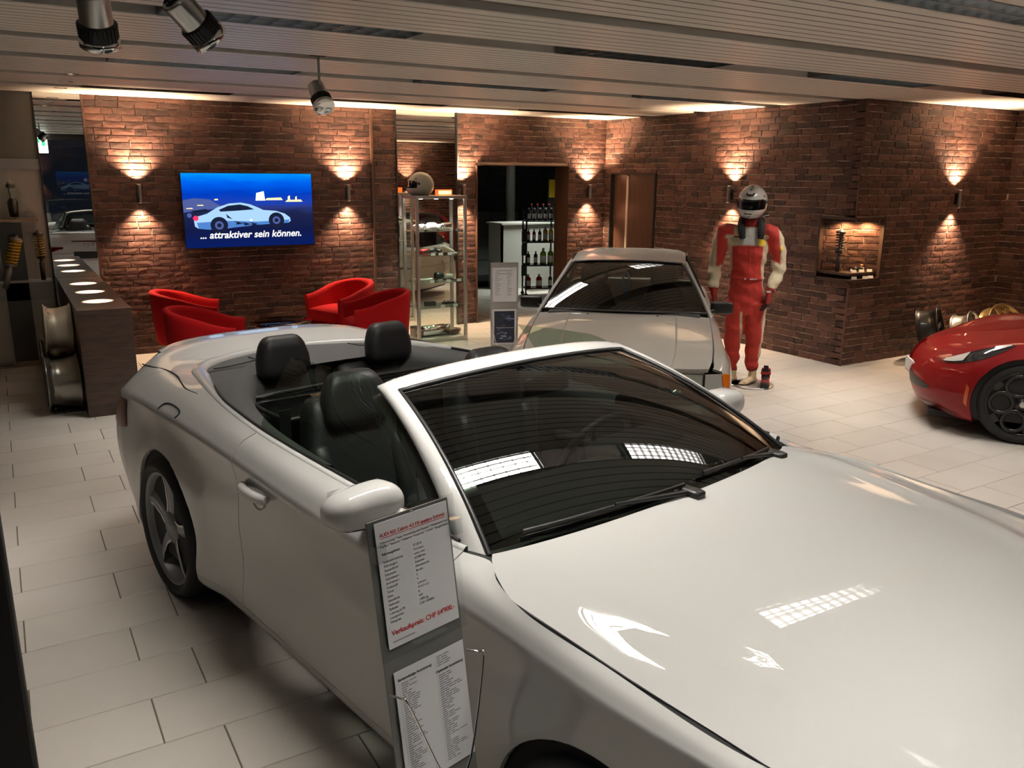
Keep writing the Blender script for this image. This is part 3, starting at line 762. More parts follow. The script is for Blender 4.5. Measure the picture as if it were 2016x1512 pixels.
# --- hood
def bx_(x): return interp(x, [(2.17, .742), (2.20, .768), (2.28, .815), (2.40, .852), (2.72, .851), (3.08, .832), (3.25, .73), (3.37, .56), (3.42, .30), (3.44, .02)])
def bz_(x): return interp(x, [(2.17, .942), (2.28, .936), (2.40, .928), (2.72, .902), (3.08, .868), (3.25, .815), (3.37, .780), (3.44, .757)])
def hc_(x): return interp(x, [(2.17, .978), (2.29, .975), (2.6, .964), (2.9, .940), (3.2, .878), (3.44, .762)])
def cr_(x): return interp(x, [(2.2, .70), (2.36, .735), (2.65, .70), (2.85, .66), (3.09, .61), (3.4, .5)])
rows = []
for a in range(49):
    s_ = a/48; row = []
    for b in range(-26, 27):
        t = b/26
        xb = 2.292-.122*abs(t)**2.2; xf = 3.435-.075*t*t; x = lerp(xb, xf, s_)
        ye = bx_(x) if x < 3.30 else lerp(bx_(3.30), .56, (x-3.30)/.07)
        ye = max(.54, ye)-.004; y = t*ye
        z = lerp(hc_(x), bz_(x), abs(t)**2.3)
        d = abs(y)-cr_(x); f = sstep(2.2, 2.4, x)*sstep(3.5, 3.2, x)
        z += f*(.0085*exp(-(d/.05)**2)*(1 if d < 0 else .9)-.006*exp(-((d-.085)/.06)**2))
        row.append((x, y, z))
    rows.append(row)
HOODROWS = rows
q = MB().grid(rows, 0, True); per = [r[0] for r in rows]+rows[-1][1:]+[r[-1] for r in rows[::-1]][1:]+rows[0][::-1][1:-1]
for a, b in zip(per, per[1:]+per[:1]): q.add([a, b, (b[0], b[1]*.99, b[2]-.02), (a[0], a[1]*.99, a[2]-.02)], [(0, 1, 2, 3)])
q.build('hood', 'audi_paint', audi, False); bpy.context.view_layer.update()
MB().grid([[(2.10, -.86+1.72*k/12, .895) for k in range(13)], [(2.6, -.86+1.72*k/12, .86) for k in range(13)]]).build('engine_bay_cover', 'black_matte', audi)
# --- windscreen
def gl_base(t): return Vector((2.280-.118*abs(t)**2.2, .742*t, .970-.036*t*t))
def gl_top(t): return Vector((1.515-.045*t*t, .566*t, 1.272-.034*t*t))
def gl(s_, t):
    a, b = gl_base(t), gl_top(t); p = a.lerp(b, s_); return p+Vector((.030, 0, .040))*(4*s_*(1-s_))*(1-.25*t*t)
rows = [[gl(i/20, -1+2*j/32) for j in range(33)] for i in range(21)]
MB().grid(rows).build('windscreen', 'windscreen_glass', audi, False)
# black ceramic border
q = MB(); off = Vector((.004, 0, .006))*-1
def strip(f0, f1, n): return [[f0(k/n)+off for k in range(n+1)], [f1(k/n)+off for k in range(n+1)]]
for s in (-1, 1):
    q.grid(strip(lambda k: gl(k, s*1.0), lambda k: gl(k, s*.925), 20))
q.grid(strip(lambda k: gl(1.0, -1+2*k), lambda k: gl(.955, -1+2*k), 24)); q.grid(strip(lambda k: gl(0, -1+2*k), lambda k: gl(.055, -1+2*k), 24))
q.build('windscreen_border', 'black_gloss', audi, False)
# rubber seal round the glass
pth = [gl(k/14, -1.0) for k in range(15)]+[gl(1, -1+2*k/14) for k in range(1, 15)]+[gl(1-k/14, 1.0) for k in range(1, 15)]
MB().tube([p+Vector((0, 0, .002)) for p in pth], .009, 6).build('windscreen_seal', 'black_plastic', audi)
# --- windscreen frame: A-pillars and header
def frame_path():
    I, O = [], []
    for k in range(15):
        s_ = k/14; a = gl(s_, -1.0); I.append(a)
        o = Vector((2.045, -.772, .928)).lerp(Vector((1.380, -.603, 1.245)), s_)+Vector((.028, 0, .036))*(4*s_*(1-s_)); O.append(o)
    for k in range(1, 16):
        t = -1+2*k/16; I.append(gl(1, t)); O.append(Vector((1.405-.03*t*t+.01*abs(t)**6, .620*t, 1.296-.036*t*t-.012*abs(t)**6)))
    for k in range(14, -1, -1):
        s_ = k/14; a = gl(s_, 1.0); I.append(a)
        O.append(Vector((2.045, .772, .928)).lerp(Vector((1.380, .603, 1.245)), s_)+Vector((.028, 0, .036))*(4*s_*(1-s_)))
    return I, O
I, O = frame_path(); rows = []
for k, (a, b) in enumerate(zip(I, O)):
    kk = (k-22)/22; n = Vector((.35, kk*1.2*(1 if abs(kk) > .3 else abs(kk)/.3), .8)).normalized()
    m1 = a.lerp(b, .30)+n*.016; m2 = a.lerp(b, .72)+n*.014
    rows.append([a+n*.001, a.lerp(b, .1)+n*.010, m1, a.lerp(b, .5)+n*.018, m2, a.lerp(b, .92)+n*.004, b-n*.012, a.lerp(b, .8)-n*.035, a.lerp(b, .3)-n*.03])
MB().grid(rows, 0, True, closed=True).build('windscreen_frame', 'audi_paint', audi)
# inner lining of the frame
MB().grid([[p-Vector((.01, 0, .028)) for p in I], [p-Vector((.03, 0, .045)) for p in O]]).build('frame_lining', 'black_plastic', audi)
# --- cowl and wipers
q = MB(); q.grid([[gl_base(-1+2*k/24)+Vector((-.02, 0, .004)) for k in range(25)], [gl_base(-1+2*k/24)+Vector((.028, 0, -.020)) for k in range(25)]]); q.build('cowl', 'black_plastic', audi, False)
for nm, ya, yb in (('wiper', -.02, -.64), ('wiper', .58, .10)):
    q = MB(); pts = [gl(.03+.02*k/8, (ya+(yb-ya)*k/8)/.745)+Vector((.012, 0, .016)) for k in range(9)]
    q.tube(pts, .007, 6); a = gl(.0, ya/.745)+Vector((.02, 0, .012)); b = pts[4]+Vector((.005, 0, .008)); q.tube([a, b], [.011, .006], 6); q.rbox((.09, .05, .03), .012, 4, M=Matrix.Translation(a)); q.build(nm, 'black_plastic', audi)
# --- belt: silver edge along the doors that widens into the surround of the stowage lid
def inset(i, d):
    p = AG[i][AV[8]]; a = AG[max(i-1, 0)][AV[8]]; b = AG[min(i+1, AI[11])][AV[8]]; t = (b-a); t.z = 0; t.normalize()
    n = Vector((t.y, -t.x, 0)); return Vector((p.x+n.x*d, p.y+n.y*d, p.z))
iE = AI[7]; rows = []; edge = []
for i in range(0, AI[11]+1):
    p0 = AG[i][AV[8]]; w_ = .020+.048*sstep(.42, -.20, p0.x); p1 = inset(i, w_); p1.z += .004
    if i == 0: p1 = Vector((p0.x+w_, 0, p1.z))
    p1.y = max(0., p1.y); hb = .004+.006*sstep(.42, -.20, p0.x)
    rows.append([p0.copy(), p0.lerp(p1, .12)+Vector((0, 0, hb)), p0.lerp(p1, .55)+Vector((0, 0, hb+.003)), p1+Vector((0, 0, .004)), p1+Vector((0, 0, -.02))]); edge.append(p1)
q = MB()
for s in (1, -1): q.grid([[(p.x, s*p.y, p.z) for p in r_] for r_ in rows], 0, True)
q.build('lid_surround', 'audi_paint', audi)
for s in (1, -1):
    MB().tube([(e.x, s*(e.y-.006), e.z+.004) for e in edge[AI[6]::3]], .0075, 6).build('belt_seal', 'black_plastic', audi)
# dark stowage lid: spans between the two edges, falling to the rear seats
q = MB(); rows = []
for i in range(0, iE-6):
    e = edge[i]
    rows.append([(e.x, e.y*t, e.z-.012+.016*(1-t*t)) for t in [-1+2*k/24 for k in range(25)]])
rows2 = [r_ for r_ in rows if r_[0][0] < .02]
q.grid(rows2, 0, True)
q.build('stowage_lid', 'soft_top', audi)
# side wings of the lid running forward beside the rear seats
for s in (1, -1):
    q = MB(); rr_ = []
    for i in range(0, AI[9]+1):
        e = edge[i]
        if e.x < -.02: continue
        wd = interp(e.x, [(-.05, .30), (.15, .20), (.45, .13), (.8, .075), (1.3, .05)])
        rr_.append([(e.x, s*e.y, e.z-.004), (e.x, s*(e.y-wd*.4), e.z+.004), (e.x, s*(e.y-wd*.85), e.z-.006), (e.x, s*(e.y-wd), e.z-.05), (e.x, s*(e.y-wd*1.02), .45)])
    q.grid(rr_, 0, True); q.build('side_trim', 'soft_top', audi)
# lid hinge cutouts
for s in (1, -1):
    pts = crv([(-.36, s*.30, 1.016), (-.28, s*.30, 1.020), (-.25, s*.33, 1.017), (-.25, s*.47, 1.006), (-.28, s*.52, 1.0)], 4)
    MB().tube(pts, .003, 5).build('lid_seam', 'black_matte', audi)
# trunk spoiler lip
rows = []
for k in range(-20, 21):
    t = k/20; y = .60*t; x = -.985+.155*abs(t)**2.4; h = .026*(1-abs(t)**6)
    rows.append([(x+.16, y, 1.006), (x+.09, y, 1.010+h*.45), (x+.02, y, 1.013+h), (x-.012, y, 1.014+h), (x-.018, y, 1.004+h*.7), (x+.0, y, .985)])
MB().grid(rows, 0, True).build('spoiler', 'audi_paint', audi, False)
# trunk lid seam lines
for s in (1, -1):
    pts = crv([(-.74, s*.72, .972), (-.60, s*.725, .985), (-.42, s*.705, .995), (-.25, s*.715, .999), (-.13, s*.74, .995), (.0, s*.765, .990), (.14, s*.765, .993)], 6)
    MB().tube(pts, .0035, 5).build('trunk_seam', 'black_matte', audi)
# fuel flap seam, right side
def on_side(x, z, s, out=.001):
    best = min(((abs(p.x-x)+abs(p.z-z)), i, j) for i, r_ in enumerate(AG) for j, p in enumerate(r_)) if False else None
    for i in range(len(AG)-1):
        pass
pts = []
def side_pt(x, z, s=-1, out=.0015):
    bi = min(range(AI[4], AI[17]), key=lambda i: abs(AG[i][AV[5]].x-x)); row = AG[bi]
    bj = min(range(AV[2], AV[8]), key=lambda j: abs(row[j].z-z)); p, p2 = row[bj], row[min(bj+1, AV[8])]
    t = 0 if abs(p2.z-p.z) < 1e-5 else max(-1, min(1, (z-p.z)/(p2.z-p.z))); return Vector((x, s*(lerp(p.y, p2.y, t)+out), z))
def shoulder_pt(x, k, s=-1, up=.0015):
    """point on the upper flank: k=0 at the crease, 1 at the belt"""
    bi = min(range(AI[4], AI[17]), key=lambda i: abs(AG[i][AV[7]].x-x)); j = AV[6]+k*(AV[8]-AV[6]); j0 = int(j); p = AG[bi][j0].lerp(AG[bi][min(j0+1, AV[8])], j-j0)
    return Vector((p.x, s*(p.y+up), p.z+up))
pts = [shoulder_pt(.02, .06), shoulder_pt(.03, .22), shoulder_pt(.06, .30), shoulder_pt(.17, .30), shoulder_pt(.21, .22), shoulder_pt(.22, .08)]
MB().tube(crv(pts, 4), .003, 5).build('fuel_flap_seam', 'black_matte', audi)
# --- wind deflector folded over the rear seats
fr_ = crv([(.20, -.50, .945), (.24, -.57, .945), (.55, -.57, .935), (.60, -.50, .935), (.60, 0, .94), (.60, .50, .935), (.55, .57, .935), (.24, .57, .945), (.20, .50, .945), (.20, 0, .955)], 4, True)
MB().tube(fr_, .011, 8, closed=True).build('deflector_frame', 'black_plastic', audi)
MB().grid([[(x, -.56+1.12*k/12, .936+.004*cos((k-6)/6*1.5)) for k in range(13)] for x in (.21, .34, .47, .59)]).build('deflector_mesh', 'black_gloss', audi)
# --- door handles
for s in (1, -1):
    q = MB(); pts = [side_pt(.86+.22*k/8, .800+.006*k/8, s, .012+.022*sin(pi*k/8)**.5) for k in range(9)]
    q.tube(pts, [.015, .020, .021, .021, .021, .021, .021, .020, .015], 10); q.build('door_handle', 'audi_paint', audi)
    c = side_pt(.96, .795, s, -.002); q = MB(); q.lathe([(0, -.014), (.035, -.012), (.06, -.004), (.068, .003)], (c.x, c.y, c.z), (0, s, 0), 20); q.build('handle_cup', 'audi_paint', audi)
# --- side mirrors
for s in (1, -1):
    def shp(v):
        p = v.copy(); t = (p.y+.1225)/.245
        p.x *= lerp(.72, 1.0, t) if p.x > 0 else 1.; p.z *= lerp(.80, 1.0, sstep(0, .6, t)); p.x += -.03*(1-t); p.z += .008*t
        return p
    M = Matrix.Translation((1.790, s*.905, .998)) @ Matrix.Rotation(radians(-7)*s, 4, 'Z')
    bm_ = MB().rbox((.15, .238, .130), .060, 9, shp); bm_.v = [(p[0], p[1]*(-s), p[2]) for p in bm_.v]; bm_.xf(M)
    up_ = MB(); lo_ = MB(); up_.v = list(bm_.v); lo_.v = list(bm_.v)
    for f in bm_.f:
        zc_ = sum(bm_.v[i][2] for i in f)/len(f); tgt = lo_ if zc_ < .958 else up_
        tgt.f.append(f); tgt.m.append(0); tgt.sm.append(True)
    mr = up_.build('mirror_housing', 'audi_paint', audi); lo_.build('mirror_base', 'black_plastic', mr)
    MB().add([(1.722, s*.815, .965), (1.722, s*.995, .97), (1.722, s*.995, 1.055), (1.722, s*.815, 1.055)], [(0, 1, 2, 3)]).xf(Matrix.Identity(4)).build('mirror_glass', 'mirror', mr)
    MB().tube([(1.82, s*.83, .975), (1.87, s*.80, .965), (1.92, s*.775, .96)], [.026, .024, .026], 8).build('mirror_arm', 'audi_paint', mr)
# --- door windows (raised) : thin tinted sheets
for s in (1, -1):
    bt = [(1.96, .762, .965), (1.6, .768, .97), (1.2, .775, .978), (.80, .775, .988)]; tp = [(1.90, .745, 1.0), (1.40, .598, 1.245), (1.12, .612, 1.262), (.76, .605, 1.245)]
    B_, T_ = crv(bt, 8), crv(tp, 8)
    rows = [[Vector((p.x, s*p.y, p.z)).lerp(Vector((t.x, s*t.y, t.z)), k/6)+Vector((0, s*.016*4*(k/6)*(1-k/6), 0)) for k in range(7)] for p, t in zip(B_, T_)]
    MB().grid(rows).build('door_window', 'side_glass', audi, False)
    B_, T_ = crv([(.76, .78, .992), (.55, .77, 1.0), (.33, .74, 1.008)], 6), crv([(.755, .633, 1.243), (.62, .645, 1.20), (.36, .735, 1.02)], 6)
    if False: MB().grid([[Vector((p.x, s*p.y, p.z)).lerp(Vector((t.x, s*t.y, t.z)), k/4) for k in range(5)] for p, t in zip(B_, T_)]).build('quarter_window', 'side_glass', audi, False)
# --- wheels
for wx, _z in A_W:
    for s in (1, -1):
        spoke_wheel(audi, 'wheel', (wx, s*.796, .337), .337, .270, .265, s, 5, blade, ['wheel_grey', 'wheel_grey', 'wheel_edge'], .35 if s > 0 else .2)
# --- lights
mat('tail_red', (.10, .006, .005), .15, coat=1.)
mat('tail_clear', (.55, .50, .48), .1, coat=1.)
for s in (1, -1):
    rows = []; i0_, i1_ = AI[1]+1, AI[4]+5
    for i in range(i0_, i1_):
        k_ = (i-i0_)/(i1_-1-i0_); a, b = AG[i][AV[4]+4], AG[i][AV[6]-1]; lo_k = lerp(.80, .12, sstep(0, .35, k_))
        rows.append([Vector((p.x-.005, s*(p.y+.004), p.z)) for p in (a.lerp(b, lo_k), a.lerp(b, lerp(lo_k, 1, .33))+Vector((-.004, .003, 0)), a.lerp(b, lerp(lo_k, 1, .66))+Vector((-.004, .003, 0)), b)])
    MB().grid(rows, 0, True).build('tail_light', 'tail_red', audi, False)
    rows = [];
    for i in range(AI[16]+4, AI[18]+2):
        a, b = AG[i][AV[5]-2], AG[i][AV[6]+1]; rows.append([Vector((p.x+.004, s*(p.y+.004), p.z)) for p in (a, a.lerp(b, .5)+Vector((.006, .004, 0)), b)])
    MB().grid(rows, 0, True).build('headlight', 'tail_clear', audi, False)
MB().box((-1.052, -.28, .645), (-1.035, .28, .755)).build('plate_recess', 'black_plastic', audi)
MB().box((-1.055, -.29, .755), (-1.035, .29, .763)).box((-1.055, -.29, .637), (-1.035, .29, .645)).build('plate_frame', 'audi_paint', audi)
MB().box((-1.0, -.30, .902), (-.985, .30, .916)).build('brake_light', 'tail_red', audi)
for k in range(4): MB().tube([(-1.003, -.093+.062*k+.040*cos(a), .852+.040*sin(a)) for a in [2*pi*m/24 for m in range(24)]], .0055, 6, closed=True).build('ring_emblem', 'chrome', audi)
q = MB(); q.box((3.628, -.36, .30), (3.648, .36, .66)); q.build('grille', 'black_plastic', audi)
# --- interior
MB().box((.0, -.66, .22), (2.15, .66, .30)).box((1.95, -.66, .25), (2.15, .66, .80)).build('cabin_floor', 'black_matte', audi)
def seat_fn(t0, t1):
    def f(v):
        k = (v.z/.62)+.5; v = v.copy(); v.y *= lerp(1.0, t1, sstep(.45, 1., k)); v.x += -.02*cos(v.y*5)+.035*abs(v.y/.25)**2; return v
    return f
for s in (1, -1):
    e = bpy.data.objects.new('front_seat', None); COL.objects.link(e); e.parent = audi; e.location = (1.02, s*.37, .30); e.empty_display_size = .1
    q = MB().rbox((.52, .50, .20), .08, 7, lambda v: Vector((v.x, v.y, v.z+.04*abs(v.y/.25)**3+.05*(v.x+.26)))); q.xf(Matrix.Translation((.16, 0, .13))); q.build('seat_cushion', 'leather', e)
    q = MB().rbox((.17, .51, .66), .075, 9, seat_fn(1, .78)); q.xf(Matrix.Translation((-.20, 0, .44)) @ Matrix.Rotation(radians(-14), 4, 'Y')); q.build('backrest', 'leather', e)
    q = MB().rbox((.12, .30, .24), .058, 8, lambda v: Vector((v.x+.03*(v.y/.15)**2, v.y*(1-.25*sstep(.0, .12, v.z)), v.z))); q.xf(Matrix.Translation((-.215, 0, .745)) @ Matrix.Rotation(radians(-10), 4, 'Y')); q.build('headrest', 'leather', e)
    for yy in (-.19, .19):
        q = MB().rbox((.14, .10, .46), .048, 6); q.xf(Matrix.Translation((-.13, yy, .36)) @ Matrix.Rotation(radians(-14), 4, 'Y')); q.build('side_bolster', 'leather', e)
    MB().tube([(-.22, -.05, .60), (-.22, -.05, .72)], .006, 6).tube([(-.22, .05, .60), (-.22, .05, .72)], .006, 6).build('headrest_post', 'chrome', e)
# rear bench with its two headrests
e = bpy.data.objects.new('rear_seat', None); COL.objects.link(e); e.parent = audi; e.location = (.1, 0, .35); e.empty_display_size = .1
for s in (1, -1):
    q = MB().rbox((.44, .50, .18), .07, 6); q.xf(Matrix.Translation((.18, s*.27, .12))); q.build('seat_cushion', 'leather', e)
    q = MB().rbox((.15, .52, .56), .07, 7); q.xf(Matrix.Translation((-.10, s*.28, .38)) @ Matrix.Rotation(radians(-16), 4, 'Y')); q.build('backrest', 'leather', e)
    q = MB().rbox((.115, .275, .215), .055, 9, lambda v: Vector((v.x+.25*v.y*v.y, v.y*(1-.22*sstep(-.02, .107, v.z)), v.z))); q.xf(Matrix.Translation((-.06, s*.305+.005, .735)) @ Matrix.Rotation(radians(-6), 4, 'Y')); q.build('headrest', 'leather', e)
q = MB().rbox((.20, 1.15, .06), .028, 6); q.xf(Matrix.Translation((-.17, 0, .975))); q.build('parcel_shelf', 'dash', audi)
q = MB().rbox((.46, 1.36, .16), .06, 8, lambda v: Vector((v.x-.10*(v.y/.68)**2, v.y, v.z+.05*(v.x+.2)))); q.xf(Matrix.Translation((1.93, 0, .845))); q.build('dashboard', 'dash', audi)
q = MB().rbox((.20, .42, .10), .045, 6); q.xf(Matrix.Translation((1.74, .37, .91))); q.build('instrument_hood', 'dash', audi)
q = MB().rbox((1.2, .24, .16), .05, 6); q.xf(Matrix.Translation((1.25, 0, .48))); q.build('centre_console', 'dash', audi)
for k in range(4): MB().box((1.72+.0*k, -.30+.09*k-.6, .925), (1.80, -.26+.09*k-.6, .93)).build('air_vent', 'black_plastic', audi) if False else None
sw = bpy.data.objects.new('steering_wheel', None); COL.objects.link(sw); sw.parent = audi; sw.location = (1.52, .37, .84); sw.rotation_euler = (0, radians(-62), 0)
MB().tube([(.185*cos(2*pi*k/32), .185*sin(2*pi*k/32), 0) for k in range(32)], .016, 8, closed=True).build('wheel_ring', 'leather', sw)
q = MB().rbox((.13, .14, .05), .024, 5); q.build('airbag_cover', 'dash', sw)
for a in (90, 210, 330): MB().tube([(0, 0, -.005), (.18*cos(radians(a)), .18*sin(radians(a)), 0)], [.02, .012], 6).build('wheel_spoke', 'alu_dull', sw)
q = MB().rbox((.035, .23, .075), .016, 5); q.xf(Matrix.Translation((1.60, 0, 1.20))); q.build('inner_mirror', 'black_plastic', audi)
for s in (1, -1):
    MB().box((.80, s*.70, .35), (2.0, s*.76, .93), 0, .02).build('door_card', 'dash', audi)
    q = MB().rbox((.55, .07, .06), .025, 5); q.xf(Matrix.Translation((1.25, s*.68, .72))); q.build('armrest', 'leather', audi)
    # seat belt
    MB().obox((.72, s*.63, .72), (1, 0, 0), (0, 1, 0), (0, 0, 1), .003, .024, .30).build('seat_belt', 'black_plastic', audi)
# ------------------------------------------------------------------ the white hatchback coupe of the eighties
def frame_rz(fx, fy): return atan2(fy, fx)
toy = empty('hatchback_car', 'white boxy older coupe facing the viewer beside the mannequin', 'car', (5.468, 6.688, 0), frame_rz(-.656, -.755))
T_W = [(0., .285), (2.40, .285)]; T_R = .325
def t_st(x, w, zs_, top):
    return [(x, w-.10, .145), (x, w-.03, .13), (x, w, .20), (x, w+.008, .40), (x, w+.012, .54), (x, w+.004, .66), (x, w-.028, zs_), top]
T_ST = [
    [(-.85, 0, .22), (-.98, 0, .20), (-1.02, 0, .27), (-1.03, 0, .42), (-1.01, 0, .55), (-.98, 0, .68), (-.96, 0, .80), (-.90, 0, .845)],
    [(-.85, .45, .22), (-.97, .50, .20), (-1.01, .52, .27), (-1.02, .52, .42), (-1.0, .52, .55), (-.97, .52, .68), (-.95, .50, .80), (-.88, .45, .845)],
    [(-.78, .62, .20), (-.86, .70, .19), (-.89, .73, .26), (-.90, .74, .42), (-.89, .74, .55), (-.87, .73, .68), (-.84, .70, .80), (-.80, .62, .845)],
    t_st(-.62, .785, .80, (-.60, .66, .85)), t_st(-.33, .80, .80, (-.32, .69, .855)), t_st(0, .80, .80, (0, .70, .855)), t_st(.36, .80, .80, (.36, .70, .85)),
    t_st(.7, .795, .79, (.7, .705, .845)), t_st(1.2, .795, .785, (1.2, .705, .84)), t_st(1.62, .795, .785, (1.62, .705, .845)),
    t_st(1.78, .795, .785, (1.78, .702, .842)), t_st(2.08, .795, .765, (2.08, .70, .805)), t_st(2.40, .795, .74, (2.40, .695, .765)), t_st(2.72, .785, .70, (2.72, .68, .715)),
    [(2.84, .68, .20), (2.88, .74, .19), (2.90, .765, .25), (2.91, .775, .40), (2.90, .77, .49), (2.88, .765, .60), (2.86, .73, .655), (2.84, .67, .668)],
    [(2.95, .52, .20), (3.06, .58, .19), (3.09, .60, .25), (3.10, .61, .40), (3.07, .60, .47), (3.0, .60, .60), (2.97, .56, .635), (2.93, .52, .650)],
    [(2.98, 0, .20), (3.10, 0, .19), (3.13, 0, .25), (3.14, 0, .40), (3.11, 0, .47), (3.04, 0, .60), (3.0, 0, .63), (2.96, 0, .645)]]
TG, TI, TV = ribbon(T_ST, (2, 6), [5, 5, 5, 8, 12, 12, 8, 8, 6, 4, 8, 12, 12, 5, 5, 6], [2, 2, 5, 4, 4, 4, 3])
flare(TG, T_W, T_R, .022, .08)
TK = cut_arches(TG, T_W, T_R)
for s in (1, -1):
    panel('rear_bumper', TG, TK, 0, TI[3], 0, TV[4], 'toyota_paint', toy, s, edges='rt')
    panel('tailgate', TG, TK, 0, TI[3], TV[4], TV[7], 'toyota_paint', toy, s, edges='rb')
    panel('rear_fender', TG, TK, TI[3], TI[7], 0, TV[7], 'toyota_paint', toy, s, edges='r')
    panel('door', TG, TK, TI[7], TI[10], TV[2], TV[7], 'toyota_paint', toy, s, edges='lr')
    panel('side_sill', TG, TK, TI[7], TI[10], 0, TV[2], 'toyota_paint', toy, s, edges='t')
    panel('front_fender', TG, TK, TI[10], TI[14], 0, TV[7], 'toyota_paint', toy, s, edges='lt')
    panel('front_bumper', TG, TK, TI[14], TI[16], 0, TV[4], 'toyota_paint', toy, s, edges='l')
MB().box((-.8, -.60, .12), (2.8, .60, .16)).box((1.9, -.62, .16), (2.85, .62, .60)).build('underbody', 'black_matte', toy)
arch_liner(toy, T_W, T_R-.004, .78, .5)
# hood with raised centre panel
def thz(x): return interp(x, [(1.74, .872), (2.1, .843), (2.4, .803), (2.7, .748), (2.92, .680)])
rows = []
for a in range(25):
    row = []
    for t in sorted([b/22 for b in range(-22, 23)]+[sg*c_ for sg in (1, -1) for c_ in (.598, .610, .615, .620, .632)]):
        x = lerp(1.815-.10*t*t, 2.93-.075*t**4, a/24); ye = interp(x, [(1.7, .70), (2.4, .692), (2.72, .677), (2.93, .63)])-.004; y = t*ye
        z = thz(x)-.033*abs(t)**3; d = abs(t)-.615; z += .011*sstep(.006, -.006, d)*sstep(0, .08, a/24)
        row.append((x, y, z))
    rows.append(row)
q = MB().grid(rows, 0, True); per = [r_[0] for r_ in rows]+rows[-1][1:]+[r_[-1] for r_ in rows[::-1]][1:]+rows[0][::-1][1:-1]
for a, b in zip(per, per[1:]+per[:1]): q.add([a, b, (b[0], b[1]*.99, b[2]-.025), (a[0], a[1]*.99, a[2]-.025)], [(0, 1, 2, 3)])
q.build('hood', 'toyota_paint', toy, False)
for y in (-.28, .28): MB().lathe([(0, .008), (.008, .006), (.010, 0)], (1.90, y, .868), (0, 0, 1), 10).build('washer_nozzle', 'black_plastic', toy)
MB().box((2.925, -.035, .690), (2.945, .035, .697)).build('hood_badge', 'black_plastic', toy)
# windscreen, roof, pillars
def tb(t): return Vector((1.79-.11*t*t, .678*t, .880-.012*t*t))
def tt(t): return Vector((1.125-.05*t*t, .475*t, 1.228-.020*t*t))
def tg(s_, t): return tb(t).lerp(tt(t), s_)+Vector((.02, 0, .03))*(4*s_*(1-s_))*(1-.3*t*t)
MB().grid([[tg(i/12, -1+2*j/20) for j in range(21)] for i in range(13)]).build('windscreen', 'windscreen_glass', toy, False)
pth = [tg(k/12, -1.) for k in range(13)]+[tg(1, -1+2*k/12) for k in range(1, 13)]+[tg(1-k/12, 1.) for k in range(1, 13)]+[tg(0, 1-2*k/12) for k in range(1, 12)]
MB().tube(pth, .012, 6, closed=True).build('windscreen_seal', 'black_plastic', toy)
rows = []
def troof(x, t):
    w = interp(x, [(-.45, .54), (0, .53), (.6, .515), (1.13, .505)]); zc = interp(x, [(-.45, 1.205), (0, 1.252), (.45, 1.262), (.9, 1.250), (1.13, 1.232)])
    return Vector((x-.05*t*t*sstep(.4, 1.1, x), w*t, zc-.010*t*t-.030*abs(t)**8))
rows = [[troof(lerp(-.45, 1.14, i/24), -1+2*j/20) for j in range(21)] for i in range(25)]
q = MB().grid(rows); q.grid([[p-Vector((0, 0, .02)) for p in r_] for r_ in rows], 0, True, flip=True); q.build('roof', 'toyota_paint', toy, False)
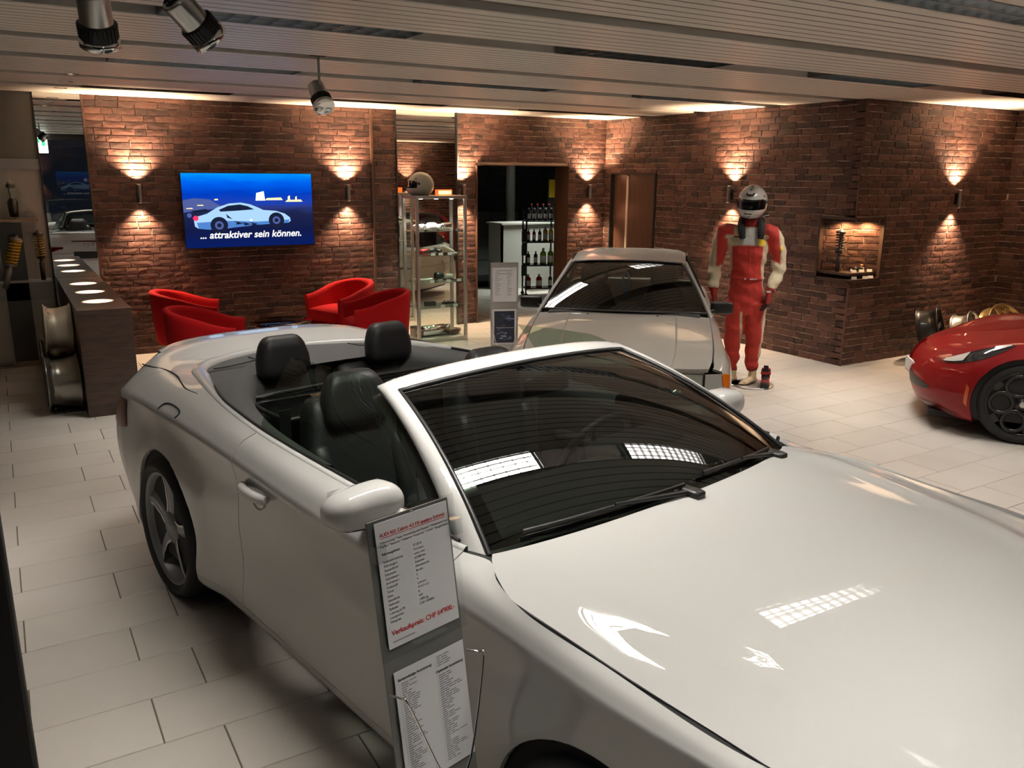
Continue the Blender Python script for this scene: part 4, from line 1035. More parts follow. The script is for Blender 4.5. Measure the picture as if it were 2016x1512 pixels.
for s in (1, -1):
    # A-pillar, B-pillar, C-pillar, side window
    def pil(a, b, w0, w1, nm, mt):
        q = MB(); rr_ = []
        for k in range(9):
            p = Vector(a).lerp(Vector(b), k/8); w = lerp(w0, w1, k/8); n = Vector((0, s*.75, .6)).normalized(); f = Vector((1, 0, -.4)).normalized()
            rr_.append([p+f*w, p+n*.016, p-f*w, p-n*.02])
        q.grid(rr_, 0, False, closed=True); return q.build(nm, mt, toy)
    pil((1.70, s*.712, .845), (1.08, s*.502, 1.222), .034, .028, 'pillar', 'toyota_paint')
    pil((.52, s*.71, .84), (.42, s*.53, 1.215), .03, .025, 'pillar', 'black_plastic')
    pil((-.62, s*.68, .845), (-.20, s*.535, 1.205), .09, .05, 'pillar', 'toyota_paint')
    MB().grid([[Vector((1.68, s*.705, .85)).lerp(Vector((1.07, s*.50, 1.21)), k/6) for k in range(7)], [Vector((.52, s*.705, .845)).lerp(Vector((.42, s*.525, 1.21)), k/6) for k in range(7)], [Vector((-.58, s*.68, .85)).lerp(Vector((-.18, s*.53, 1.20)), k/6) for k in range(7)]]).build('side_window', 'dark_glass', toy, False)
    # mirrors
    q = MB().rbox((.08, .185, .10), .022, 5); q.xf(Matrix.Translation((1.50, s*.805, .895))); mr = q.build('side_mirror', 'black_plastic', toy)
    MB().box((1.456, s*.725, .852), (1.459, s*.885, .938)).build('mirror_glass', 'mirror', mr)
    MB().tube([(1.52, s*.745, .87), (1.56, s*.705, .86)], .022, 8).build('mirror_arm', 'black_plastic', mr)
    # headlamp: recessed housing, chrome bowl, lens, amber corner light
    MB().box((2.945, s*.30, .505), (2.955, s*.60, .655)).build('headlamp_bowl', 'brushed', toy)
    MB().box((2.97, s*.29, .495), (3.035, s*.61, .505)).box((2.94, s*.29, .652), (2.985, s*.61, .658)).build('headlamp_frame', 'black_plastic', toy)
    MB().lathe([(0, 0), (.05, .012), (.056, .03)], (2.97, s*.43, .57), (1, 0, 0), 20).build('headlamp_reflector', 'chrome', toy)
    MB().add([(3.03, s*.30, .505), (3.03, s*.605, .505), (2.985, s*.605, .652), (2.99, s*.30, .652)], [(0, 1, 2, 3)]).build('headlamp_lens', 'clear_glass', toy)
    rr_ = [[(3.02, s*.615, .505), (2.975, s*.615, .655)], [(2.965, s*.745, .505), (2.93, s*.725, .655)]]
    MB().grid(rr_).build('parking_light', 'headlamp_grey', toy) if 'headlamp_grey' in MATS else (mat('headlamp_grey', (.35, .34, .32), .15, coat=1.), MB().grid(rr_).build('parking_light', 'headlamp_grey', toy))
    if 'amber' not in MATS: mat('amber', (.65, .16, .01), .2, coat=1.)
    MB().grid([[(2.965, s*.748, .505), (2.93, s*.728, .655)], [(2.93, s*.779, .508), (2.905, s*.762, .65)], [(2.87, s*.794, .515), (2.86, s*.790, .635)]]).build('turn_signal', 'amber', toy)
    MB().box((1.2, s*.803, .52), (1.20+.9, s*.816, .56)).build('side_moulding', 'black_plastic', toy)
    # rally mud-flap style corner lamp cover seen past the bumper
    for wx, _z in T_W:
        def sp(q, rr, w, side):
            q.add([(-.016, side*w*.36, .05), (.016, side*w*.36, .05), (.045, side*w*.42, rr*.62), (.075, side*w*.42, rr-.012), (.045, side*w*.42, rr-.012), (.012, side*w*.42, rr*.66), (-.012, side*w*.42, rr*.66), (-.045, side*w*.42, rr-.012), (-.075, side*w*.42, rr-.012), (-.045, side*w*.42, rr*.62)],
                  [(0, 1, 2, 5, 6, 9), (2, 3, 4, 5), (6, 7, 8, 9)])
            q.add([(-.016, side*w*.22, .05), (.016, side*w*.22, .05), (.045, side*w*.30, rr*.62), (.075, side*w*.30, rr-.012), (.045, side*w*.30, rr-.012), (.012, side*w*.30, rr*.66), (-.012, side*w*.30, rr*.66), (-.045, side*w*.30, rr-.012), (-.075, side*w*.30, rr-.012), (-.045, side*w*.30, rr*.62)],
                  [(0, 1, 2, 5, 6, 9), (2, 3, 4, 5), (6, 7, 8, 9)])
        spoke_wheel(toy, 'wheel', (wx, s*.715, .285), .285, .205, .19, s, 8, sp, ['wheel_silver', 'wheel_silver'])
# rear hatch glass
MB().grid([[Vector((-.44, -.52+1.04*j/10, 1.20)).lerp(Vector((-.88, -.55+1.1*j/10, .86)), k/6) for j in range(11)] for k in range(7)]).build('rear_window', 'dark_glass', toy, False)
# grille, plate board reading TOYOTA, bumper strip
MB().box((2.985, -.29, .515), (3.03, .29, .625)).build('grille', 'black_plastic', toy)
MB().box((3.03, -.29, .618), (3.036, .29, .624)).box((3.03, -.29, .515), (3.036, .29, .520)).build('grille_trim', 'chrome', toy)
MB().box((3.07, -.57, .475), (3.115, .57, .49)).build('bumper_strip', 'black_plastic', toy)
MB().box((3.138, -.26, .30), (3.146, .26, .41)).build('plate_board', 'black_plastic', toy)
def text(body, size, M, matn, parent, name='lettering', align='CENTER', ext=.0008, shear=0., bold=False, font=None):
    cu = bpy.data.curves.new(name, 'FONT'); cu.body = body; cu.size = size; cu.align_x = align; cu.align_y = 'CENTER'; cu.extrude = ext; cu.shear = shear
    if bold: cu.offset = size*.018
    o = bpy.data.objects.new(name+'_curve', cu)
    me = bpy.data.meshes.new_from_object(o); bpy.data.objects.remove(o); bpy.data.curves.remove(cu)
    me.transform(M); me.materials.clear(); me.materials.append(M_(matn)); me.name = name
    return link(name, me, parent)
mat('letter_grey', (.42, .42, .42), .5)
RX = Matrix.Rotation(pi/2, 4, 'X')     # text upright, reading along +x, facing -y
def facing(p, n, s=1.):
    """text plane at p facing unit vector n (horizontal), upright"""
    n = Vector(n).normalized(); z = Vector((0, 0, 1)); x = z.cross(n).normalized(); z = n.cross(x)
    return Matrix(((x.x, z.x, n.x, p[0]), (x.y, z.y, n.y, p[1]), (x.z, z.z, n.z, p[2]), (0, 0, 0, 1)))
text('TOYOTA', .085, facing((3.148, 0, .355), (1, 0, 0)), 'letter_grey', toy, bold=True)
for s in (1, -1): text('tuninglovers', .13, facing((.62, s*.812, .66), (0, s, 0)), 'letter_grey', toy)
# interior and the lanyard on the mirror
MB().box((-.3, -.62, .20), (1.9, .62, .25)).build('cabin_floor', 'black_matte', toy)
q = MB().rbox((.35, 1.26, .16), .05, 6); q.xf(Matrix.Translation((1.62, 0, .80))); q.build('dashboard', 'dash', toy)
for s in (1, -1):
    q = MB().rbox((.15, .46, .62), .06, 6, lambda v: Vector((v.x, v.y*(1-.35*sstep(.05, .31, v.z)), v.z))); q.xf(Matrix.Translation((.70, s*.33, .66)) @ Matrix.Rotation(radians(-16), 4, 'Y')); q.build('backrest', 'leather', toy)
    q = MB().rbox((.45, .46, .16), .06, 5); q.xf(Matrix.Translation((.95, s*.33, .38))); q.build('seat_cushion', 'leather', toy)
    q = MB().rbox((.09, .26, .17), .04, 5); q.xf(Matrix.Translation((.60, s*.33, 1.04))); q.build('headrest', 'leather', toy)
q = MB().rbox((.03, .20, .06), .013, 4); q.xf(Matrix.Translation((1.20, 0, 1.145))); q.build('inner_mirror', 'black_plastic', toy)
mat('lanyard_blue', (.22, .34, .48), .7, var=.4, vscale=60)
pts = crv([(1.235, -.01, 1.15), (1.26, .020, 1.10), (1.27, .018, 1.03), (1.27, .0, .985), (1.27, -.028, 1.03), (1.26, -.03, 1.10)], 5, True)
lan = empty('lanyard', 'pale blue fabric lanyard loop hanging from the mirror of the older coupe', 'lanyard', toy.matrix_basis @ Vector((1.27, 0, .95)), toy.rotation_euler.z)
q = MB()
for a, b in zip(pts, pts[1:]+pts[:1]):
    a = Vector(a)-Vector((1.27, 0, .95)); b = Vector(b)-Vector((1.27, 0, .95)); q.add([a+Vector((0, .011, 0)), a-Vector((0, .011, 0)), b-Vector((0, .011, 0)), b+Vector((0, .011, 0))], [(0, 1, 2, 3)], 0, True)
q.build('loop', 'lanyard_blue', lan); MB().box((-.006, -.022, -.035), (.006, .016, .035), 0, .003).build('pendant', 'lanyard_blue', lan)
# ------------------------------------------------------------------ the red mid-engined sports car
_az = radians(-33); af = Vector((sin(_az), cos(_az), 0))
alfa = empty('sports_car', 'low red sports car with black wheels and slim headlamps', 'car', (7.15, 3.665, 0), frame_rz(af.x, af.y))
L_W = [(0., .312), (-2.38, .325)]; L_R = .352
L_ST = [
    [(.60, 0, .15), (.70, 0, .14), (.77, 0, .25), (.795, 0, .38), (.765, 0, .50), (.70, 0, .585), (.62, 0, .625), (.50, 0, .668)],
    [(.58, .30, .15), (.68, .32, .14), (.75, .34, .25), (.765, .34, .38), (.73, .33, .50), (.645, .31, .595), (.54, .22, .640), (.40, 0, .690)],
    [(.46, .58, .15), (.53, .64, .135), (.60, .67, .25), (.60, .68, .38), (.555, .665, .52), (.46, .62, .635), (.35, .42, .665), (.24, 0, .715)],
    [(.33, .74, .15), (.355, .81, .13), (.39, .85, .25), (.39, .86, .38), (.36, .845, .56), (.27, .755, .705), (.20, .48, .70), (.10, 0, .74)],
    [(0, .78, .15), (0, .87, .13), (0, .885, .25), (0, .898, .40), (0, .895, .60), (0, .80, .760), (0, .55, .725), (-.06, 0, .77)],
    [(-.36, .78, .15), (-.36, .87, .13), (-.36, .885, .25), (-.36, .89, .40), (-.36, .885, .62), (-.36, .80, .765), (-.36, .60, .765), (-.36, 0, .815)],
    [(-.66, .78, .15), (-.66, .86, .13), (-.66, .87, .25), (-.66, .86, .40), (-.66, .865, .62), (-.66, .80, .755), (-.66, .64, .815), (-.62, 0, .86)],
    [(-1.1, .78, .15), (-1.1, .85, .13), (-1.1, .86, .25), (-1.1, .83, .40), (-1.1, .85, .62), (-1.1, .82, .77), (-1.12, .55, 1.10), (-1.12, 0, 1.165)],
    [(-1.6, .78, .15), (-1.6, .85, .13), (-1.6, .87, .25), (-1.6, .85, .40), (-1.6, .88, .62), (-1.6, .86, .80), (-1.6, .55, 1.11), (-1.6, 0, 1.175)],
    [(-2.02, .80, .15), (-2.02, .88, .13), (-2.02, .91, .25), (-2.02, .92, .40), (-2.02, .93, .62), (-2.02, .88, .84), (-2.02, .50, 1.03), (-2.02, 0, 1.10)],
    [(-2.38, .80, .15), (-2.38, .90, .13), (-2.38, .92, .25), (-2.38, .93, .40), (-2.38, .93, .64), (-2.38, .86, .86), (-2.38, .50, .95), (-2.38, 0, 1.0)],
    [(-2.75, .76, .18), (-2.75, .86, .2), (-2.75, .89, .28), (-2.75, .91, .40), (-2.75, .90, .64), (-2.75, .82, .84), (-2.75, .5, .90), (-2.75, 0, .93)],
    [(-3.05, .3, .25), (-3.10, .45, .24), (-3.13, .6, .3), (-3.16, .66, .42), (-3.14, .66, .64), (-3.06, .62, .80), (-3.0, .4, .85), (-3.0, 0, .87)],
    [(-3.08, 0, .25), (-3.14, 0, .24), (-3.18, 0, .3), (-3.22, 0, .42), (-3.20, 0, .64), (-3.12, 0, .80), (-3.05, 0, .84), (-3.0, 0, .87)]]
LG, LI, LV = ribbon(L_ST, (), [6, 7, 8, 14, 14, 8, 8, 6, 8, 10, 10, 6, 5], [2, 3, 4, 5, 6, 6, 8])
flare(LG, L_W, L_R, .022, .10)
LK = cut_arches(LG, L_W, L_R)
for s in (1, -1):
    panel('front_bumper', LG, LK, 0, LI[3], 0, LV[5], 'alfa_paint', alfa, s, edges='')
    panel('front_fender', LG, LK, LI[3], LI[6], 0, LV[5], 'alfa_paint', alfa, s, edges='')
    panel('hood', LG, LK, 0, LI[6], LV[5], LV[7], 'alfa_paint', alfa, s, edges='r', gap=.002)
    panel('windscreen', LG, LK, LI[6], LI[7], LV[5]+3, LV[7], 'black_gloss', alfa, s, edges='')
    panel('door', LG, LK, LI[6], LI[8], 0, LV[5]+3, 'alfa_paint', alfa, s, edges='lr')
    panel('roof', LG, LK, LI[7], LI[9], LV[5]+3, LV[7], 'alfa_paint', alfa, s, edges='')
    panel('rear_fender', LG, LK, LI[8], LI[13], 0, LV[5]+3, 'alfa_paint', alfa, s, edges='')
    panel('engine_cover', LG, LK, LI[9], LI[13], LV[5]+3, LV[7], 'alfa_paint', alfa, s, edges='')
arch_liner(alfa, L_W, L_R-.004, .86, .5)
MB().box((-2.9, -.7, .11), (.62, .7, .15)).build('underbody', 'black_matte', alfa)
def lpt(u, v, s, out=.003):
    i = max(0, min(len(LG)-1.001, u)); j = max(0, min(len(LG[0])-1.001, v)); a, b = int(i), int(j); fu, fv = i-a, j-b
    p = LG[a][b].lerp(LG[a+1][b], fu).lerp(LG[a][b+1].lerp(LG[a+1][b+1], fu), fv)
    n = (LG[a+1][b]-LG[a][b]).cross(LG[a][b+1]-LG[a][b]); n.normalize(); 
    if n.dot(p-Vector((p.x-.3, 0, .3))) < 0: n = -n
    p = p+n*out; return Vector((p.x, s*p.y, p.z))
for s in (1, -1):
    # leaf-shaped headlamp lying on the fender
    rows = []; rim_ = []; n_ = 22
    for k in range(n_+1):
        t = k/n_; u = lerp(LI[2]-1.5, LI[3]+9.5, t); c = lerp(LV[4]+1.6, LV[5]-.2, t); w = 2.3*sin(pi*min(1, t*1.0))**.75*lerp(1.0, .72, t)
        rows.append([lpt(u, c-w+2*w*m/6, s, .0035+.008*sin(pi*m/6)*sin(pi*t)) for m in range(7)])
    hl = MB().grid(rows, 0, True).build('headlamp', 'headlamp_dark', alfa) if 'headlamp_dark' in MATS else (mat('headlamp_dark', (.03, .03, .032), .12, coat=1.), MB().grid(rows, 0, True).build('headlamp', 'headlamp_dark', alfa))[1]
    if 'headlamp_bright' not in MATS: mat('headlamp_bright', (.75, .73, .70), .25, metal=.3, coat=1.)
    def patch(t0, t1, m0, m1):
        rr_ = []
        for k in range(9):
            t = lerp(t0, t1, k/8); u = lerp(LI[2]-1.5, LI[3]+9.5, t); c = lerp(LV[4]+1.6, LV[5]-.2, t); w = 2.3*sin(pi*t)**.75*lerp(1.0, .72, t)
            rr_.append([lpt(u, c-w+2*w*lerp(m0, m1, m/4), s, .015) for m in range(5)])
        return MB().grid(rr_, 0, True)
    patch(.06, .34, .12, .85).build('lens', 'headlamp_bright', hl); patch(.66, .93, .45, .88).build('daytime_light', 'headlamp_bright', hl)
    # lower intake with its dark mesh
    rows = []
    for k in range(11):
        t = k/10; u = lerp(0.0, LI[2]-1., t); w = 3.3*(1-.8*t**2.5); c = LV[2]+2.6-.3*t
        rows.append([lpt(u, c-w/2+w*m/5, s, .004) for m in range(6)])
    MB().grid(rows, 0, True).build('intake', 'black_plastic', alfa)
    rows = [[lpt(lerp(LI[1]+1, LI[2]+6, t), LV[1]+.9-.6*abs(2*t-1)+1.1*m/3, s, .004) for m in range(4)] for t in [k/8 for k in range(9)]]
    MB().grid(rows, 0, True).build('chin_slot', 'alfa_dark', alfa) if 'alfa_dark' in MATS else (mat('alfa_dark', (.09, .004, .005), .4), MB().grid(rows, 0, True).build('chin_slot', 'alfa_dark', alfa))
    for wx, wz in L_W:
        rwh = .312 if wx == 0 else .325
        e = bpy.data.objects.new('wheel', None); COL.objects.link(e); e.parent = alfa; e.location = (wx, s*.775, wz); e.empty_display_size = .1
        wheel_tire(e, rwh, .240, .215, s); rim_barrel(MB(), .240, .215, s).build('rim', 'wheel_dark', e)
        for k in range(5):
            a = 2*pi*k/5+.31; c = Vector((.142*sin(a), s*.085, .142*cos(a)))
            MB().tube([c+Vector((.078*cos(b), 0, .078*sin(b))) for b in [2*pi*m/28 for m in range(28)]], .017, 8, closed=True).build('spoke_ring', 'wheel_dark', e)
            MB().obox((.215*sin(a+pi/5), s*.082, .215*cos(a+pi/5)), (cos(a+pi/5), 0, -sin(a+pi/5)), (0, 1, 0), (sin(a+pi/5), 0, cos(a+pi/5)), .035, .014, .022).build('web', 'wheel_dark', e)
        MB().lathe([(0, s*.102), (.026, s*.102), (.03, s*.096), (.06, s*.09), (.07, s*.07)], (0, 0, 0), (0, 1, 0), 24).build('hub', 'wheel_dark', e)
        MB().lathe([(0, s*.1035), (.02, s*.1035), (.022, s*.102)], (0, 0, 0), (0, 1, 0), 20).build('hub_badge', 'alu', e)
        MB().lathe([(0, s*.02), (.15, s*.02), (.155, -s*.01), (0, -s*.01)], (0, 0, 0), (0, 1, 0), 36).build('brake_disc', 'alu_dull', e)
        MB().obox((-.03, s*.03, .10), (1, 0, 0), (0, 1, 0), (0, 0, 1), .04, .02, .055).build('brake_caliper', 'alu', e)
mat('plate_white', (.75, .75, .73), .5)
MB().obox((.790, .16, .40), Vector((.97, .24, 0)), Vector((-.24, .97, 0)), (0, 0, 1), .006, .15, .05).build('plate', 'plate_white', alfa)
MB().obox((.786, .16, .34), Vector((.97, .24, 0)), Vector((-.24, .97, 0)), (0, 0, 1), .004, .16, .012).build('plate_holder', 'alu', alfa)
if 'orange_marker' not in MATS: mat('orange_marker', (.55, .09, .01), .25, coat=1.)
MB().grid([[lpt(LI[3]+t*1.2, LV[2]+1.0+m*2.2-t, 1, .004) for m in range(3)] for t in (0, .8)]).build('side_marker', 'orange_marker', alfa)
# ------------------------------------------------------------------ counter with three light pools
ct = MB().box((.444, 7.42, 0), (.845, 9.885, .885), 0, .003).build('counter', 'counter_wood', label='long narrow dark wood counter running to the mirror', category='counter')
for k, y in enumerate((9.27, 8.59, 7.92)):
    e = empty('downlight', ('ceiling downlight over the mirror end of the wood counter', 'ceiling downlight over the middle of the wood counter', 'ceiling downlight over the near end of the wood counter')[k], 'light', (.645, y, ZC-.001), 0, 'counter downlights')
    MB().lathe([(.045, .02), (.045, .0), (.052, -.003), (.058, 0)], n=24).build('trim_ring', 'chrome', e)
    MB().lathe([(0, .012), (.04, .012)], n=20).build('lens', 'bulb_glow', e)
    L = bpy.data.lights.new('beam', 'SPOT'); L.energy = 9000; L.color = (1., .86, .68); L.spot_size = radians(8); L.spot_blend = .55; L.shadow_soft_size = .01
    o = bpy.data.objects.new('beam', L); COL.objects.link(o); o.parent = e; o.location = (0, 0, -.01)
# ------------------------------------------------------------------ loose alloy rims
def loose_rim(pos, axis, r, w, matn, label, spokes=7, face=True):
    """a bare rim: axis points out of its face"""
    e = empty('alloy_rim', label, 'rim', pos, 0, 'loose alloy rims')
    ax = Vector(axis).normalized(); x = ax.orthogonal().normalized(); y = ax.cross(x)
    M = Matrix(((x.x, ax.x, y.x, 0), (x.y, ax.y, y.y, 0), (x.z, ax.z, y.z, 0), (0, 0, 0, 1)))
    h = w/2; pr = [(r-.012, h*.97), (r, h), (r, h*.90), (r-.016, h*.84), (r-.018, h*.70), (r-.034, h*.62), (r-.036, h*.1), (r-.022, -h*.55), (r-.014, -h*.85), (r, -h*.9), (r, -h), (r-.012, -h*.97)]
    inn = [(r-.014, h*.95), (r-.030, h*.6), (r-.050, h*.1), (r-.036, -h*.6), (r-.016, -h*.95)]
    MB().lathe(pr, (0, 0, 0), (0, 1, 0), 48).lathe(inn, (0, 0, 0), (0, 1, 0), 48).xf(M).build('barrel', matn, e)
    if face:
        for k in range(spokes):
            a = 2*pi*k/spokes
            q = MB().add([(-.028, h*.62, .04), (.028, h*.62, .04), (.020, h*.80, r*.6), (.030, h*.82, r-.02), (-.030, h*.82, r-.02), (-.020, h*.80, r*.6),
                          (-.028, h*.40, .04), (.028, h*.40, .04), (.020, h*.58, r*.6), (.030, h*.6, r-.02), (-.030, h*.6, r-.02), (-.020, h*.58, r*.6)],
                         [(0, 1, 2, 5), (5, 2, 3, 4), (6, 11, 8, 7), (11, 10, 9, 8), (0, 6, 7, 1), (1, 7, 8, 2), (2, 8, 9, 3), (5, 4, 10, 11), (0, 5, 11, 6)])
            q.xf(Matrix.Rotation(a, 4, 'Y')); q.xf(M); q.build('spoke', matn, e)
        MB().lathe([(0, h*.72), (.04, h*.70), (.07, h*.62), (.075, h*.3)], (0, 0, 0), (0, 1, 0), 20).xf(M).build('hub', matn, e)
    return e
mat('rim_pewter', (.30, .29, .25), .3, metal=.9); mat('rim_dark', (.06, .058, .052), .35, metal=.7)
loose_rim((.305, 7.80, .235), (-1, 0, .0), .235, .255, 'rim_pewter', 'large pewter alloy rim standing against the wood counter', 8)
loose_rim((.325, 8.05, .66), (-1, 0, .03), .205, .21, 'wheel_cream', 'cream alloy rim on top of the stack beside the counter', 8)
loose_rim((.320, 8.29, .24), (-1, 0, 0), .24, .20, 'rim_dark', 'dark alloy rim leaning between pewter and cream rims', 8)
loose_rim((.29, 8.85, .22), (-1, 0, 0), .22, .20, 'rim_pewter', 'grey alloy rim far along the counter behind the stacked rims', 8)
loose_rim((8.62, 5.36, .345), (.42, -.86, .28), .245, .22, 'wheel_dark', 'black deep-dish alloy rim leaning at the brick wall', 6)
loose_rim((8.99, 5.16, .30), (.2, -.9, .35), .235, .19, 'wheel_silver', 'silver alloy rim next to the black deep-dish rim', 10)
loose_rim((9.80, 5.22, .27), (-.15, -.9, .5), .29, .16, 'wheel_gold', 'gold alloy rim behind the bonnet of the red car', 10)
# ------------------------------------------------------------------ red tub chairs and drum table
def tub_chair(pos, rz, label):
    e = empty('tub_chair', label, 'chair', pos, rz, 'red tub chairs round the drum table')
    # plan runs from the left arm front round the back to the right arm front; chair faces +x
    def plan(t, off=0.):
        R_ = .335-off
        if t < .25: return Vector((lerp(.33, -.02, t/.25), R_, 0))
        if t > .75: return Vector((lerp(-.02, .33, (t-.75)/.25), -R_, 0))
        a = pi/2+(t-.25)/.5*pi; return Vector((-.02+R_*cos(a), R_*sin(a), 0))
    def top(t): return lerp(.590, .745, sstep(0, .5, min(t, 1-t)*1.06))
    rows = []
    for k in range(49):
        t = k/48; o = plan(t); i = plan(t, .062); zt = top(t); m = plan(t, .031)
        tap = lambda v, z, f=.90: Vector((v.x*lerp(f, 1., (z-.17)/.5), v.y*lerp(f, 1., (z-.17)/.5), z))
        rows.append([tap(i, .36), tap(i, zt-.05), tap(i, zt-.018), tap(plan(t, .048), zt-.003), tap(m, zt), tap(plan(t, .014), zt-.003), tap(o, zt-.018), tap(o, zt-.06), tap(o, .40), tap(o, .20), tap(m, .175)])
    q = MB().grid(rows, 0, True)
    for r_ in (rows[0], rows[-1]): q.add([p for p in r_], [tuple(range(len(r_)))], 0, False)
    q.build('shell', 'red_fabric', e)
    q = MB().rbox((.56, .53, .16), .05, 7, lambda v: Vector((v.x, v.y*(1-.25*sstep(-.05, -.28, v.x)), v.z+.012*(1-(v.x/.28)**2)))); q.xf(Matrix.Translation((.055, 0, .365))); q.build('seat', 'red_fabric', e)
    for x, y in ((.24, .22), (.24, -.22), (-.22, .18), (-.22, -.18)):
        MB().tube([(x, y, .19), (x*1.06, y*1.06, 0)], [.02, .014], 10).build('leg', 'table_wood', e)
    return e
tub_chair((1.62, 9.45, 0), radians(-14), 'red tub chair against the brick wall beside the wood counter')
tub_chair((1.54, 8.12, 0), radians(-22), 'red tub chair nearest the spoiler of the convertible, beside the counter')
tub_chair((3.37, 9.38, 0), radians(200), 'red tub chair against the brick wall, its seat cushion in view')
tub_chair((3.40, 8.42, 0), radians(172), 'red tub chair in front of the glass cabinet, shell turned to the viewer')
tb_ = empty('drum_table', 'round honey-wood drum table with glass top among the red chairs', 'table', (2.45, 8.72, 0))
MB().lathe([(.29, 0), (.29, .40), (.275, .405), (.27, .36), (.27, .02)], n=40).build('drum', 'table_wood', tb_)
for a in (0, 120, 240): MB().cyl((.25*cos(radians(a)), .25*sin(radians(a)), .404), (.25*cos(radians(a)), .25*sin(radians(a)), .438), .012, 10).build('spacer', 'chrome', tb_)
MB().lathe([(0, .438), (.30, .438), (.303, .443), (.30, .448), (0, .448)], n=44).build('glass_top', 'dark_glass', tb_)
MB().lathe([(0, .36), (.268, .36)], n=30).build('inner_floor', 'black_matte', tb_)
for k, (x, y, l) in enumerate(((2.38, 8.66, 'small silver card holder inside the drum table'), (2.52, 8.70, 'small chrome ashtray inside the drum table'))):
    c = empty('table_trinket', l, 'ornament', (x, y, .36)); MB().lathe([(0, .0), (.028, 0), (.034, .02), (.030, .02), (.025, .006), (0, .006)], n=16).build('bowl', 'chrome', c) if k else MB().box((-.03, -.018, 0), (.03, .018, .035), 0, .004).build('holder', 'alu', c)
    if k == 0: MB().box((-.024, -.010, .03), (.024, -.004, .055)).build('card', 'paper', c)
# ------------------------------------------------------------------ television
tv = empty('television', 'large flat television showing a blue night scene with subtitle', 'television', (1.725, 9.80, 1.13))
TWd, THt = 1.465, .836
MB().box((0, 0, 0), (TWd, .055, THt), 0, .006).build('casing', 'black_plastic', tv)
MB().box((.35, .055, .2), (1.1, .068, .6)).build('wall_mount', 'black_matte', tv)
def screen_mat():
    m = bpy.data.materials.new('tv_sky'); m.use_nodes = True; MATS['tv_sky'] = m; t = m.node_tree; t.nodes.clear(); N, L = t.nodes, t.links
    o = N.new('ShaderNodeOutputMaterial'); e = N.new('ShaderNodeEmission'); e.inputs[1].default_value = .75
    tc = N.new('ShaderNodeTexCoord'); sp = N.new('ShaderNodeSeparateXYZ'); L.new(tc.outputs['Object'], sp.inputs[0])
    mr = N.new('ShaderNodeMapRange'); mr.inputs[1].default_value = 0; mr.inputs[2].default_value = THt; L.new(sp.outputs['Z'], mr.inputs[0])
    nz = N.new('ShaderNodeTexNoise'); nz.inputs['Scale'].default_value = 3; mp = N.new('ShaderNodeMapping'); mp.inputs['Scale'].default_value = (1, 1, 5); L.new(tc.outputs['Object'], mp.inputs[0]); L.new(mp.outputs[0], nz.inputs['Vector'])
    ad = N.new('ShaderNodeMath'); ad.operation = 'MULTIPLY_ADD'; ad.inputs[1].default_value = .12; ad.inputs[2].default_value = -.06; L.new(nz.outputs['Fac'], ad.inputs[0])
    a2 = N.new('ShaderNodeMath'); a2.operation = 'ADD'; L.new(mr.outputs[0], a2.inputs[0]); L.new(ad.outputs[0], a2.inputs[1])
    cr = N.new('ShaderNodeValToRGB'); E = cr.color_ramp.elements; E[0].position = 0; E[0].color = (.002, .012, .12, 1); E[1].position = 1.; E[1].color = (.0, .30, .95, 1)
    for p, c in ((.25, (.006, .010, .06)), (.46, (.012, .018, .07)), (.54, (.025, .04, .22)), (.60, (.012, .05, .42)), (.72, (.0, .045, .50)), (.86, (.0, .11, .80))):
        x = E.new(p); x.color = (*c, 1)
    L.new(a2.outputs[0], cr.inputs[0]); L.new(cr.outputs[0], e.inputs[0]); L.new(e.outputs[0], o.inputs[0])
screen_mat()
sc_ = MB().add([(.012, -.001, .018), (TWd-.012, -.001, .018), (TWd-.012, -.001, THt-.012), (.012, -.001, THt-.012)], [(0, 1, 2, 3)]).build('screen', 'tv_sky', tv)
emis('tv_car', (.42, .68, 1.), .72); emis('tv_car_shade', (.10, .28, .75), .6); emis('tv_dark', (.008, .012, .035), .9); emis('tv_red', (1., .03, .12), 1.0); emis('tv_lamps', (1., .72, .30), 1.3); emis('tv_white', (1, 1, 1), .9); emis('tv_town', (.10, .14, .42), .6)
def uvp(u, v, d): return (.012+(TWd-.024)*u, -.0012-d, THt-.012-(THt-.03)*v)
def poly(pts, matn, d, nm='picture'): return MB().add([uvp(u, v, d) for u, v in pts], [tuple(range(len(pts)))]).build(nm, matn, sc_)
def disc(u, v, r_, matn, d, nm='picture'): return MB().add([uvp(u+r_*cos(a)*.575, v+r_*sin(a), d) for a in [2*pi*k/24 for k in range(24)]], [tuple(range(24))]).build(nm, matn, sc_)
poly([(0, .36), (.08, .33), (.2, .35), (.24, .40), (.30, .46), (0, .52)], 'tv_town', .0002)
for u, v, a, b in ((.545, .24, .075, .13), (.62, .33, .14, .035), (.80, .30, .02, .09), (.86, .31, .015, .08), (.78, .36, .14, .03), (.23, .34, .03, .02), (.10, .42, .05, .012), (.02, .46, .05, .012)):
    poly([(u, v+b), (u+a, v+b), (u+a*.9, v), (u+a*.1, v+b*.2)], 'tv_white' if (u, v) == (.545, .24) else 'tv_lamps', .0004)
body = [(.075, .71), (.07, .63), (.10, .575), (.17, .54), (.25, .455), (.34, .405), (.43, .395), (.50, .42), (.56, .465), (.60, .50), (.70, .515), (.77, .555), (.81, .61), (.815, .66), (.79, .685), (.72, .69), (.60, .70), (.36, .735), (.30, .745), (.17, .755), (.10, .74)]
poly(body, 'tv_car', .0006)
poly([(.09, .66), (.30, .64), (.55, .66), (.81, .64), (.79, .685), (.60, .70), (.36, .735), (.17, .755), (.10, .74)], 'tv_car_shade', .0007)
poly([(.26, .49), (.33, .437), (.42, .42), (.48, .445), (.53, .49), (.40, .505), (.27, .515)], 'tv_dark', .0008)
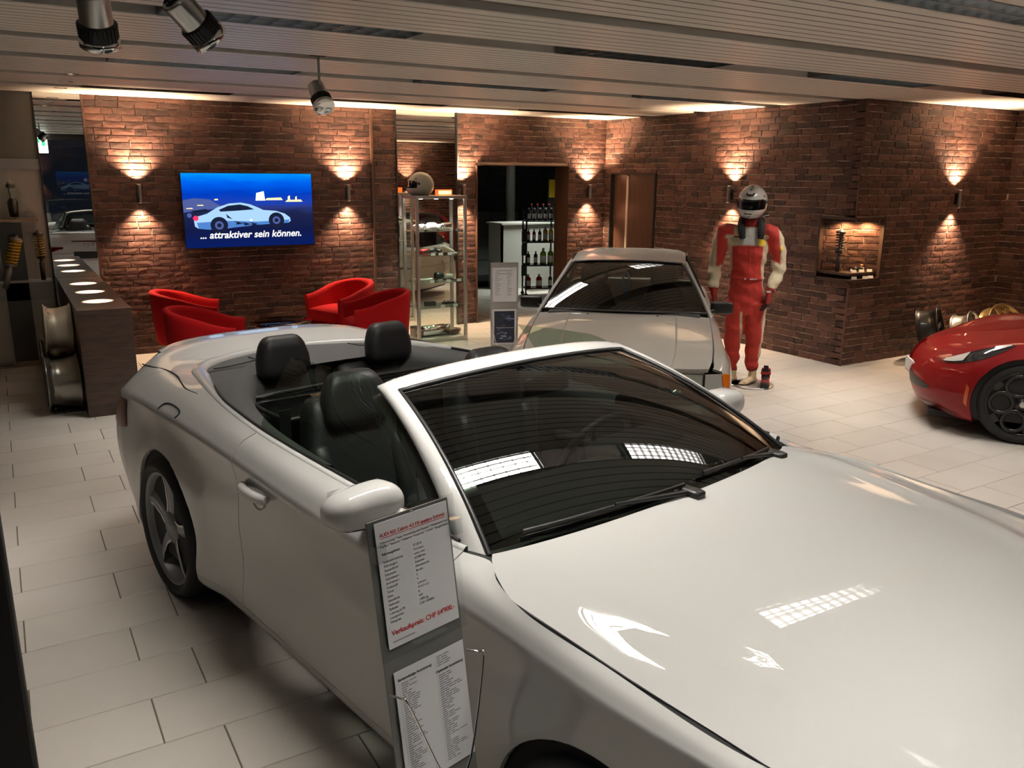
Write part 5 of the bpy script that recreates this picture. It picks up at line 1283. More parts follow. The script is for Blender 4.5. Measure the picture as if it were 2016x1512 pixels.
poly([(.31, .545), (.345, .60), (.36, .62), (.32, .60)], 'tv_dark', .0008)
for a, b in ((.36, .64), (.42, .655), (.48, .66)): poly([(a, b), (a+.07, b+.03), (a+.05, b+.04), (a+.12, b+.045), (a+.02, b+.055), (a+.03, b+.03)], 'tv_dark', .0008)
for u, v, r_ in ((.255, .70, .115), (.70, .645, .108)):
    disc(u, v, r_, 'tv_dark', .0009); disc(u, v, r_*.5, 'tv_town', .0011); disc(u, v, r_*.25, 'tv_dark', .0012)
poly([(.055, .50), (.16, .475), (.20, .50), (.17, .52), (.08, .53)], 'tv_dark', .0005); poly([(.075, .53), (.09, .53), (.10, .585), (.085, .585)], 'tv_dark', .0005)
disc(.085, .60, .035, 'tv_red', .0009); disc(.50, .64, .018, 'tv_white', .0009); disc(.04, .56, .03, 'tv_town', .0003)
MT = Matrix.Translation((.012+(TWd-.024)*.50, -.0035, THt-.012-(THt-.03)*.835)) @ Matrix.Rotation(radians(0), 4, 'Y') @ RX
text('... attraktiver sein k\u00f6nnen.', .108, MT, 'tv_white', sc_, 'subtitle_print', ext=.0002, shear=.22, bold=True)['kind'] = 'stuff'
# ------------------------------------------------------------------ info stands with price sheets
def sheet_lines(parent, w, h, rows_, seed, y=-.0012):
    r = random.Random(seed); q = MB()
    for (v, cols, th) in rows_:
        for (u0, u1) in cols: q.add([(u0*w, y, -v*h), (u1*w, y, -v*h), (u1*w, y, -v*h-th), (u0*w, y, -v*h-th)], [(0, 1, 2, 3)])
    return q.build('print', 'grey_ink', parent)
def sheet(stand, org, w=.21, h=.297, name='paper_sheet'):
    """local frame: x right, z up, facing -y"""
    e = bpy.data.objects.new(name, None); COL.objects.link(e); e.parent = stand; e.location = org; e.empty_display_size = .05
    return e
def tx(body, size, x, z, parent, m='ink', al='LEFT', bold=False):
    return text(body, size, Matrix.Translation((x, -.0016, z)) @ RX, m, parent, 'print', al, ext=.0001, bold=bold)
st1 = empty('price_stand', 'slanted acrylic price stand with two printed sheets beside the convertible', 'sign', (.636, 1.64, 1.20)); st1.rotation_euler = (Matrix.Rotation(radians(13.508), 4, 'Z') @ Matrix.Rotation(radians(-8.622), 4, 'X')).to_euler()
# local: x right, -z down the sheet, -y towards the reader; origin = top left of the upper sheet
def board(parent):
    MB().box((-.022, .004, -.30), (.232, .012, .006)).build('board', 'stand_grey', parent)
mat('stand_grey', (.20, .20, .19), .45)
MB().box((-.012, .010, -1.16), (.222, .016, .004)).build('back_board', 'stand_grey', st1)
MB().box((-.020, .003, -.325), (.236, .008, .010)).build('acrylic_plate', 'acrylic', st1)
p1 = MB().box((0, -.0005, -.297), (.21, .001, 0)).build('upper_sheet', 'paper', st1)
tx('AUDI RS5 Cabrio 4.2 FSI quattro S-tronic', .0112, .105, -.030, p1, 'red_ink', 'CENTER', True); MB().box((.012, -.0015, -.0375), (.198, -.0008, -.0365)).build('print', 'red_ink', p1)
tx('Vollaustattung * Super Ausstattung und Zustand * Wildlederhimmel *', .0072, .008, -.047, p1); tx('Keyless * Sensoren * Adaptiver Tempomat * GMAR * Bang&Olufsen', .0072, .008, -.056, p1)
tx('Fahrzeugdaten:', .0085, .010, -.074, p1, 'ink', 'LEFT', True)
for k, (a, b) in enumerate((('', '07.2012'), ('Inverkehrsetzung', 'Occasion'), ('Fahrzeugart', 'weiss met.'), ('Aussenfarbe', '63\'500 km'), ('Kilometer', 'Automat'), ('Getriebeart', 'Allradantrieb'), ('Antriebsart', 'Benzin'), ('Treibstoff', '2'), ('T\u00fcren', '4'), ('Sitze', 'schwarz'), ('Innenfarbe', '4\'163 cm3'), ('Hubraum', '8'), ('Zylinder', '450'), ('Leistung in PS', '1\'895 kg'), ('Leergewicht', 'CHF 150\'000.-'), ('Neupreis', ''))):
    z = -.078-.0102*k
    if a: tx(a, .0078, .012, z-.004, p1)
    if b: tx(b, .0078, .098, z, p1)
tx('Verkaufspreis: CHF 64\'900.-', .0165, .105, -.262, p1, 'red_ink', 'CENTER', True); MB().box((.012, -.0015, -.284), (.075, -.0008, -.282)).build('print', 'grey_ink', p1)
p2 = MB().box((0, -.0005, -.297), (.21, .001, 0)).build('lower_sheet', 'paper', st1); p2.location = (0.003, 0, -.355)
tx('Serienm\u00e4ssige Ausstattung:', .0092, .008, -.022, p2, 'ink', 'LEFT', True); tx('Optionale Ausstattung:', .0092, .118, -.048, p2, 'ink', 'LEFT', True)
rr = random.Random(5); q = MB(); q2 = MB()
for c0, v0, v1 in ((.016, .032, .285), (.124, .010, .038), (.124, .058, .280)):
    v = v0
    while v < v1:
        x = c0
        for wd in range(rr.choice((1, 2, 2, 3))):
            w_ = rr.uniform(.009, .024); q.add([(x, -.0016, -v), (x+w_, -.0016, -v), (x+w_, -.0016, -v-.0022), (x, -.0016, -v-.0022)], [(0, 1, 2, 3)]); x += w_+.003
            if x > c0+.068: break
        q.add([(c0-.006, -.0016, -v-.0004), (c0-.0045, -.0016, -v-.0004), (c0-.0045, -.0016, -v-.0019), (c0-.006, -.0016, -v-.0019)], [(0, 1, 2, 3)]); v += .0056
q.build('print', 'grey_ink', p2, kind='stuff')
# acrylic clips, ledge and the bent wire holder
for x in (-.018, .206): MB().box((x, -.020, -.085), (x+.030, -.0165, -.045)).box((x, -.020, -.085), (x+.004, .003, -.045)).box((x, -.020, -.048), (x+.03, .003, -.045)).build('acrylic_clip', 'acrylic', st1)
MB().box((.055, -.030, -.300), (.155, .003, -.2965)).box((.055, -.030, -.300), (.155, -.0275, -.286)).build('acrylic_ledge', 'acrylic', st1)
for x in (.105,): MB().lathe([(0, -.006), (.003, -.005), (.004, 0)], (x, .0, .002), (0, -1, 0), 10).build('rivet', 'chrome', st1)
for pts in ([(-.012, .0, -.400), (-.004, -.03, -.405), (.004, -.045, -.42), (.07, -.05, -.62), (.105, -.05, -.66)], [(.222, .0, -.385), (.236, -.03, -.39), (.236, -.045, -.405), (.16, -.05, -.62), (.105, -.05, -.66)]):
    MB().tube(crv(pts, 4), .0028, 6).build('wire_holder', 'chrome', st1)
MB().box((-.05, -.13, -1.175), (.26, .16, -1.165)).build('foot_plate', 'alu', st1) if False else None
_b = Matrix.Rotation(radians(8.622), 4, 'X')
q = MB().box((.0, .02, -1.19), (.21, .26, -1.17)); q.xf(_b @ Matrix.Translation((0, -.10, -.02+.0))); q.build('foot_plate', 'alu', st1)
# far stand in front of the doorway
st2 = empty('price_stand', 'upright grey info stand with printed sheet and photo in front of the doorway', 'sign', (4.73, 7.98, 0), radians(-22))
MB().box((-.155, .006, .02), (.155, .016, 1.02)).build('back_board', 'alu', st2)
MB().box((-.16, -.12, 0), (.16, .16, .012), 0, .003).build('foot_plate', 'alu', st2)
p3 = MB().box((-.135, .0, .585), (.135, .004, .965)).build('upper_sheet', 'paper', st2)
q = MB(); rr = random.Random(9)
for k in range(16):
    z = .93-.018*k
    if k in (0, 2): q.box((-.09, -.0012, z), (.09, -.0005, z+.005)); continue
    q.box((-.105, -.0012, z), (-.105+rr.uniform(.03, .07), -.0005, z+.004)); q.box((.03, -.0012, z), (.03+rr.uniform(.02, .06), -.0005, z+.004))
q.build('print', 'grey_ink', p3, kind='stuff')
mat('photo_blue', (.10, .13, .22), .4, var=.9, vscale=14); mat('photo_light', (.30, .38, .55), .4, var=.5, vscale=10)
p4 = MB().box((-.135, .0, .10), (.135, .004, .50)).build('lower_photo', 'paper', st2)
mat('photo_dark', (.03, .035, .06), .4, var=.8, vscale=20)
MB().add([(-.115, -.001, .12), (.115, -.001, .12), (.115, -.001, .48), (-.115, -.001, .48)], [(0, 1, 2, 3)]).build('picture', 'photo_dark', p4)
rr = random.Random(4)
for k in range(16):
    x, z = rr.uniform(-.09, .06), rr.uniform(.14, .44); a_ = rr.uniform(-.6, .6); l_, w_ = rr.uniform(.03, .08), rr.uniform(.006, .022)
    MB().obox((x+.02, -.0015-.0001*k, z), (cos(a_), 0, sin(a_)), (0, 1, 0), (-sin(a_), 0, cos(a_)), l_/2, .00004, w_/2).build('picture', rr.choice(['photo_blue', 'photo_light', 'photo_blue', 'paper'] if k % 5 == 0 else ['photo_blue', 'photo_light', 'photo_blue']), p4)
for s in (1, -1): MB().tube(crv([(s*.155, 0, .40), (s*.15, -.03, .39), (s*.09, -.045, .10), (0, -.045, .085)], 4), .003, 6).build('wire_holder', 'chrome', st2)
MB().tube([(-.10, -.046, .30), (.10, -.046, .30)], .0028, 6).build('wire_bar', 'chrome', st2)
# ------------------------------------------------------------------ glass display cabinet
CX0, CX1, CY0, CY1, CZT = 4.11, 4.77, 8.93, 9.33, 1.72
cab = empty('display_cabinet', 'tall aluminium-framed glass display cabinet in front of the mirror', 'cabinet', ((CX0+CX1)/2, (CY0+CY1)/2, 0))
hw, hd = (CX1-CX0)/2, (CY1-CY0)/2
MB().box((-hw, -hd, 0), (hw, hd, .045), 0, .004).build('base', 'alu', cab)
MB().box((-hw-.005, -hd-.005, CZT-.035), (hw+.005, hd+.005, CZT), 0, .004).build('top', 'alu', cab)
for x, y in ((-hw, -hd), (hw-.035, -hd), (-hw, hd-.035), (hw-.035, hd-.035)): MB().box((x, y, .045), (x+.035, y+.035, CZT-.035), 0, .003).build('post', 'alu', cab)
for a, b in (((-hw+.03, -hd+.010, .05), (hw-.03, -hd+.014, CZT-.04)), ((-hw+.03, hd-.014, .05), (hw-.03, hd-.010, CZT-.04)), ((-hw+.010, -hd+.03, .05), (-hw+.014, hd-.03, CZT-.04)), ((hw-.014, -hd+.03, .05), (hw-.010, hd-.03, CZT-.04))):
    q = MB(); (x0, y0, z0), (x1, y1, z1) = a, b
    if x1-x0 > y1-y0: q.add([(x0, y0, z0), (x1, y0, z0), (x1, y0, z1), (x0, y0, z1)], [(0, 1, 2, 3)])
    else: q.add([(x0, y0, z0), (x0, y1, z0), (x0, y1, z1), (x0, y0, z1)], [(0, 1, 2, 3)])
    q.build('glass_pane', 'clear_glass', cab)
glass('shelf_glass', (.86, .95, .91), 1.45)
SHZ = (1.31, 1.03, .71, .41)
for z in SHZ: MB().box((-hw+.02, -hd+.02, z-.006), (hw-.02, hd-.02, z)).build('glass_shelf', 'shelf_glass', cab)
for z in SHZ:
    for x in (-hw+.03, hw-.03): MB().cyl((x, hd-.03, z-.014), (x, hd-.03, z-.004), .009, 8).build('shelf_clip', 'chrome', cab)
for x in (.27,): MB().lathe([(0, 0), (.012, 0), (.012, .012), (0, .012)], (x, -hd, .95), (0, -1, 0), 12).build('lock', 'chrome', cab)
emis('led_white', (1., .93, .82), 14.)
for x in (-.2, 0, .2):
    MB().lathe([(0, 0), (.02, 0), (.024, .006)], (x, -.05, CZT-.043), n=14).build('led_spot', 'led_white', cab)
for x in (-.17, .17):
    L = bpy.data.lights.new('cabinet_led', 'SPOT'); L.energy = 30; L.color = (1., .92, .80); L.spot_size = radians(110); L.spot_blend = .8; L.shadow_soft_size = .03
    o = bpy.data.objects.new('cabinet_led', L); COL.objects.link(o); o.parent = cab; o.location = (x, -.04, CZT-.05)
mat('part_white', (.72, .70, .66), .35); mat('part_red', (.45, .02, .02), .35); mat('part_brown', (.16, .08, .05), .4); mat('part_black', (.02, .02, .02), .4)
CC = Vector(((CX0+CX1)/2, (CY0+CY1)/2, 0))
def tag_card(x, y, z, lab):
    o = MB().add([(-.028, -.006, 0), (.028, -.006, 0), (.028, .002, .030), (-.028, .002, .030), (-.028, .012, 0), (.028, .012, 0)], [(0, 1, 2, 3), (3, 2, 5, 4)]).build('price_card', 'paper'); o.location = CC+Vector((x, y, z)); o['label'] = lab; o['category'] = 'price card'; o['group'] = 'price cards in the cabinet'; return o
_nth = ('leftmost', 'second', 'third', 'rightmost'); _lv = ('top', 'second', 'third', 'fourth')
for k, z in enumerate(SHZ):
    xs_ = ((-.24, -.08, .09, .23), (-.10, .0, .12), (-.12, .10, .24), (.02, .19))[k]
    for m, x in enumerate(xs_):
        nm = 'leftmost' if m == 0 else ('rightmost' if m == len(xs_)-1 else ('second' if m == 1 else 'third'))
        tag_card(x, -hd+.045, z, '%s white price card on the %s glass shelf of the cabinet' % (nm, _lv[k]))
def item(nm, lab, x, y, z, rz=0., cat='car part'): return empty(nm, lab, cat, CC+Vector((x, y, z)), rz, 'tuning parts in the cabinet')
# top shelf: bright billet parts
e = item('brake_caliper', 'white brake caliper at the left of the top cabinet shelf', -.20, .0, 1.31, .3)
MB().rbox((.17, .07, .075), .025, 5).xf(Matrix.Translation((0, 0, .04))).build('caliper_body', 'part_white', e)
for x in (-.05, .05): MB().cyl((x, -.037, .04), (x, -.045, .04), .026, 16).build('piston_cap', 'alu', e)
e = item('intake_cover', 'white moulded intake cover in the middle of the top cabinet shelf', -.02, .04, 1.31, -.2)
MB().rbox((.15, .12, .09), .035, 5, lambda v: Vector((v.x*(1-.2*sstep(0, .04, v.z)), v.y, v.z))).xf(Matrix.Translation((0, 0, .046))).build('cover', 'part_white', e); MB().lathe([(.03, 0), (.034, 0), (.034, .04), (.03, .04)], (.075, 0, .04), (1, 0, 0), 18).build('spigot', 'alu', e)
e = item('air_scoop', 'polished curved air scoop at the right of the top cabinet shelf', .16, .03, 1.31, .4)
MB().rbox((.20, .08, .085), .04, 6, lambda v: Vector((v.x, v.y+.3*v.x*v.x, v.z*(1+.8*v.x)+.03*v.x))).xf(Matrix.Translation((0, 0, .050))).build('scoop', 'chrome', e); MB().box((-.06, -.03, 0), (.06, .03, .012)).build('stand', 'alu', e)
# second shelf
e = item('red_caliper', 'red brake caliper on the second cabinet shelf', -.14, .0, 1.03, .5)
MB().rbox((.15, .07, .065), .024, 5).xf(Matrix.Translation((0, 0, .034))).build('caliper_body', 'part_red', e); MB().box((-.05, -.038, .02), (.05, -.034, .05)).build('bridge', 'part_black', e)
e = item('hose_kit', 'black silicone hose bend on the second cabinet shelf', .0, .02, 1.03)
MB().tube(crv([(-.07, .03, .03), (-.02, .0, .045), (.03, .02, .05), (.07, -.03, .03)], 5), .026, 12).build('hose', 'part_black', e); MB().lathe([(.028, 0), (.030, 0), (.030, .012), (.028, .012)], (-.07, .03, .03), (1, -.6, .3), 14).build('hose_clamp', 'chrome', e)
e = item('strut_brace', 'white angled strut brace at the right of the second cabinet shelf', .18, .02, 1.03, .2)
MB().tube([(-.08, 0, .10), (.09, 0, .02)], .014, 10).build('bar', 'part_white', e)
for x, z in ((-.09, .105), (.10, .018)): MB().box((x-.03, -.03, z-.018), (x+.03, .03, z-.008)).build('mount_plate', 'part_white', e)
e = item('gear_knob', 'brass gear knob on the second cabinet shelf beside the strut brace', .09, .06, 1.03)
mat('brass', (.55, .38, .12), .3, metal=.9); MB().lathe([(0, .065), (.018, .06), (.024, .045), (.018, .025), (.010, .012), (.012, 0), (0, 0)], n=18).build('knob', 'brass', e); MB().lathe([(.010, 0), (.020, 0), (.020, .006), (.010, .006)], n=18).build('collar', 'part_black', e)
# third shelf
e = item('spoiler_blade', 'white spoiler blade on the third cabinet shelf', -.17, .0, .71, -.25)
MB().rbox((.24, .09, .03), .012, 6, lambda v: Vector((v.x, v.y, v.z+.8*v.x*v.x))).xf(Matrix.Translation((0, 0, .018))).build('blade', 'part_white', e); MB().box((-.01, -.02, 0), (.01, .02, .006)).build('foot', 'part_black', e)
e = item('throttle_body', 'dark throttle body with fins on the third cabinet shelf', .05, .02, .71)
MB().lathe([(.03, 0), (.05, 0), (.05, .09), (.03, .09)], (-.04, 0, .052), (1, 0, 0), 20).build('barrel', 'part_black', e); MB().box((-.03, -.06, 0), (.03, .06, .02)).build('flange', 'alu_dull', e)
e = item('mirror_cap', 'white mirror cap at the right of the third cabinet shelf', .20, .05, .71)
MB().rbox((.13, .07, .07), .034, 5, lambda v: Vector((v.x, v.y, v.z*(1-.9*v.x)))).xf(Matrix.Translation((0, 0, .04))).build('cap', 'part_white', e); MB().box((-.05, -.03, 0), (.05, .03, .008)).build('base_plate', 'part_black', e)
# fourth shelf
e = item('brake_pads', 'black brake pads on the fourth cabinet shelf', -.08, .0, .41)
for k in range(2): MB().box((-.07, -.03+.035*k, 0), (.07, -.012+.035*k, .055), 0, .006).build('pad', 'part_black', e)
e = item('coil_pack', 'black ignition coil pack at the right of the fourth cabinet shelf', .18, .03, .41, .2)
MB().box((-.08, -.025, 0), (.08, .025, .035), 0, .006).build('housing', 'part_black', e)
for x in (-.05, 0, .05): MB().cyl((x, 0, .035), (x, 0, .055), .012, 10).build('terminal', 'alu_dull', e)
# floor of the cabinet: mufflers
e = item('exhaust_silencer', 'polished exhaust silencer lying on the cabinet floor', -.05, -.02, .045, .12)
MB().lathe([(0, -.16), (.055, -.16), (.065, -.15), (.065, .15), (.055, .16), (0, .16)], (0, 0, .068), (1, 0, 0), 24).build('can', 'chrome', e); MB().tube(crv([(.16, 0, .07), (.21, 0, .08), (.25, .03, .10)], 4), .024, 12).build('pipe', 'alu', e)
e = item('gearbox_part', 'dark machined block at the left of the cabinet floor', -.24, .05, .045)
MB().box((-.06, -.07, 0), (.06, .07, .12), 0, .012).build('block', 'part_black', e); MB().lathe([(.02, 0), (.04, 0), (.04, .03), (.02, .03)], (0, -.07, .06), (0, -1, 0), 18).build('bearing', 'alu_dull', e)
e = item('tail_pipe', 'brown lacquered oval tailpipe on the cabinet floor', .21, -.05, .045, .3)
MB().rbox((.17, .09, .08), .038, 6).xf(Matrix.Translation((0, 0, .042))).build('shell', 'part_brown', e); MB().lathe([(.02, 0), (.03, 0), (.03, .02), (.02, .02)], (.085, 0, .042), (1, 0, 0), 18).build('outlet', 'chrome', e)
e = item('black_case', 'long black tuning box behind the silencer on the cabinet floor', .03, .12, .045)
MB().box((-.22, -.03, 0), (.22, .03, .10), 0, .008).build('case', 'part_black', e); MB().box((-.05, -.034, .06), (.05, -.03, .09)).build('case_label', 'alu', e)
# on top of the cabinet: helmet seen from the side, and an orange warning lamp
def helmet(parent, S=1.0, matn='helmet_white', vis='black_gloss'):
    """helmet centred at origin, facing -y; returns nothing, builds shell, visor, trim under parent"""
    def sh(a, b):
        # a: azimuth from -y, b: elevation
        d = Vector((sin(a)*cos(b), -cos(a)*cos(b), sin(b)))
        r = .150
        front = max(0, -d.y)
        p = Vector((d.x*.128, d.y*.160, d.z*.152))
        if d.z < 0: p.y -= .028*front*min(1, -d.z*2.2); p.z *= .98
        return p*S
    rows = []; nA, nB = 64, 34
    B0, B1 = radians(-52), radians(90)
    q = MB(); ql = MB()
    grid = [[sh(2*pi*i/nA, lerp(B0, B1, j/nB)) for i in range(nA)] for j in range(nB+1)]
    for j in range(nB):
        for i in range(nA):
            a = 2*pi*(i+.5)/nA; a = a-2*pi if a > pi else a; b = degrees_(lerp(B0, B1, (j+.5)/nB))
            port = abs(a) < radians(74) and -13-6*(abs(a)/radians(74))**2*0 < b < 21-8*(abs(a)/radians(74))**3
            f = [grid[j][i], grid[j][(i+1) % nA], grid[j+1][(i+1) % nA], grid[j+1][i]]
            (ql if port else q).add(f, [(0, 1, 2, 3)], 0, True)
    o = q.build('shell', matn, parent); b_ = bmesh.new(); b_.from_mesh(o.data); bmesh.ops.remove_doubles(b_, verts=b_.verts, dist=1e-5); bmesh.ops.recalc_face_normals(b_, faces=list(b_.faces)); b_.to_mesh(o.data); b_.free()
    ql.v = [tuple(Vector(v)*.975) for v in ql.v]; o2 = ql.build('visor', vis, parent); b_ = bmesh.new(); b_.from_mesh(o2.data); bmesh.ops.remove_doubles(b_, verts=b_.verts, dist=1e-5); bmesh.ops.recalc_face_normals(b_, faces=list(b_.faces)); b_.to_mesh(o2.data); b_.free()
    # brow and edge rim
    MB().tube([grid[0][i] for i in range(nA)], .006*S, 6, closed=True).build('neck_rim', 'black_plastic', parent)
    for s in (1, -1):
        MB().lathe([(0, .004*S), (.014*S, .004*S), (.016*S, 0)], sh(s*radians(80), radians(6)), (s, -.1, .05), 14).build('visor_pivot', 'black_plastic', parent)
        MB().lathe([(0, .003*S), (.008*S, .003*S), (.009*S, 0)], sh(s*radians(66), radians(28)), (s, -.4, .4), 10).build('vent_screw', 'black_plastic', parent)
    for s in (1, -1): MB().obox(sh(s*.14, radians(-28)), (1, 0, 0), (0, 1, 0), (0, 0, 1), .016*S, .003, .004*S).build('chin_vent', 'black_plastic', parent)
    q = MB()
    for x0, w_ in ((-.020, .004), (-.006, .010), (.014, .004)):
        q.grid([[Vector((x0+w, p.y, p.z))*1.008 for p in [sh(0, radians(b)) for b in range(50, 86, 4)]] for w in (0, w_)])
    q.build('stripe', 'black_plastic', parent, kind='stuff')
    return sh
def degrees_(x): return x*180/pi
mat('helmet_white', (.70, .70, .68), .22, coat=.8); mat('helmet_cream', (.55, .55, .47), .3, coat=.5)
hm = empty('racing_helmet', 'cream racing helmet with dark visor on top of the display cabinet', 'helmet', (4.265, 9.13, CZT+.118), radians(-112)); helmet(hm, .98, 'helmet_cream')
wl = empty('warning_lamp', 'glowing orange-red warning lamp bar on the display cabinet', 'lamp', (4.58, 9.16, CZT))
emis('orange_glow', (1., .40, .10), 5.); mat('lamp_red', (.6, .04, .01), .3, emit=(1., .12, .02), es=1.2)
MB().box((-.10, -.03, 0), (.10, .03, .065), 0, .006).build('lamp_housing', 'lamp_red', wl); MB().box((-.08, -.034, .012), (.08, -.030, .052)).build('lamp_face', 'orange_glow', wl)
# ------------------------------------------------------------------ corner niche in the brick wall
nz0, nz1 = .90, 1.56
NI = empty('wall_niche_shelf', 'lit corner niche with dark wood frame in the brick wall', 'niche', (XR, YN, 0))
wood('niche_wood', (.030, .014, .009), (.055, .028, .018), (10, 10, 2), .5, .1)
def nbox(a, b, nm, m='niche_wood', **k): return MB().box(a, b, 0, .0).build(nm, m, NI, **k)
nbox((-.03, .40, nz0), (.30, .425, nz1), 'side_board'); nbox((.445, -.03, nz0), (.47, .30, nz1), 'side_board')
MB().prism([(-.03, -.03), (.47, -.03), (.47, .42), (-.03, .42)], .025, Matrix.Translation((0, 0, nz1-.025))).build('top_board', 'niche_wood', NI)
MB().prism([(-.03, -.03), (.47, -.03), (.47, .42), (-.03, .42)], .022, Matrix.Translation((0, 0, nz0))).build('bottom_board', 'niche_wood', NI)
MB().box((.0, .012, nz0+.06), (.45, .40, nz0+.085)).build('shelf_board', 'niche_wood', NI)
MB().box((-.035, -.035, nz0-.012), (.47, .0, nz0)).box((-.035, -.035, nz0-.012), (0, .42, nz0)).build('front_ledge', 'niche_wood', NI)
# bricks on the slanting back of the niche
_d = Vector((.445, -.42, 0)).normalized()
nb = brick_wall('niche_back', Vector((XR+.02, YN+.425, 0)), _d, .60, (), 21, nz0+.02, nz1-.02, 60, .014, .04, None, None, 1.05)
nb.name = 'wall_niche_back'
for k, t in enumerate((.17, .33)):
    MB().lathe([(.012, 0), (.018, 0), (.022, .004)], (t, .40-t*.92-.03, nz1-.028), n=12).build('spot_ring', 'dark_wood', NI)
    L = bpy.data.lights.new('niche_spot', 'SPOT'); L.energy = 16; L.color = (1., .62, .30); L.spot_size = radians(150); L.spot_blend = .7; L.shadow_soft_size = .015
    o = bpy.data.objects.new('niche_spot', L); COL.objects.link(o); o.parent = NI; o.location = (t-.05, .40-t*.92-.06, nz1-.035)
# black coilover standing in the niche, cards and small parts
def coilover(parent, h, r, spring, body, n=7, w=.008):
    MB().lathe([(0, 0), (r*.55, 0), (r*.55, h*.35), (r*.40, h*.36), (r*.40, h*.42), (r*.9, h*.43), (r*.9, h*.46), (r*.3, h*.47), (r*.3, h*.92)], n=18).build('damper', body, parent)
    MB().tube([(r*cos(a), r*sin(a), lerp(h*.46, h*.90, a/(2*pi*n))) for a in [2*pi*n*k/(n*16) for k in range(n*16+1)]], w, 6).build('spring', spring, parent)
    MB().lathe([(0, h*.90), (r*1.2, h*.90), (r*1.25, h*.92), (r*.9, h*.95), (r*.4, h*.96), (r*.25, h), (0, h)], n=18).build('top_mount', body, parent)
e = empty('coilover', 'black coilover strut standing in the lit brick niche', 'coilover', (XR+.075, YN+.215, nz0+.085)); coilover(e, .45, .042, 'part_black', 'part_black')
for k, (x, y, z, l) in enumerate(((.15, .065, .985, 'left white card on the niche shelf beside the coilover'), (.255, .05, .985, 'middle white card on the upper niche shelf'), (.36, .03, .985, 'right white card on the upper niche shelf'), (.09, .01, .922, 'left white card on the bottom board of the niche'), (.235, -.018, .922, 'middle white card at the corner of the niche ledge'), (.33, -.012, .922, 'right white card on the bottom board of the niche'))):
    o = MB().add([(-.028, -.006, 0), (.028, -.006, 0), (.028, .002, .028), (-.028, .002, .028), (-.028, .012, 0), (.028, .012, 0)], [(0, 1, 2, 3), (3, 2, 5, 4)]).build('price_card', 'paper', label=l, category='price card', group='price cards in the niche'); o.location = (XR+x, YN+y, z); o.rotation_euler = (0, 0, radians(-30))
mat('copper', (.55, .22, .12), .3, metal=.7)
e = empty('gear_knob', 'black ball gear knob with copper top in the niche', 'gear knob', (XR+.32, YN+.10, nz0+.085)); MB().lathe([(0, .06), (.022, .052), (.030, .03), (.022, .008), (0, 0)], n=18).build('ball', 'part_black', e); MB().lathe([(0, .078), (.018, .074), (.022, .06), (.014, .052)], n=16).build('cap', 'copper', e); MB().lathe([(0, .004), (.012, .004), (.014, 0)], (0, -.028, .032), (0, -1, .1), 14).build('emblem', 'alu', e)
e = empty('chrome_ornament', 'small chrome part on the niche shelf beside the coilover', 'ornament', (XR+.20, YN+.14, nz0+.085)); MB().lathe([(0, .03), (.012, .028), (.008, .012), (.02, .006), (.02, 0), (0, 0)], n=14).build('post', 'chrome', e); MB().tube([(-.03, 0, .006), (.03, 0, .006)], .004, 6).build('bar', 'chrome', e)
e = empty('valve_part', 'small dark bracket with chrome tip in the niche', 'ornament', (XR+.26, YN+.13, nz0+.085)); MB().box((-.02, -.012, 0), (.02, .012, .03)).build('bracket', 'part_black', e); MB().lathe([(0, .02), (.012, .016), (.016, 0)], (0, 0, .03), n=12).build('tip', 'chrome', e)
# ------------------------------------------------------------------ doors
d1 = MB().box((DOOR1[0]-.0, YB-.035, 0), (DOOR1[0]+.012, YB+.02, DOOR1[2])).box((DOOR1[0], YB-.035, DOOR1[2]-.012), (DOOR1[1], YB+.02, DOOR1[2]))
d1.box((DOOR1[1]-.012, YB-.035, 0), (DOOR1[1], YB+.30, DOOR1[2])).build('door_1', 'dark_wood', kind='structure')
jm = MB().box((DOOR1[0], YB, 0), (DOOR1[0]+.01, YB+.12, DOOR1[2])).build('jamb', 'dark_wood', bpy.data.objects['door_1'])
d2 = MB().box((XR-.035, 8.755, 0), (XR+.03, 8.775, 1.99)).box((XR-.035, 9.705, 0), (XR+.03, 9.72, 1.99)).box((XR-.035, 8.755, 1.975), (XR+.03, 9.72, 1.99)).build('door_2', 'black_matte', kind='structure')
MB().box((XR+.012, 8.775, 0), (XR+.045, 9.355, 1.975)).build('door_leaf', 'dark_wood', d2)
MB().box((XR+.03, 9.40, 0), (XR+.06, 9.705, 1.975)).build('side_panel', 'dark_wood', d2)
mat('strip_cream', (.70, .62, .50), .5); MB().box((XR+.0, 9.355, 0), (XR+.05, 9.395, 1.955)).build('light_strip', 'strip_cream', d2)
struct(MB().box((XR+.12, 8.6, 0), (XR+.16, 9.89, 2.2)), 'wall_door_backing', 'black_matte')
# ------------------------------------------------------------------ office behind the doorway
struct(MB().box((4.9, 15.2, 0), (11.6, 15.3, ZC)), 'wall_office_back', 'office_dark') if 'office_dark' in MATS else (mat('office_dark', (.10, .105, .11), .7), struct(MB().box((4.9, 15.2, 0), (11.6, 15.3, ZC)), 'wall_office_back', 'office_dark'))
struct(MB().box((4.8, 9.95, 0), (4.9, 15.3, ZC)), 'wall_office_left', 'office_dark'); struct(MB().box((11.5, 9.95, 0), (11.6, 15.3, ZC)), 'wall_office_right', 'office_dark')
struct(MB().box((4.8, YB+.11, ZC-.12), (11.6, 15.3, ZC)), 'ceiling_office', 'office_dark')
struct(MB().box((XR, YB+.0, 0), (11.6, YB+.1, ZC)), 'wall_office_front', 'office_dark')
mat('carpet', (.02, .02, .022), .95); struct(MB().box((XL, 13.1, -.1), (11.6, 15.3, .002)), 'floor_office', 'carpet'); struct(MB().box((XE+.05, YB+.1, -.1), (11.6, 13.2, .0)), 'floor_office_side', 'carpet')
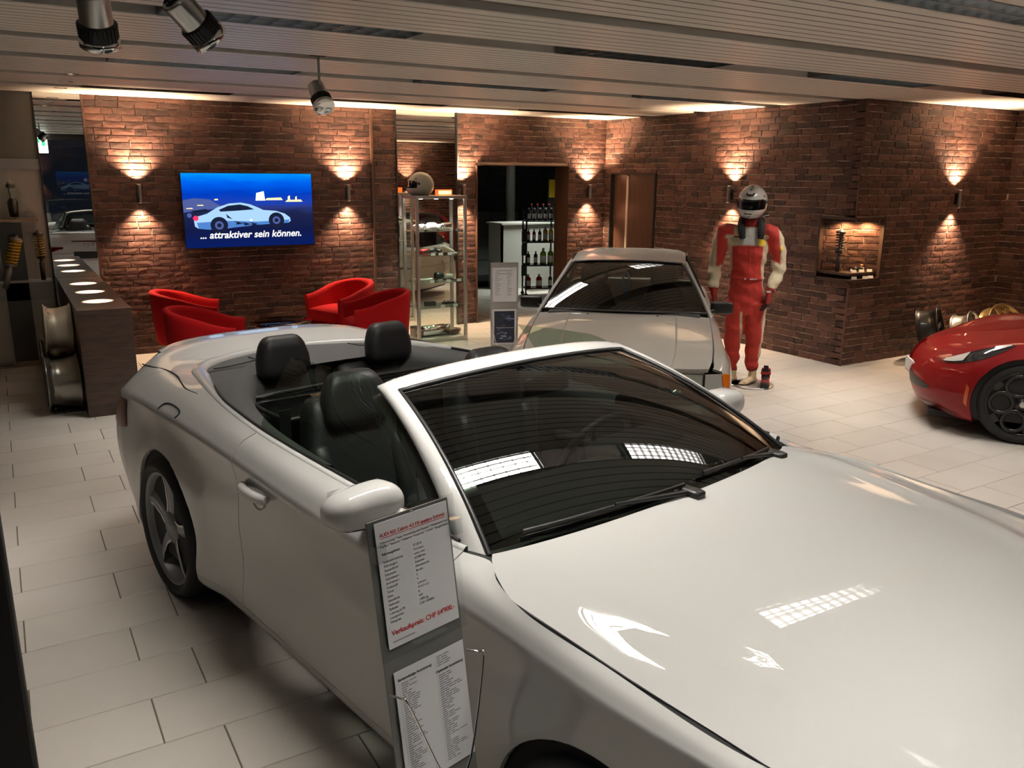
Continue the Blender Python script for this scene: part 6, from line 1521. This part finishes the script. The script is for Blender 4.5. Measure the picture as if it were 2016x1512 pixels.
MB().cyl((8.36, 13.9, 0), (8.36, 13.9, ZC-.12), .085, 24).build('pillar', 'white_wall', kind='structure')
mat('blind_grey', (.38, .40, .42), .6)
bl = empty('window_blind', 'grey horizontal blind behind the doorway', 'blind', (9.2, 15.15, 0))
MB().box((-.62, -.02, 2.48), (.62, .02, 2.54)).build('head_rail', 'blind_grey', bl); _bs = MB().add([(-.6, -.012, -.008), (.6, -.012, -.008), (.6, .012, .008), (-.6, .012, .008)], [(0, 1, 2, 3)]).mesh('slat', 'blind_grey')
for k in range(48): link('slat', _bs, bl, (0, 0, .55+.04*k))
mat('cabinet_grey', (.28, .29, .29), .45)
for k, (x, l) in enumerate(((7.95, 'grey filing cabinet nearest the doorway edge'), (8.60, 'grey filing cabinet beside the office pillar'))):
    f = empty('filing_cabinet', l, 'cabinet', (x, 14.75, 0), 0, 'office filing cabinets'); MB().box((-.30, -.25, 0), (.30, .3, 1.25), 0, .006).build('body', 'cabinet_grey', f)
    for m in range(4):
        dr = MB().box((-.285, -.268, .03+.30*m), (.285, -.25, .315+.30*m), 0, .004).build('drawer', 'cabinet_grey', f); MB().tube([(-.07, -.275, .24+.30*m), (.07, -.275, .24+.30*m)], .006, 6).build('handle', 'alu', dr)
pc = empty('office_counter', 'pale office counter front behind the product rack', 'counter', (8.05, 12.65, 0)); MB().box((-.62, 0, 0), (.9, .03, 1.12)).build('front_panel', 'white_wall', pc); MB().box((-.64, -.04, 1.12), (.92, .5, 1.15)).build('worktop', 'white_wall', pc); MB().box((-.62, 0, 0), (-.58, .45, 1.12)).build('side_panel', 'white_wall', pc)
# product rack with bottles
rk = empty('product_rack', 'black wheeled shelf rack of car-care bottles behind the doorway', 'rack', (7.62, 11.75, 0), radians(-20))
for x in (-.24, .24):
    for y in (-.14, .14): MB().tube([(x, y, .06), (x, y, 1.42)], .014, 8).build('upright', 'black_plastic', rk); MB().lathe([(0, -.015), (.03, -.015), (.03, .015), (0, .015)], (x, y, .03), (0, 1, 0), 12).build('caster', 'black_plastic', rk)
for z in (.14, .52, .90, 1.24): MB().box((-.25, -.15, z-.02), (.25, .15, z), 0, .002).build('shelf', 'black_plastic', rk)
RM = rk.matrix_basis.copy() if False else (Matrix.Translation((7.62, 11.75, 0)) @ Matrix.Rotation(radians(-20), 4, 'Z'))
mat('bt_yellow', (.75, .48, .03), .35); mat('bt_red', (.45, .02, .02), .35); mat('bt_green', (.25, .50, .05), .35); mat('bt_purple', (.20, .03, .12), .35); mat('bt_dark', (.03, .03, .03), .4); mat('bt_cap', (.6, .6, .58), .4)
_bm = {}
def bottle(m, h, r, x, y, z, lab, lm='bt_cap'):
    if (m, h) not in _bm:
        q = MB().lathe([(0, 0), (r, 0), (r, h*.66), (r*.9, h*.74), (r*.35, h*.84), (r*.35, h*.88)], n=14).mesh('bottle_body', m); c = MB().lathe([(r*.42, h*.86), (r*.42, h), (0, h)], n=12).mesh('bottle_cap', lm); l = MB().lathe([(r*1.01, h*.15), (r*1.01, h*.55)], n=14).mesh('bottle_label', 'paper' if m != 'bt_yellow' else 'bt_cap'); _bm[m, h] = (q, c, l)
    e = empty('bottle', lab, 'bottle', RM @ Vector((x, y, z)), 0, 'car-care bottles on the rack'); 
    for n_, d_ in zip(('bottle_body', 'bottle_cap', 'bottle_label'), _bm[m, h]): link(n_, d_, e)
for lv, (z, specs) in enumerate(((1.24, [('bt_dark', .20, .03)]*5), (.90, [('bt_red', .20, .028), ('bt_purple', .20, .028), ('bt_dark', .2, .028), ('bt_yellow', .24, .040), ('bt_yellow', .24, .040)]), (.52, [('bt_dark', .22, .032), ('bt_dark', .22, .032), ('bt_green', .27, .05), ('bt_green', .27, .05)]), (.14, [('bt_red', .22, .05), ('bt_red', .22, .05), ('bt_dark', .22, .05)]))):
    nm = ('top', 'second', 'third', 'lowest')[lv]
    for k, (m, h, r) in enumerate(specs):
        x = -.19+.38*k/(len(specs)-1); col = {'bt_dark': 'dark', 'bt_red': 'red', 'bt_purple': 'purple', 'bt_yellow': 'yellow', 'bt_green': 'green'}[m]
        bottle(m, h, r, x, -.06, z, '%s bottle, %s from the pillar side on the %s rack shelf' % (col, ('first', 'second', 'third', 'fourth', 'fifth')[k], nm))
for k in range(4):
    e = empty('spray_can', 'dark spray can, %s in the back row of the top rack shelf' % ('first', 'second', 'third', 'fourth')[k], 'can', RM @ Vector((-.12+.10*k, .07, 1.24)), 0, 'spray cans on the rack'); MB().lathe([(0, 0), (.032, 0), (.032, .19), (.015, .215), (.015, .24), (0, .24)], n=14).build('can_body', 'bt_dark', e); MB().lathe([(0, .26), (.014, .26), (.016, .238)], n=10).build('nozzle', 'bt_red', e)
for k in range(3):
    o = empty('product_pouch', 'black hanging pouch, %s on the side of the product rack' % ('upper', 'middle', 'lower')[k], 'pouch', RM @ Vector((-.28, -.17, (1.0, .78, .45)[k])), 0, 'pouches on the rack'); MB().box((-.05, -.012, -.10), (.05, .012, .08), 0, .008).build('bag', 'bt_dark', o); MB().box((-.02, -.004, .08), (.02, .004, .11)).build('header_card', 'bt_dark', o)
sg = empty('office_sign', 'small yellow sign high up inside the doorway', 'sign', (8.86, 13.2, 1.72)); MB().box((-.08, 0, -.16), (.08, .02, .16)).build('sign_panel', 'bt_yellow', sg); MB().box((-.09, .02, -1.72), (.09, .05, .25)).build('backing', 'bt_dark', sg)
L = bpy.data.lights.new('office_lamp', 'AREA'); L.energy = 20; L.size = .6; L.color = (.93, 1., .90); L.spread = radians(100)
ol = empty('office_light', 'round ceiling light inside the office', 'light', (8.2, 12.1, ZC-.13)); MB().lathe([(0, -.02), (.25, -.02), (.28, 0)], n=24).build('diffuser', 'white_wall', ol)
o = bpy.data.objects.new('office_lamp', L); COL.objects.link(o); o.parent = ol; o.location = (0, 0, -.03)
# ------------------------------------------------------------------ display wall at the far left
perf = bpy.data.materials.new('perforated'); perf.use_nodes = True; MATS['perforated'] = perf
t = perf.node_tree; N_, L_ = t.nodes, t.links; b = N_['Principled BSDF']; b.inputs['Metallic'].default_value = .9; b.inputs['Roughness'].default_value = .35
tc = N_.new('ShaderNodeTexCoord'); mp = N_.new('ShaderNodeMapping'); mp.inputs['Scale'].default_value = (90, 1, 90); vo = N_.new('ShaderNodeTexVoronoi'); vo.inputs['Randomness'].default_value = 0; vo.inputs['Scale'].default_value = 1
cr = N_.new('ShaderNodeValToRGB'); cr.color_ramp.elements[0].position = .30; cr.color_ramp.elements[0].color = (.015, .015, .014, 1); cr.color_ramp.elements[1].position = .40; cr.color_ramp.elements[1].color = (.16, .155, .14, 1)
L_.new(tc.outputs['Object'], mp.inputs[0]); L_.new(mp.outputs[0], vo.inputs['Vector']); L_.new(vo.outputs['Distance'], cr.inputs[0]); L_.new(cr.outputs[0], b.inputs['Base Color'])
pp = empty('perforated_panel', 'tall perforated metal display panel at the pale wall', 'panel', (.10, YB-.06, 0)); MB().box((-.12, 0, .05), (.09, .012, 1.46)).build('sheet', 'perforated', pp); MB().box((-.14, -.02, 0), (.30, .05, .05)).build('foot_rail', 'shelf_wood', pp)
ws = empty('wall_shelf', 'pale wooden shelf above the perforated panel', 'shelf', (.0, YB-.12, 1.50)); MB().box((-.4, -.09, -.025), (.34, .11, 0)).build('board', 'shelf_wood', ws); MB().box((-.05, .0, -.06), (-.03, .11, -.025)).build('bracket', 'alu', ws)
lg = empty('wall_ledge', 'white ledge with grey front at the pale wall', 'ledge', (.0, YB-.04, 0)); MB().box((-1.0, -.03, .86), (.40, .06, .885)).build('ledge_top', 'paper', lg); MB().box((-1.0, -.02, .68), (.40, .06, .86)).build('ledge_front', 'alu_dull', lg); MB().box((-1.0, -.005, .05), (.40, .06, .68)).build('lower_panel', 'white_wall', lg)
struct(MB().box((XL, YB-.01, 1.98), (.42, YB+.02, 2.08)), 'trim_8', 'alu_dull')
mat('spring_yellow', (.70, .46, .03), .35)
e = empty('coilover', 'yellow-spring coilover hung slanting on the perforated panel', 'coilover', (-.02, YB-.155, .82)); e.rotation_euler = (0, radians(17), 0); coilover(e, .55, .048, 'spring_yellow', 'alu_dull', 8, .010)
e = empty('coilover', 'olive-yellow coilover standing upright on the wall ledge beside the counter', 'coilover', (.325, YB-.10, .885)); coilover(e, .50, .042, 'spring_olive', 'rim_dark', 9, .008) if 'spring_olive' in MATS else (mat('spring_olive', (.30, .22, .06), .4), coilover(e, .50, .042, 'spring_olive', 'rim_dark', 9, .008))
tr = empty('glass_trophy', 'faceted glass trophy on the pale wooden shelf', 'trophy', (.14, YB-.13, 1.50)); MB().lathe([(.05, 0), (.055, .01), (.085, .22), (.09, .24), (.06, .30), (.03, .36), (.0, .41)], n=8, smooth=False).build('cup', 'clear_glass', tr); MB().tube([(0, 0, 0), (-.02, 0, .36)], .008, 8).build('stem', 'chrome', tr); MB().rbox((.08, .06, .05), .02, 3).xf(Matrix.Translation((.0, 0, .32))).build('finial', 'rim_dark', tr); MB().lathe([(0, .02), (.04, .02), (.05, .16), (.03, .20), (0, .2)], n=10).build('filling', 'rim_dark', tr)
# ------------------------------------------------------------------ street front: glass, exit sign, parked car
wf = MB()
for x in (-4.4, -2.2, 3.9, 6.1, 8.3): wf.box((x-.03, YF-.03, 0), (x+.03, YF+.03, ZC))
wf.box((XL, YF-.03, 0), (XE, YF+.03, .06)).box((XL, YF-.03, ZC-.12), (XE, YF+.03, ZC+.1)).build('window_1', 'rim_dark', kind='structure')
MB().add([(XL, YF, .06), (XE, YF, .06), (XE, YF, ZC-.12), (XL, YF, ZC-.12)], [(0, 1, 2, 3)]).build('window_glass', 'night_glass', bpy.data.objects['window_1'])
struct(MB().box((-14, -16, -.70), (20, YF-.02, -.62)), 'ground', 'asphalt') if 'asphalt' in MATS else (mat('asphalt', (.04, .04, .04), .9), struct(MB().box((-14, -16, -.70), (20, YF-.02, -.62)), 'ground', 'asphalt'))
ex = empty('exit_sign', 'lit white and green exit sign above the street window', 'sign', (.90, YF+.12, 2.50)); emis('sign_white', (1, 1, .97), 3.); emis('sign_green', (.05, .8, .2), 2.); emis('led_red', (1, .05, .02), 4.)
MB().box((-.16, -.03, -.17), (.16, .03, .17), 0, .005).build('sign_box', 'sign_white', ex); MB().box((-.10, .03, .03), (.02, .034, .12)).build('running_figure', 'sign_green', ex); MB().box((.05, .03, -.03), (.12, .034, .06)).build('arrow', 'sign_green', ex); MB().box((-.02, -.01, .19), (.0, .01, .21)).build('status_light', 'led_red', ex); MB().cyl((0, 0, .17), (0, 0, .34), .01, 8).build('hanger', 'alu', ex)
# dark upright panel at the left edge of the view
MB().box((-.60, .97, 0), (-.036, 1.01, 2.30), 0, .004).build('room_divider', 'panel_black', label='near-black upright divider panel at the left edge of the view', category='divider') if 'panel_black' in MATS else (mat('panel_black', (.018, .016, .015), .5), MB().box((-.60, .97, 0), (-.036, 1.01, 2.30), 0, .004).build('room_divider', 'panel_black', label='near-black upright divider panel at the left edge of the view', category='divider'))
# ------------------------------------------------------------------ racing-driver mannequin
mq = empty('mannequin', 'shop mannequin in red and cream racing overalls with white helmet', 'mannequin', (6.10, 5.53, 0), radians(-43))
# local frame: x to the viewer's right, -y towards the viewer, z up
def loft(mb, rings, n=20):
    """rings: (centre, rx, ry, axis_x, axis_y)"""
    rows = []
    for c, rx, ry, ax, ay in rings:
        c, ax, ay = Vector(c), Vector(ax).normalized(), Vector(ay).normalized()
        rows.append([c+ax*(rx*cos(2*pi*k/n))+ay*(ry*sin(2*pi*k/n)) for k in range(n)])
    mb.grid(rows, 0, True, closed=True); mb.add(rows[0], [tuple(range(n))[::-1]]); mb.add(rows[-1], [tuple(range(n))])
def limb(mb, pts, radii, flat=1.):
    P = crv(pts, 4); m = len(P); k = len(pts)-1; rr = []
    for i in range(m):
        t = i/(m-1)*k; a = min(k-1, int(t)); rr.append(lerp(radii[a], radii[a+1], t-a))
    mb.tube(P, rr, 16)
def remesh(mb, name, voxel, mats, parent, smooth=6):
    o = mb.build(name, mats[0], parent)
    for m in mats[1:]: o.data.materials.append(M_(m))
    # evaluate in a scratch scene that holds only this object
    tmp = bpy.data.scenes.new('scratch'); t_ = bpy.data.objects.new('scratch', o.data); tmp.collection.objects.link(t_)
    r2 = t_.modifiers.new('r', 'REMESH'); r2.mode = 'VOXEL'; r2.voxel_size = voxel; r2.use_smooth_shade = True
    s2 = t_.modifiers.new('s', 'SMOOTH'); s2.iterations = smooth; s2.factor = .5
    vl = tmp.view_layers[0]; vl.update(); dg = vl.depsgraph
    me = bpy.data.meshes.new_from_object(t_.evaluated_get(dg)); o.modifiers.clear(); o.data = me; me.name = name
    bpy.data.objects.remove(t_); bpy.data.scenes.remove(tmp)
    if len(me.materials) < len(mats):
        me.materials.clear()
        for m in mats: me.materials.append(M_(m))
    for p in me.polygons: p.use_smooth = True
    return o
mat('suit_red', (.42, .022, .012), .75, sheen=.2, bump=.35, bscale=26); mat('suit_cream', (.62, .53, .36), .75, sheen=.2, bump=.35, bscale=26); mat('suit_grey', (.46, .45, .42), .75, bump=.3, bscale=26)
mat('suit_dark_red', (.28, .012, .010), .8, bump=.2, bscale=60); mat('patch_yellow', (.80, .55, .03), .6); mat('skin_cream', (.60, .46, .28), .5)
q = MB()
cx = -.045
T = [((cx-.02, .0, .70), .15, .105), ((cx-.02, .0, .80), .165, .115), ((cx-.02, .0, .90), .155, .112), ((cx-.015, -.01, 1.02), .140, .105), ((cx-.01, -.01, 1.10), .138, .103), ((cx, -.01, 1.22), .158, .112), ((cx, -.005, 1.34), .178, .118), ((cx, .005, 1.42), .180, .112), ((cx+.005, .01, 1.48), .155, .095), ((cx+.02, .01, 1.53), .085, .078), ((cx+.03, .0, 1.58), .062, .066)]
loft(q, [(c, a*1.07, b*1.07, (1, 0, 0), (0, 1, 0)) for c, a, b in T], 24)
SH_L, SH_R = (.165, .01, 1.445), (-.245, .01, 1.445)
limb(q, [(.07, .01, 1.44), SH_L, (.222, .01, 1.30), (.232, .0, 1.13), (.19, -.05, 1.01), (.145, -.095, .93)], [.086, .090, .076, .063, .056, .046])
limb(q, [(-.15, .01, 1.44), SH_R, (-.305, .02, 1.30), (-.345, .03, 1.13), (-.362, -.02, 1.00), (-.368, -.055, .92)], [.086, .090, .076, .063, .056, .046])
limb(q, [(cx+.06, .0, .80), (.008, -.005, .66), (.005, -.02, .50), (.0, -.005, .40), (-.012, .015, .26), (-.018, .02, .13)], [.115, .105, .088, .078, .070, .052])
limb(q, [(cx-.09, .0, .80), (-.155, .0, .66), (-.185, -.01, .50), (-.198, .01, .40), (-.205, .02, .26), (-.205, .03, .13)], [.115, .105, .088, .078, .070, .052])
# belt and cuff folds
suit = remesh(q, 'racing_suit', .010, ['suit_red', 'suit_cream', 'suit_grey', 'suit_dark_red'], mq)
_nrm = [v.normal.copy() for v in suit.data.vertices]
for v, vn_ in zip(suit.data.vertices, _nrm):      # cloth folds
    c = v.co; f = sin(c.z*42+c.x*16+3*noise.noise(c*6))*.0035*(1+1.2*exp(-((c.z-1.12)/.07)**2)+1.5*exp(-((c.z-.22)/.08)**2))+noise.noise(c*9)*.006+noise.noise(c*19)*.004
    v.co = c+vn_*(f+(.008*exp(-((c.z-1.035)/.012)**2) if abs(c.x-cx) < .16 else 0))
def seg_d(p, a, b):
    a, b = Vector(a), Vector(b); t = max(0, min(1, (p-a).dot(b-a)/(b-a).length_squared)); return (p-(a+(b-a)*t)).length, t
ARM_L = [SH_L, (.222, .01, 1.30), (.232, .0, 1.13), (.19, -.05, 1.01), (.145, -.095, .93)]; ARM_R = [SH_R, (-.305, .02, 1.30), (-.345, .03, 1.13), (-.362, -.02, 1.0), (-.368, -.055, .92)]
RED, CREAM, GREY, DRED = (.47, .022, .012), (.62, .53, .36), (.46, .45, .42), (.26, .010, .010)
def suit_colour(c):
    mi = 0; x = c.x-cx
    if c.z > .80:
        dl = min(seg_d(c, a, b)[0] for a, b in zip(ARM_L, ARM_L[1:])); dr = min(seg_d(c, a, b)[0] for a, b in zip(ARM_R, ARM_R[1:]))
        armL = x > .178 or (dl < .098 and c.z < 1.40 and x > .150); armR = x < -.205 or (dr < .098 and c.z < 1.40 and x < -.185)
        if armL:
            if c.z < 1.175-.5*(c.x-.23): mi = 1
            else: mi = 1 if c.x > .240+.05*(1.3-c.z) else 0
            if c.z < .955: mi = 3
        elif armR:
            if c.z < 1.135+.3*(c.x+.33): mi = 1
            else: mi = 1 if c.x < -.335-.05*(1.3-c.z) else 0
            if c.z < .945: mi = 3
        else:
            if c.z > 1.345-.9*(abs(x)-.02)**2*(1 if abs(x) > .02 else 0): mi = 2 if abs(x) < .085 else 1
            elif x > .112+.10*abs(c.z-1.12) and c.z > .86: mi = 1
            elif x < -.150 and c.z > 1.14: mi = 1
            if c.z > 1.43 and abs(x) > .125: mi = 0
            if c.z > 1.505: mi = 3
    else:
        if c.x > -.04:
            if c.x > .072-.035*sstep(.5, .25, c.z)+.03*sstep(.62, .78, c.z) and c.z > .26: mi = 1
        elif -.128 < c.x < -.108 and .30 < c.z < .72 and c.y < .03: mi = 1
        if c.z < .165: mi = 3
    return (RED, CREAM, GREY, DRED)[mi]
ca = suit.data.color_attributes.new('suit', 'FLOAT_COLOR', 'POINT')
_js = [Vector((a, b, d))*.006 for a, b, d in ((0, 0, 0), (1, 0, .6), (-1, 0, .6), (.6, .6, -1), (-.6, -.6, -1))]
for i, v in enumerate(suit.data.vertices):
    cs = [suit_colour(v.co+j) for j in _js]; ca.data[i].color = (*[sum(c[k] for c in cs)/len(cs) for k in range(3)], 1)
sm_, st_, sb_ = nt('suit_cloth'); at_ = st_.nodes.new('ShaderNodeAttribute'); at_.attribute_name = 'suit'; st_.links.new(at_.outputs['Color'], sb_.inputs['Base Color'])
sb_.inputs['Roughness'].default_value = .72; sb_.inputs['Sheen Weight'].default_value = .15
_tc = st_.nodes.new('ShaderNodeTexCoord'); _nz = st_.nodes.new('ShaderNodeTexNoise'); _nz.inputs['Scale'].default_value = 22; _nz.inputs['Detail'].default_value = 4; _bp = st_.nodes.new('ShaderNodeBump'); _bp.inputs['Strength'].default_value = .5; _bp.inputs['Distance'].default_value = .02
st_.links.new(_tc.outputs['Object'], _nz.inputs['Vector']); st_.links.new(_nz.outputs['Fac'], _bp.inputs['Height']); st_.links.new(_bp.outputs[0], sb_.inputs['Normal'])
suit.data.materials.clear(); suit.data.materials.append(sm_)
from mathutils.bvhtree import BVHTree
_bv = BVHTree.FromPolygons([v.co.copy() for v in suit.data.vertices], [tuple(p.vertices) for p in suit.data.polygons])
def front(x, z, out=.003):
    h = _bv.ray_cast(Vector((x, -1, z)), Vector((0, 1, 0))); return Vector((x, (h[0].y if h[0] else -.13)-out, z))
# zip, belt print, chest patch, arm badge
MB().tube([front(cx+.004-.012*k/10, lerp(1.325, 1.065, k/10), .001) for k in range(11)], .003, 6).build('zip', 'suit_dark_red', mq)
MB().obox(front(cx-.035, 1.036), (1, 0, 0), (0, 1, 0), (0, 0, 1), .009, .0006, .003).obox(front(cx-.035, 1.036), (1, 0, 0), (0, 1, 0), (0, 0, 1), .003, .0006, .009).build('cross_print', 'paper', mq)
q = MB()
for k in range(6): q.obox(front(cx+.012+.011*k, 1.034), (1, 0, 0), (0, 1, 0), (0, 0, 1), .0042, .0005, .0055 if k % 2 else .0045)
q.build('belt_print', 'paper', mq, kind='stuff')
MB().grid([[front(x, z, .004) for x in (.038, .062, .086, .108)] for z in (1.402, 1.372, 1.342)]).build('chest_patch', 'patch_yellow', mq)
_p = front(.098, 1.402, .006); text('AC', .044, facing(_p, (.35, -1, .1)), 'ink', mq, 'chest_print', bold=True, ext=.0006)
h_ = _bv.ray_cast(Vector((1, -.06, 1.315)), Vector((-1, 0, 0))); _b = h_[0] if h_[0] else Vector((.31, -.05, 1.315))
MB().lathe([(0, .004), (.024, .003), (.026, 0)], _b, (.85, -.5, .1), 18).build('arm_badge', 'patch_yellow', mq)
MB().grid([[front(x, z, .003) for x in (-.175, -.15, -.125)] for z in (1.425, 1.412)]).build('name_strip', 'suit_dark_red', mq)
# gloves with five fingers
def glove(wrist, direction, palm_n, side, nm):
    """wrist point, direction of the fingers, palm normal; side=+1 thumb on +across"""
    w = Vector(wrist); d = Vector(direction).normalized(); n = (Vector(palm_n)-d*Vector(palm_n).dot(d)).normalized(); a = d.cross(n)*side
    q = MB()
    loft(q, [(w-d*.035, .036, .030, a, n), (w, .032, .026, a, n), (w+d*.03, .040, .022, a, n), (w+d*.075, .044, .019, a, n), (w+d*.098, .040, .016, a, n)], 14)
    for k, (o, L) in enumerate(((.031, .068), (.010, .078), (-.011, .073), (-.030, .058))):
        b = w+d*.088+a*o; p1 = b+d*L*.42+n*.012; p2 = p1+(d*.75+n*.65).normalized()*L*.34; p3 = p2+(d*.35+n*.94).normalized()*L*.28
        q.tube([b-d*.02, b, p1, p2, p3], [.0095, .0098, .0094, .0088, .0070], 8)
    b = w+d*.030+a*.036; q.tube([b-a*.015, b+a*.012+d*.012, b+a*.022+d*.036+n*.006, b+a*.020+d*.060+n*.014], [.012, .0115, .0105, .0085], 8)
    for i_, v_ in enumerate(q.v): q.v[i_] = tuple(w+(Vector(v_)-w)*1.18)
    o = remesh(q, nm, .0045, ['suit_dark_red', 'black_matte', 'paper'], mq, 2)
    for p in o.data.polygons:
        c = p.center-w; t = c.dot(d); p.material_index = 1 if (t > .10 and c.dot(a) < .005) or (p.normal.dot(n) > .5 and t > .03) else 0
    return o
glove((.135, -.105, .905), (-.16, -.10, -1), (-.5, .1, 0), 1, 'glove'); glove((-.368, -.062, .895), (.10, -.12, -1), (.6, .1, 0), -1, 'glove')
MB().obox((.130, -.150, .925), (1, 0, 0), (0, 1, 0), (0, 0, 1), .020, .001, .009).build('glove_print', 'paper', mq)
# helmet and neck collar
hp = bpy.data.objects.new('helmet', None); COL.objects.link(hp); hp.parent = mq; hp.location = (-.005, -.015, 1.728); hp.rotation_euler = (radians(8), radians(3), radians(-14)); hp.empty_display_size = .1
sh_ = helmet(hp, 1.07, 'helmet_white')
MB().lathe([(0, 0), (.040, 0), (.040, .002), (0, .002)], sh_(0, radians(38))*1.0, (0, -1, .85), 24).xf(Matrix.Identity(4)).build('badge_oval', 'black_plastic', hp)
_n = Vector((0, -1, .85)).normalized(); _p = sh_(0, radians(38))
for o_ in hp.children:
    if o_.name.startswith('badge_oval'):
        for v in o_.data.vertices: v.co.z = _p.z+(v.co.z-_p.z)*.45
text('Arai', .026, Matrix.Translation(_p+_n*.004) @ Matrix.Rotation(radians(55), 4, 'X'), 'paper', hp, 'badge_print', ext=.0006, bold=True)
text('dP', .03, Matrix.Translation(sh_(.05, radians(-40))*1.01) @ Matrix.Rotation(radians(120), 4, 'X'), 'ink', hp, 'chin_print', ext=.0006)
MB().lathe([(.078, 1.515), (.088, 1.53), (.080, 1.585), (.070, 1.60)], (cx+.03, 0, 0), n=24).build('collar', 'suit_dark_red', mq)
for s, x0 in ((1, .055), (-1, -.095)):
    q = MB(); limb(q, [(x0*.9+cx*.2, .03, 1.575), (x0+s*.012, -.075, 1.535), (x0+s*.012, -.128, 1.465), (x0+s*.004, -.135, 1.405)], [.030, .034, .034, .026]); q.build('neck_brace', 'black_matte', mq)
MB().tube(crv([(-.10, .05, 1.56), (-.04, .115, 1.56), (.03, .115, 1.56), (.09, .05, 1.56)], 4), .03, 10).build('neck_brace', 'black_matte', mq)
MB().tube([(.09, .05, 1.60), (.15, .06, 1.615)], .004, 6).build('tether_post', 'alu', mq)
# feet, base plate, rod
def foot(c, d, nm, m):
    c, d = Vector(c), Vector(d).normalized(); a = Vector((d.y, -d.x, 0)); q = MB()
    up = Vector((0, 0, 1))
    loft(q, [(c+up*.14-d*.0, .036, .036, a, d), (c+up*.08, .038, .042, a, d), (c+up*.055+d*.005, .036, .050, a, d)], 14)
    loft(q, [(c-d*.055+up*.03, .025, .022, a, up), (c-d*.03+up*.035, .034, .034, a, up), (c+d*.04+up*.035, .036, .036, a, up), (c+d*.10+up*.026, .042, .026, a, up), (c+d*.145+up*.018, .040, .018, a, up)], 14)
    for k, o in enumerate((.026, .008, -.008, -.021, -.032)):
        q.tube([c+d*(.13-.004*k)+a*o+up*.016, c+d*(.178-.010*k)+a*o*1.05+up*.012], [.0125-.001*k, .009-.0008*k], 8)
    return remesh(q, nm, .005, [m], mq, 3)
foot((-.018, .01, .012), (-.62, -.78, 0), 'bare_foot', 'skin_cream'); foot((-.205, .02, .012), (-.55, -.83, 0), 'bare_foot', 'skin_cream')
MB().lathe([(0, 0), (.20, 0), (.205, .004), (.205, .008), (.20, .012), (0, .012)], (-.02, -.02, 0), n=48).build('base_plate', 'alu', mq)
MB().lathe([(0, 0), (.12, 0), (.12, .012), (0, .012)], (-.215, .0, 0), n=32).build('base_plate', 'alu', mq)
# the body leans slightly towards the parked coupe
for ch in mq.children:
    if ch.type == 'MESH':
        if ch.name.startswith(('base_plate', 'bare_foot')): continue
        for v in ch.data.vertices: v.co.x -= .0785*v.co.z
    else: ch.location.x -= .0785*ch.location.z
# empty racing shoe standing on the plate
shoe = empty('racing_shoe', 'red and black racing boot standing beside the bare mannequin foot', 'shoe', (6.135, 5.42, .0125), radians(-43+8))
q = MB()
up = Vector((0, 0, 1)); dd = Vector((-.25, -1, 0)).normalized(); aa = Vector((-dd.y, dd.x, 0))*-1
loft(q, [(-dd*.085+up*.03, .028, .026, aa, up), (-dd*.05+up*.045, .036, .045, aa, up), (dd*.02+up*.042, .039, .042, aa, up), (dd*.085+up*.030, .044, .030, aa, up), (dd*.135+up*.022, .036, .022, aa, up)], 16)
loft(q, [(-dd*.030+up*.06, .040, .052, aa, dd), (-dd*.040+up*.11, .040, .048, aa, dd), (-dd*.052+up*.155, .043, .046, aa, dd)], 16)
sb = remesh(q, 'upper', .005, ['suit_dark_red', 'black_matte'], shoe, 3)
for p in sb.data.polygons:
    c = p.center; t = c.dot(dd); p.material_index = 1 if (c.z > .085 and t > -.03) or (c.z > .045 and -.03 < t < .07 and abs(c.dot(aa)) < .022) or t > .10 else 0
MB().box((-.042, -.14, 0), (.042, .085, .012), 0, .005).xf(Matrix.Rotation(radians(-14), 4, 'Z')).build('sole', 'black_plastic', shoe)
MB().obox(-dd*.035+up*.118, aa, dd, up, .046, .052, .012).build('ankle_strap', 'suit_dark_red', shoe)
MB().obox(-dd*.0+up*.155, aa, dd, (-.1, -.2, 1), .022, .006, .04).build('tongue', 'black_matte', shoe)
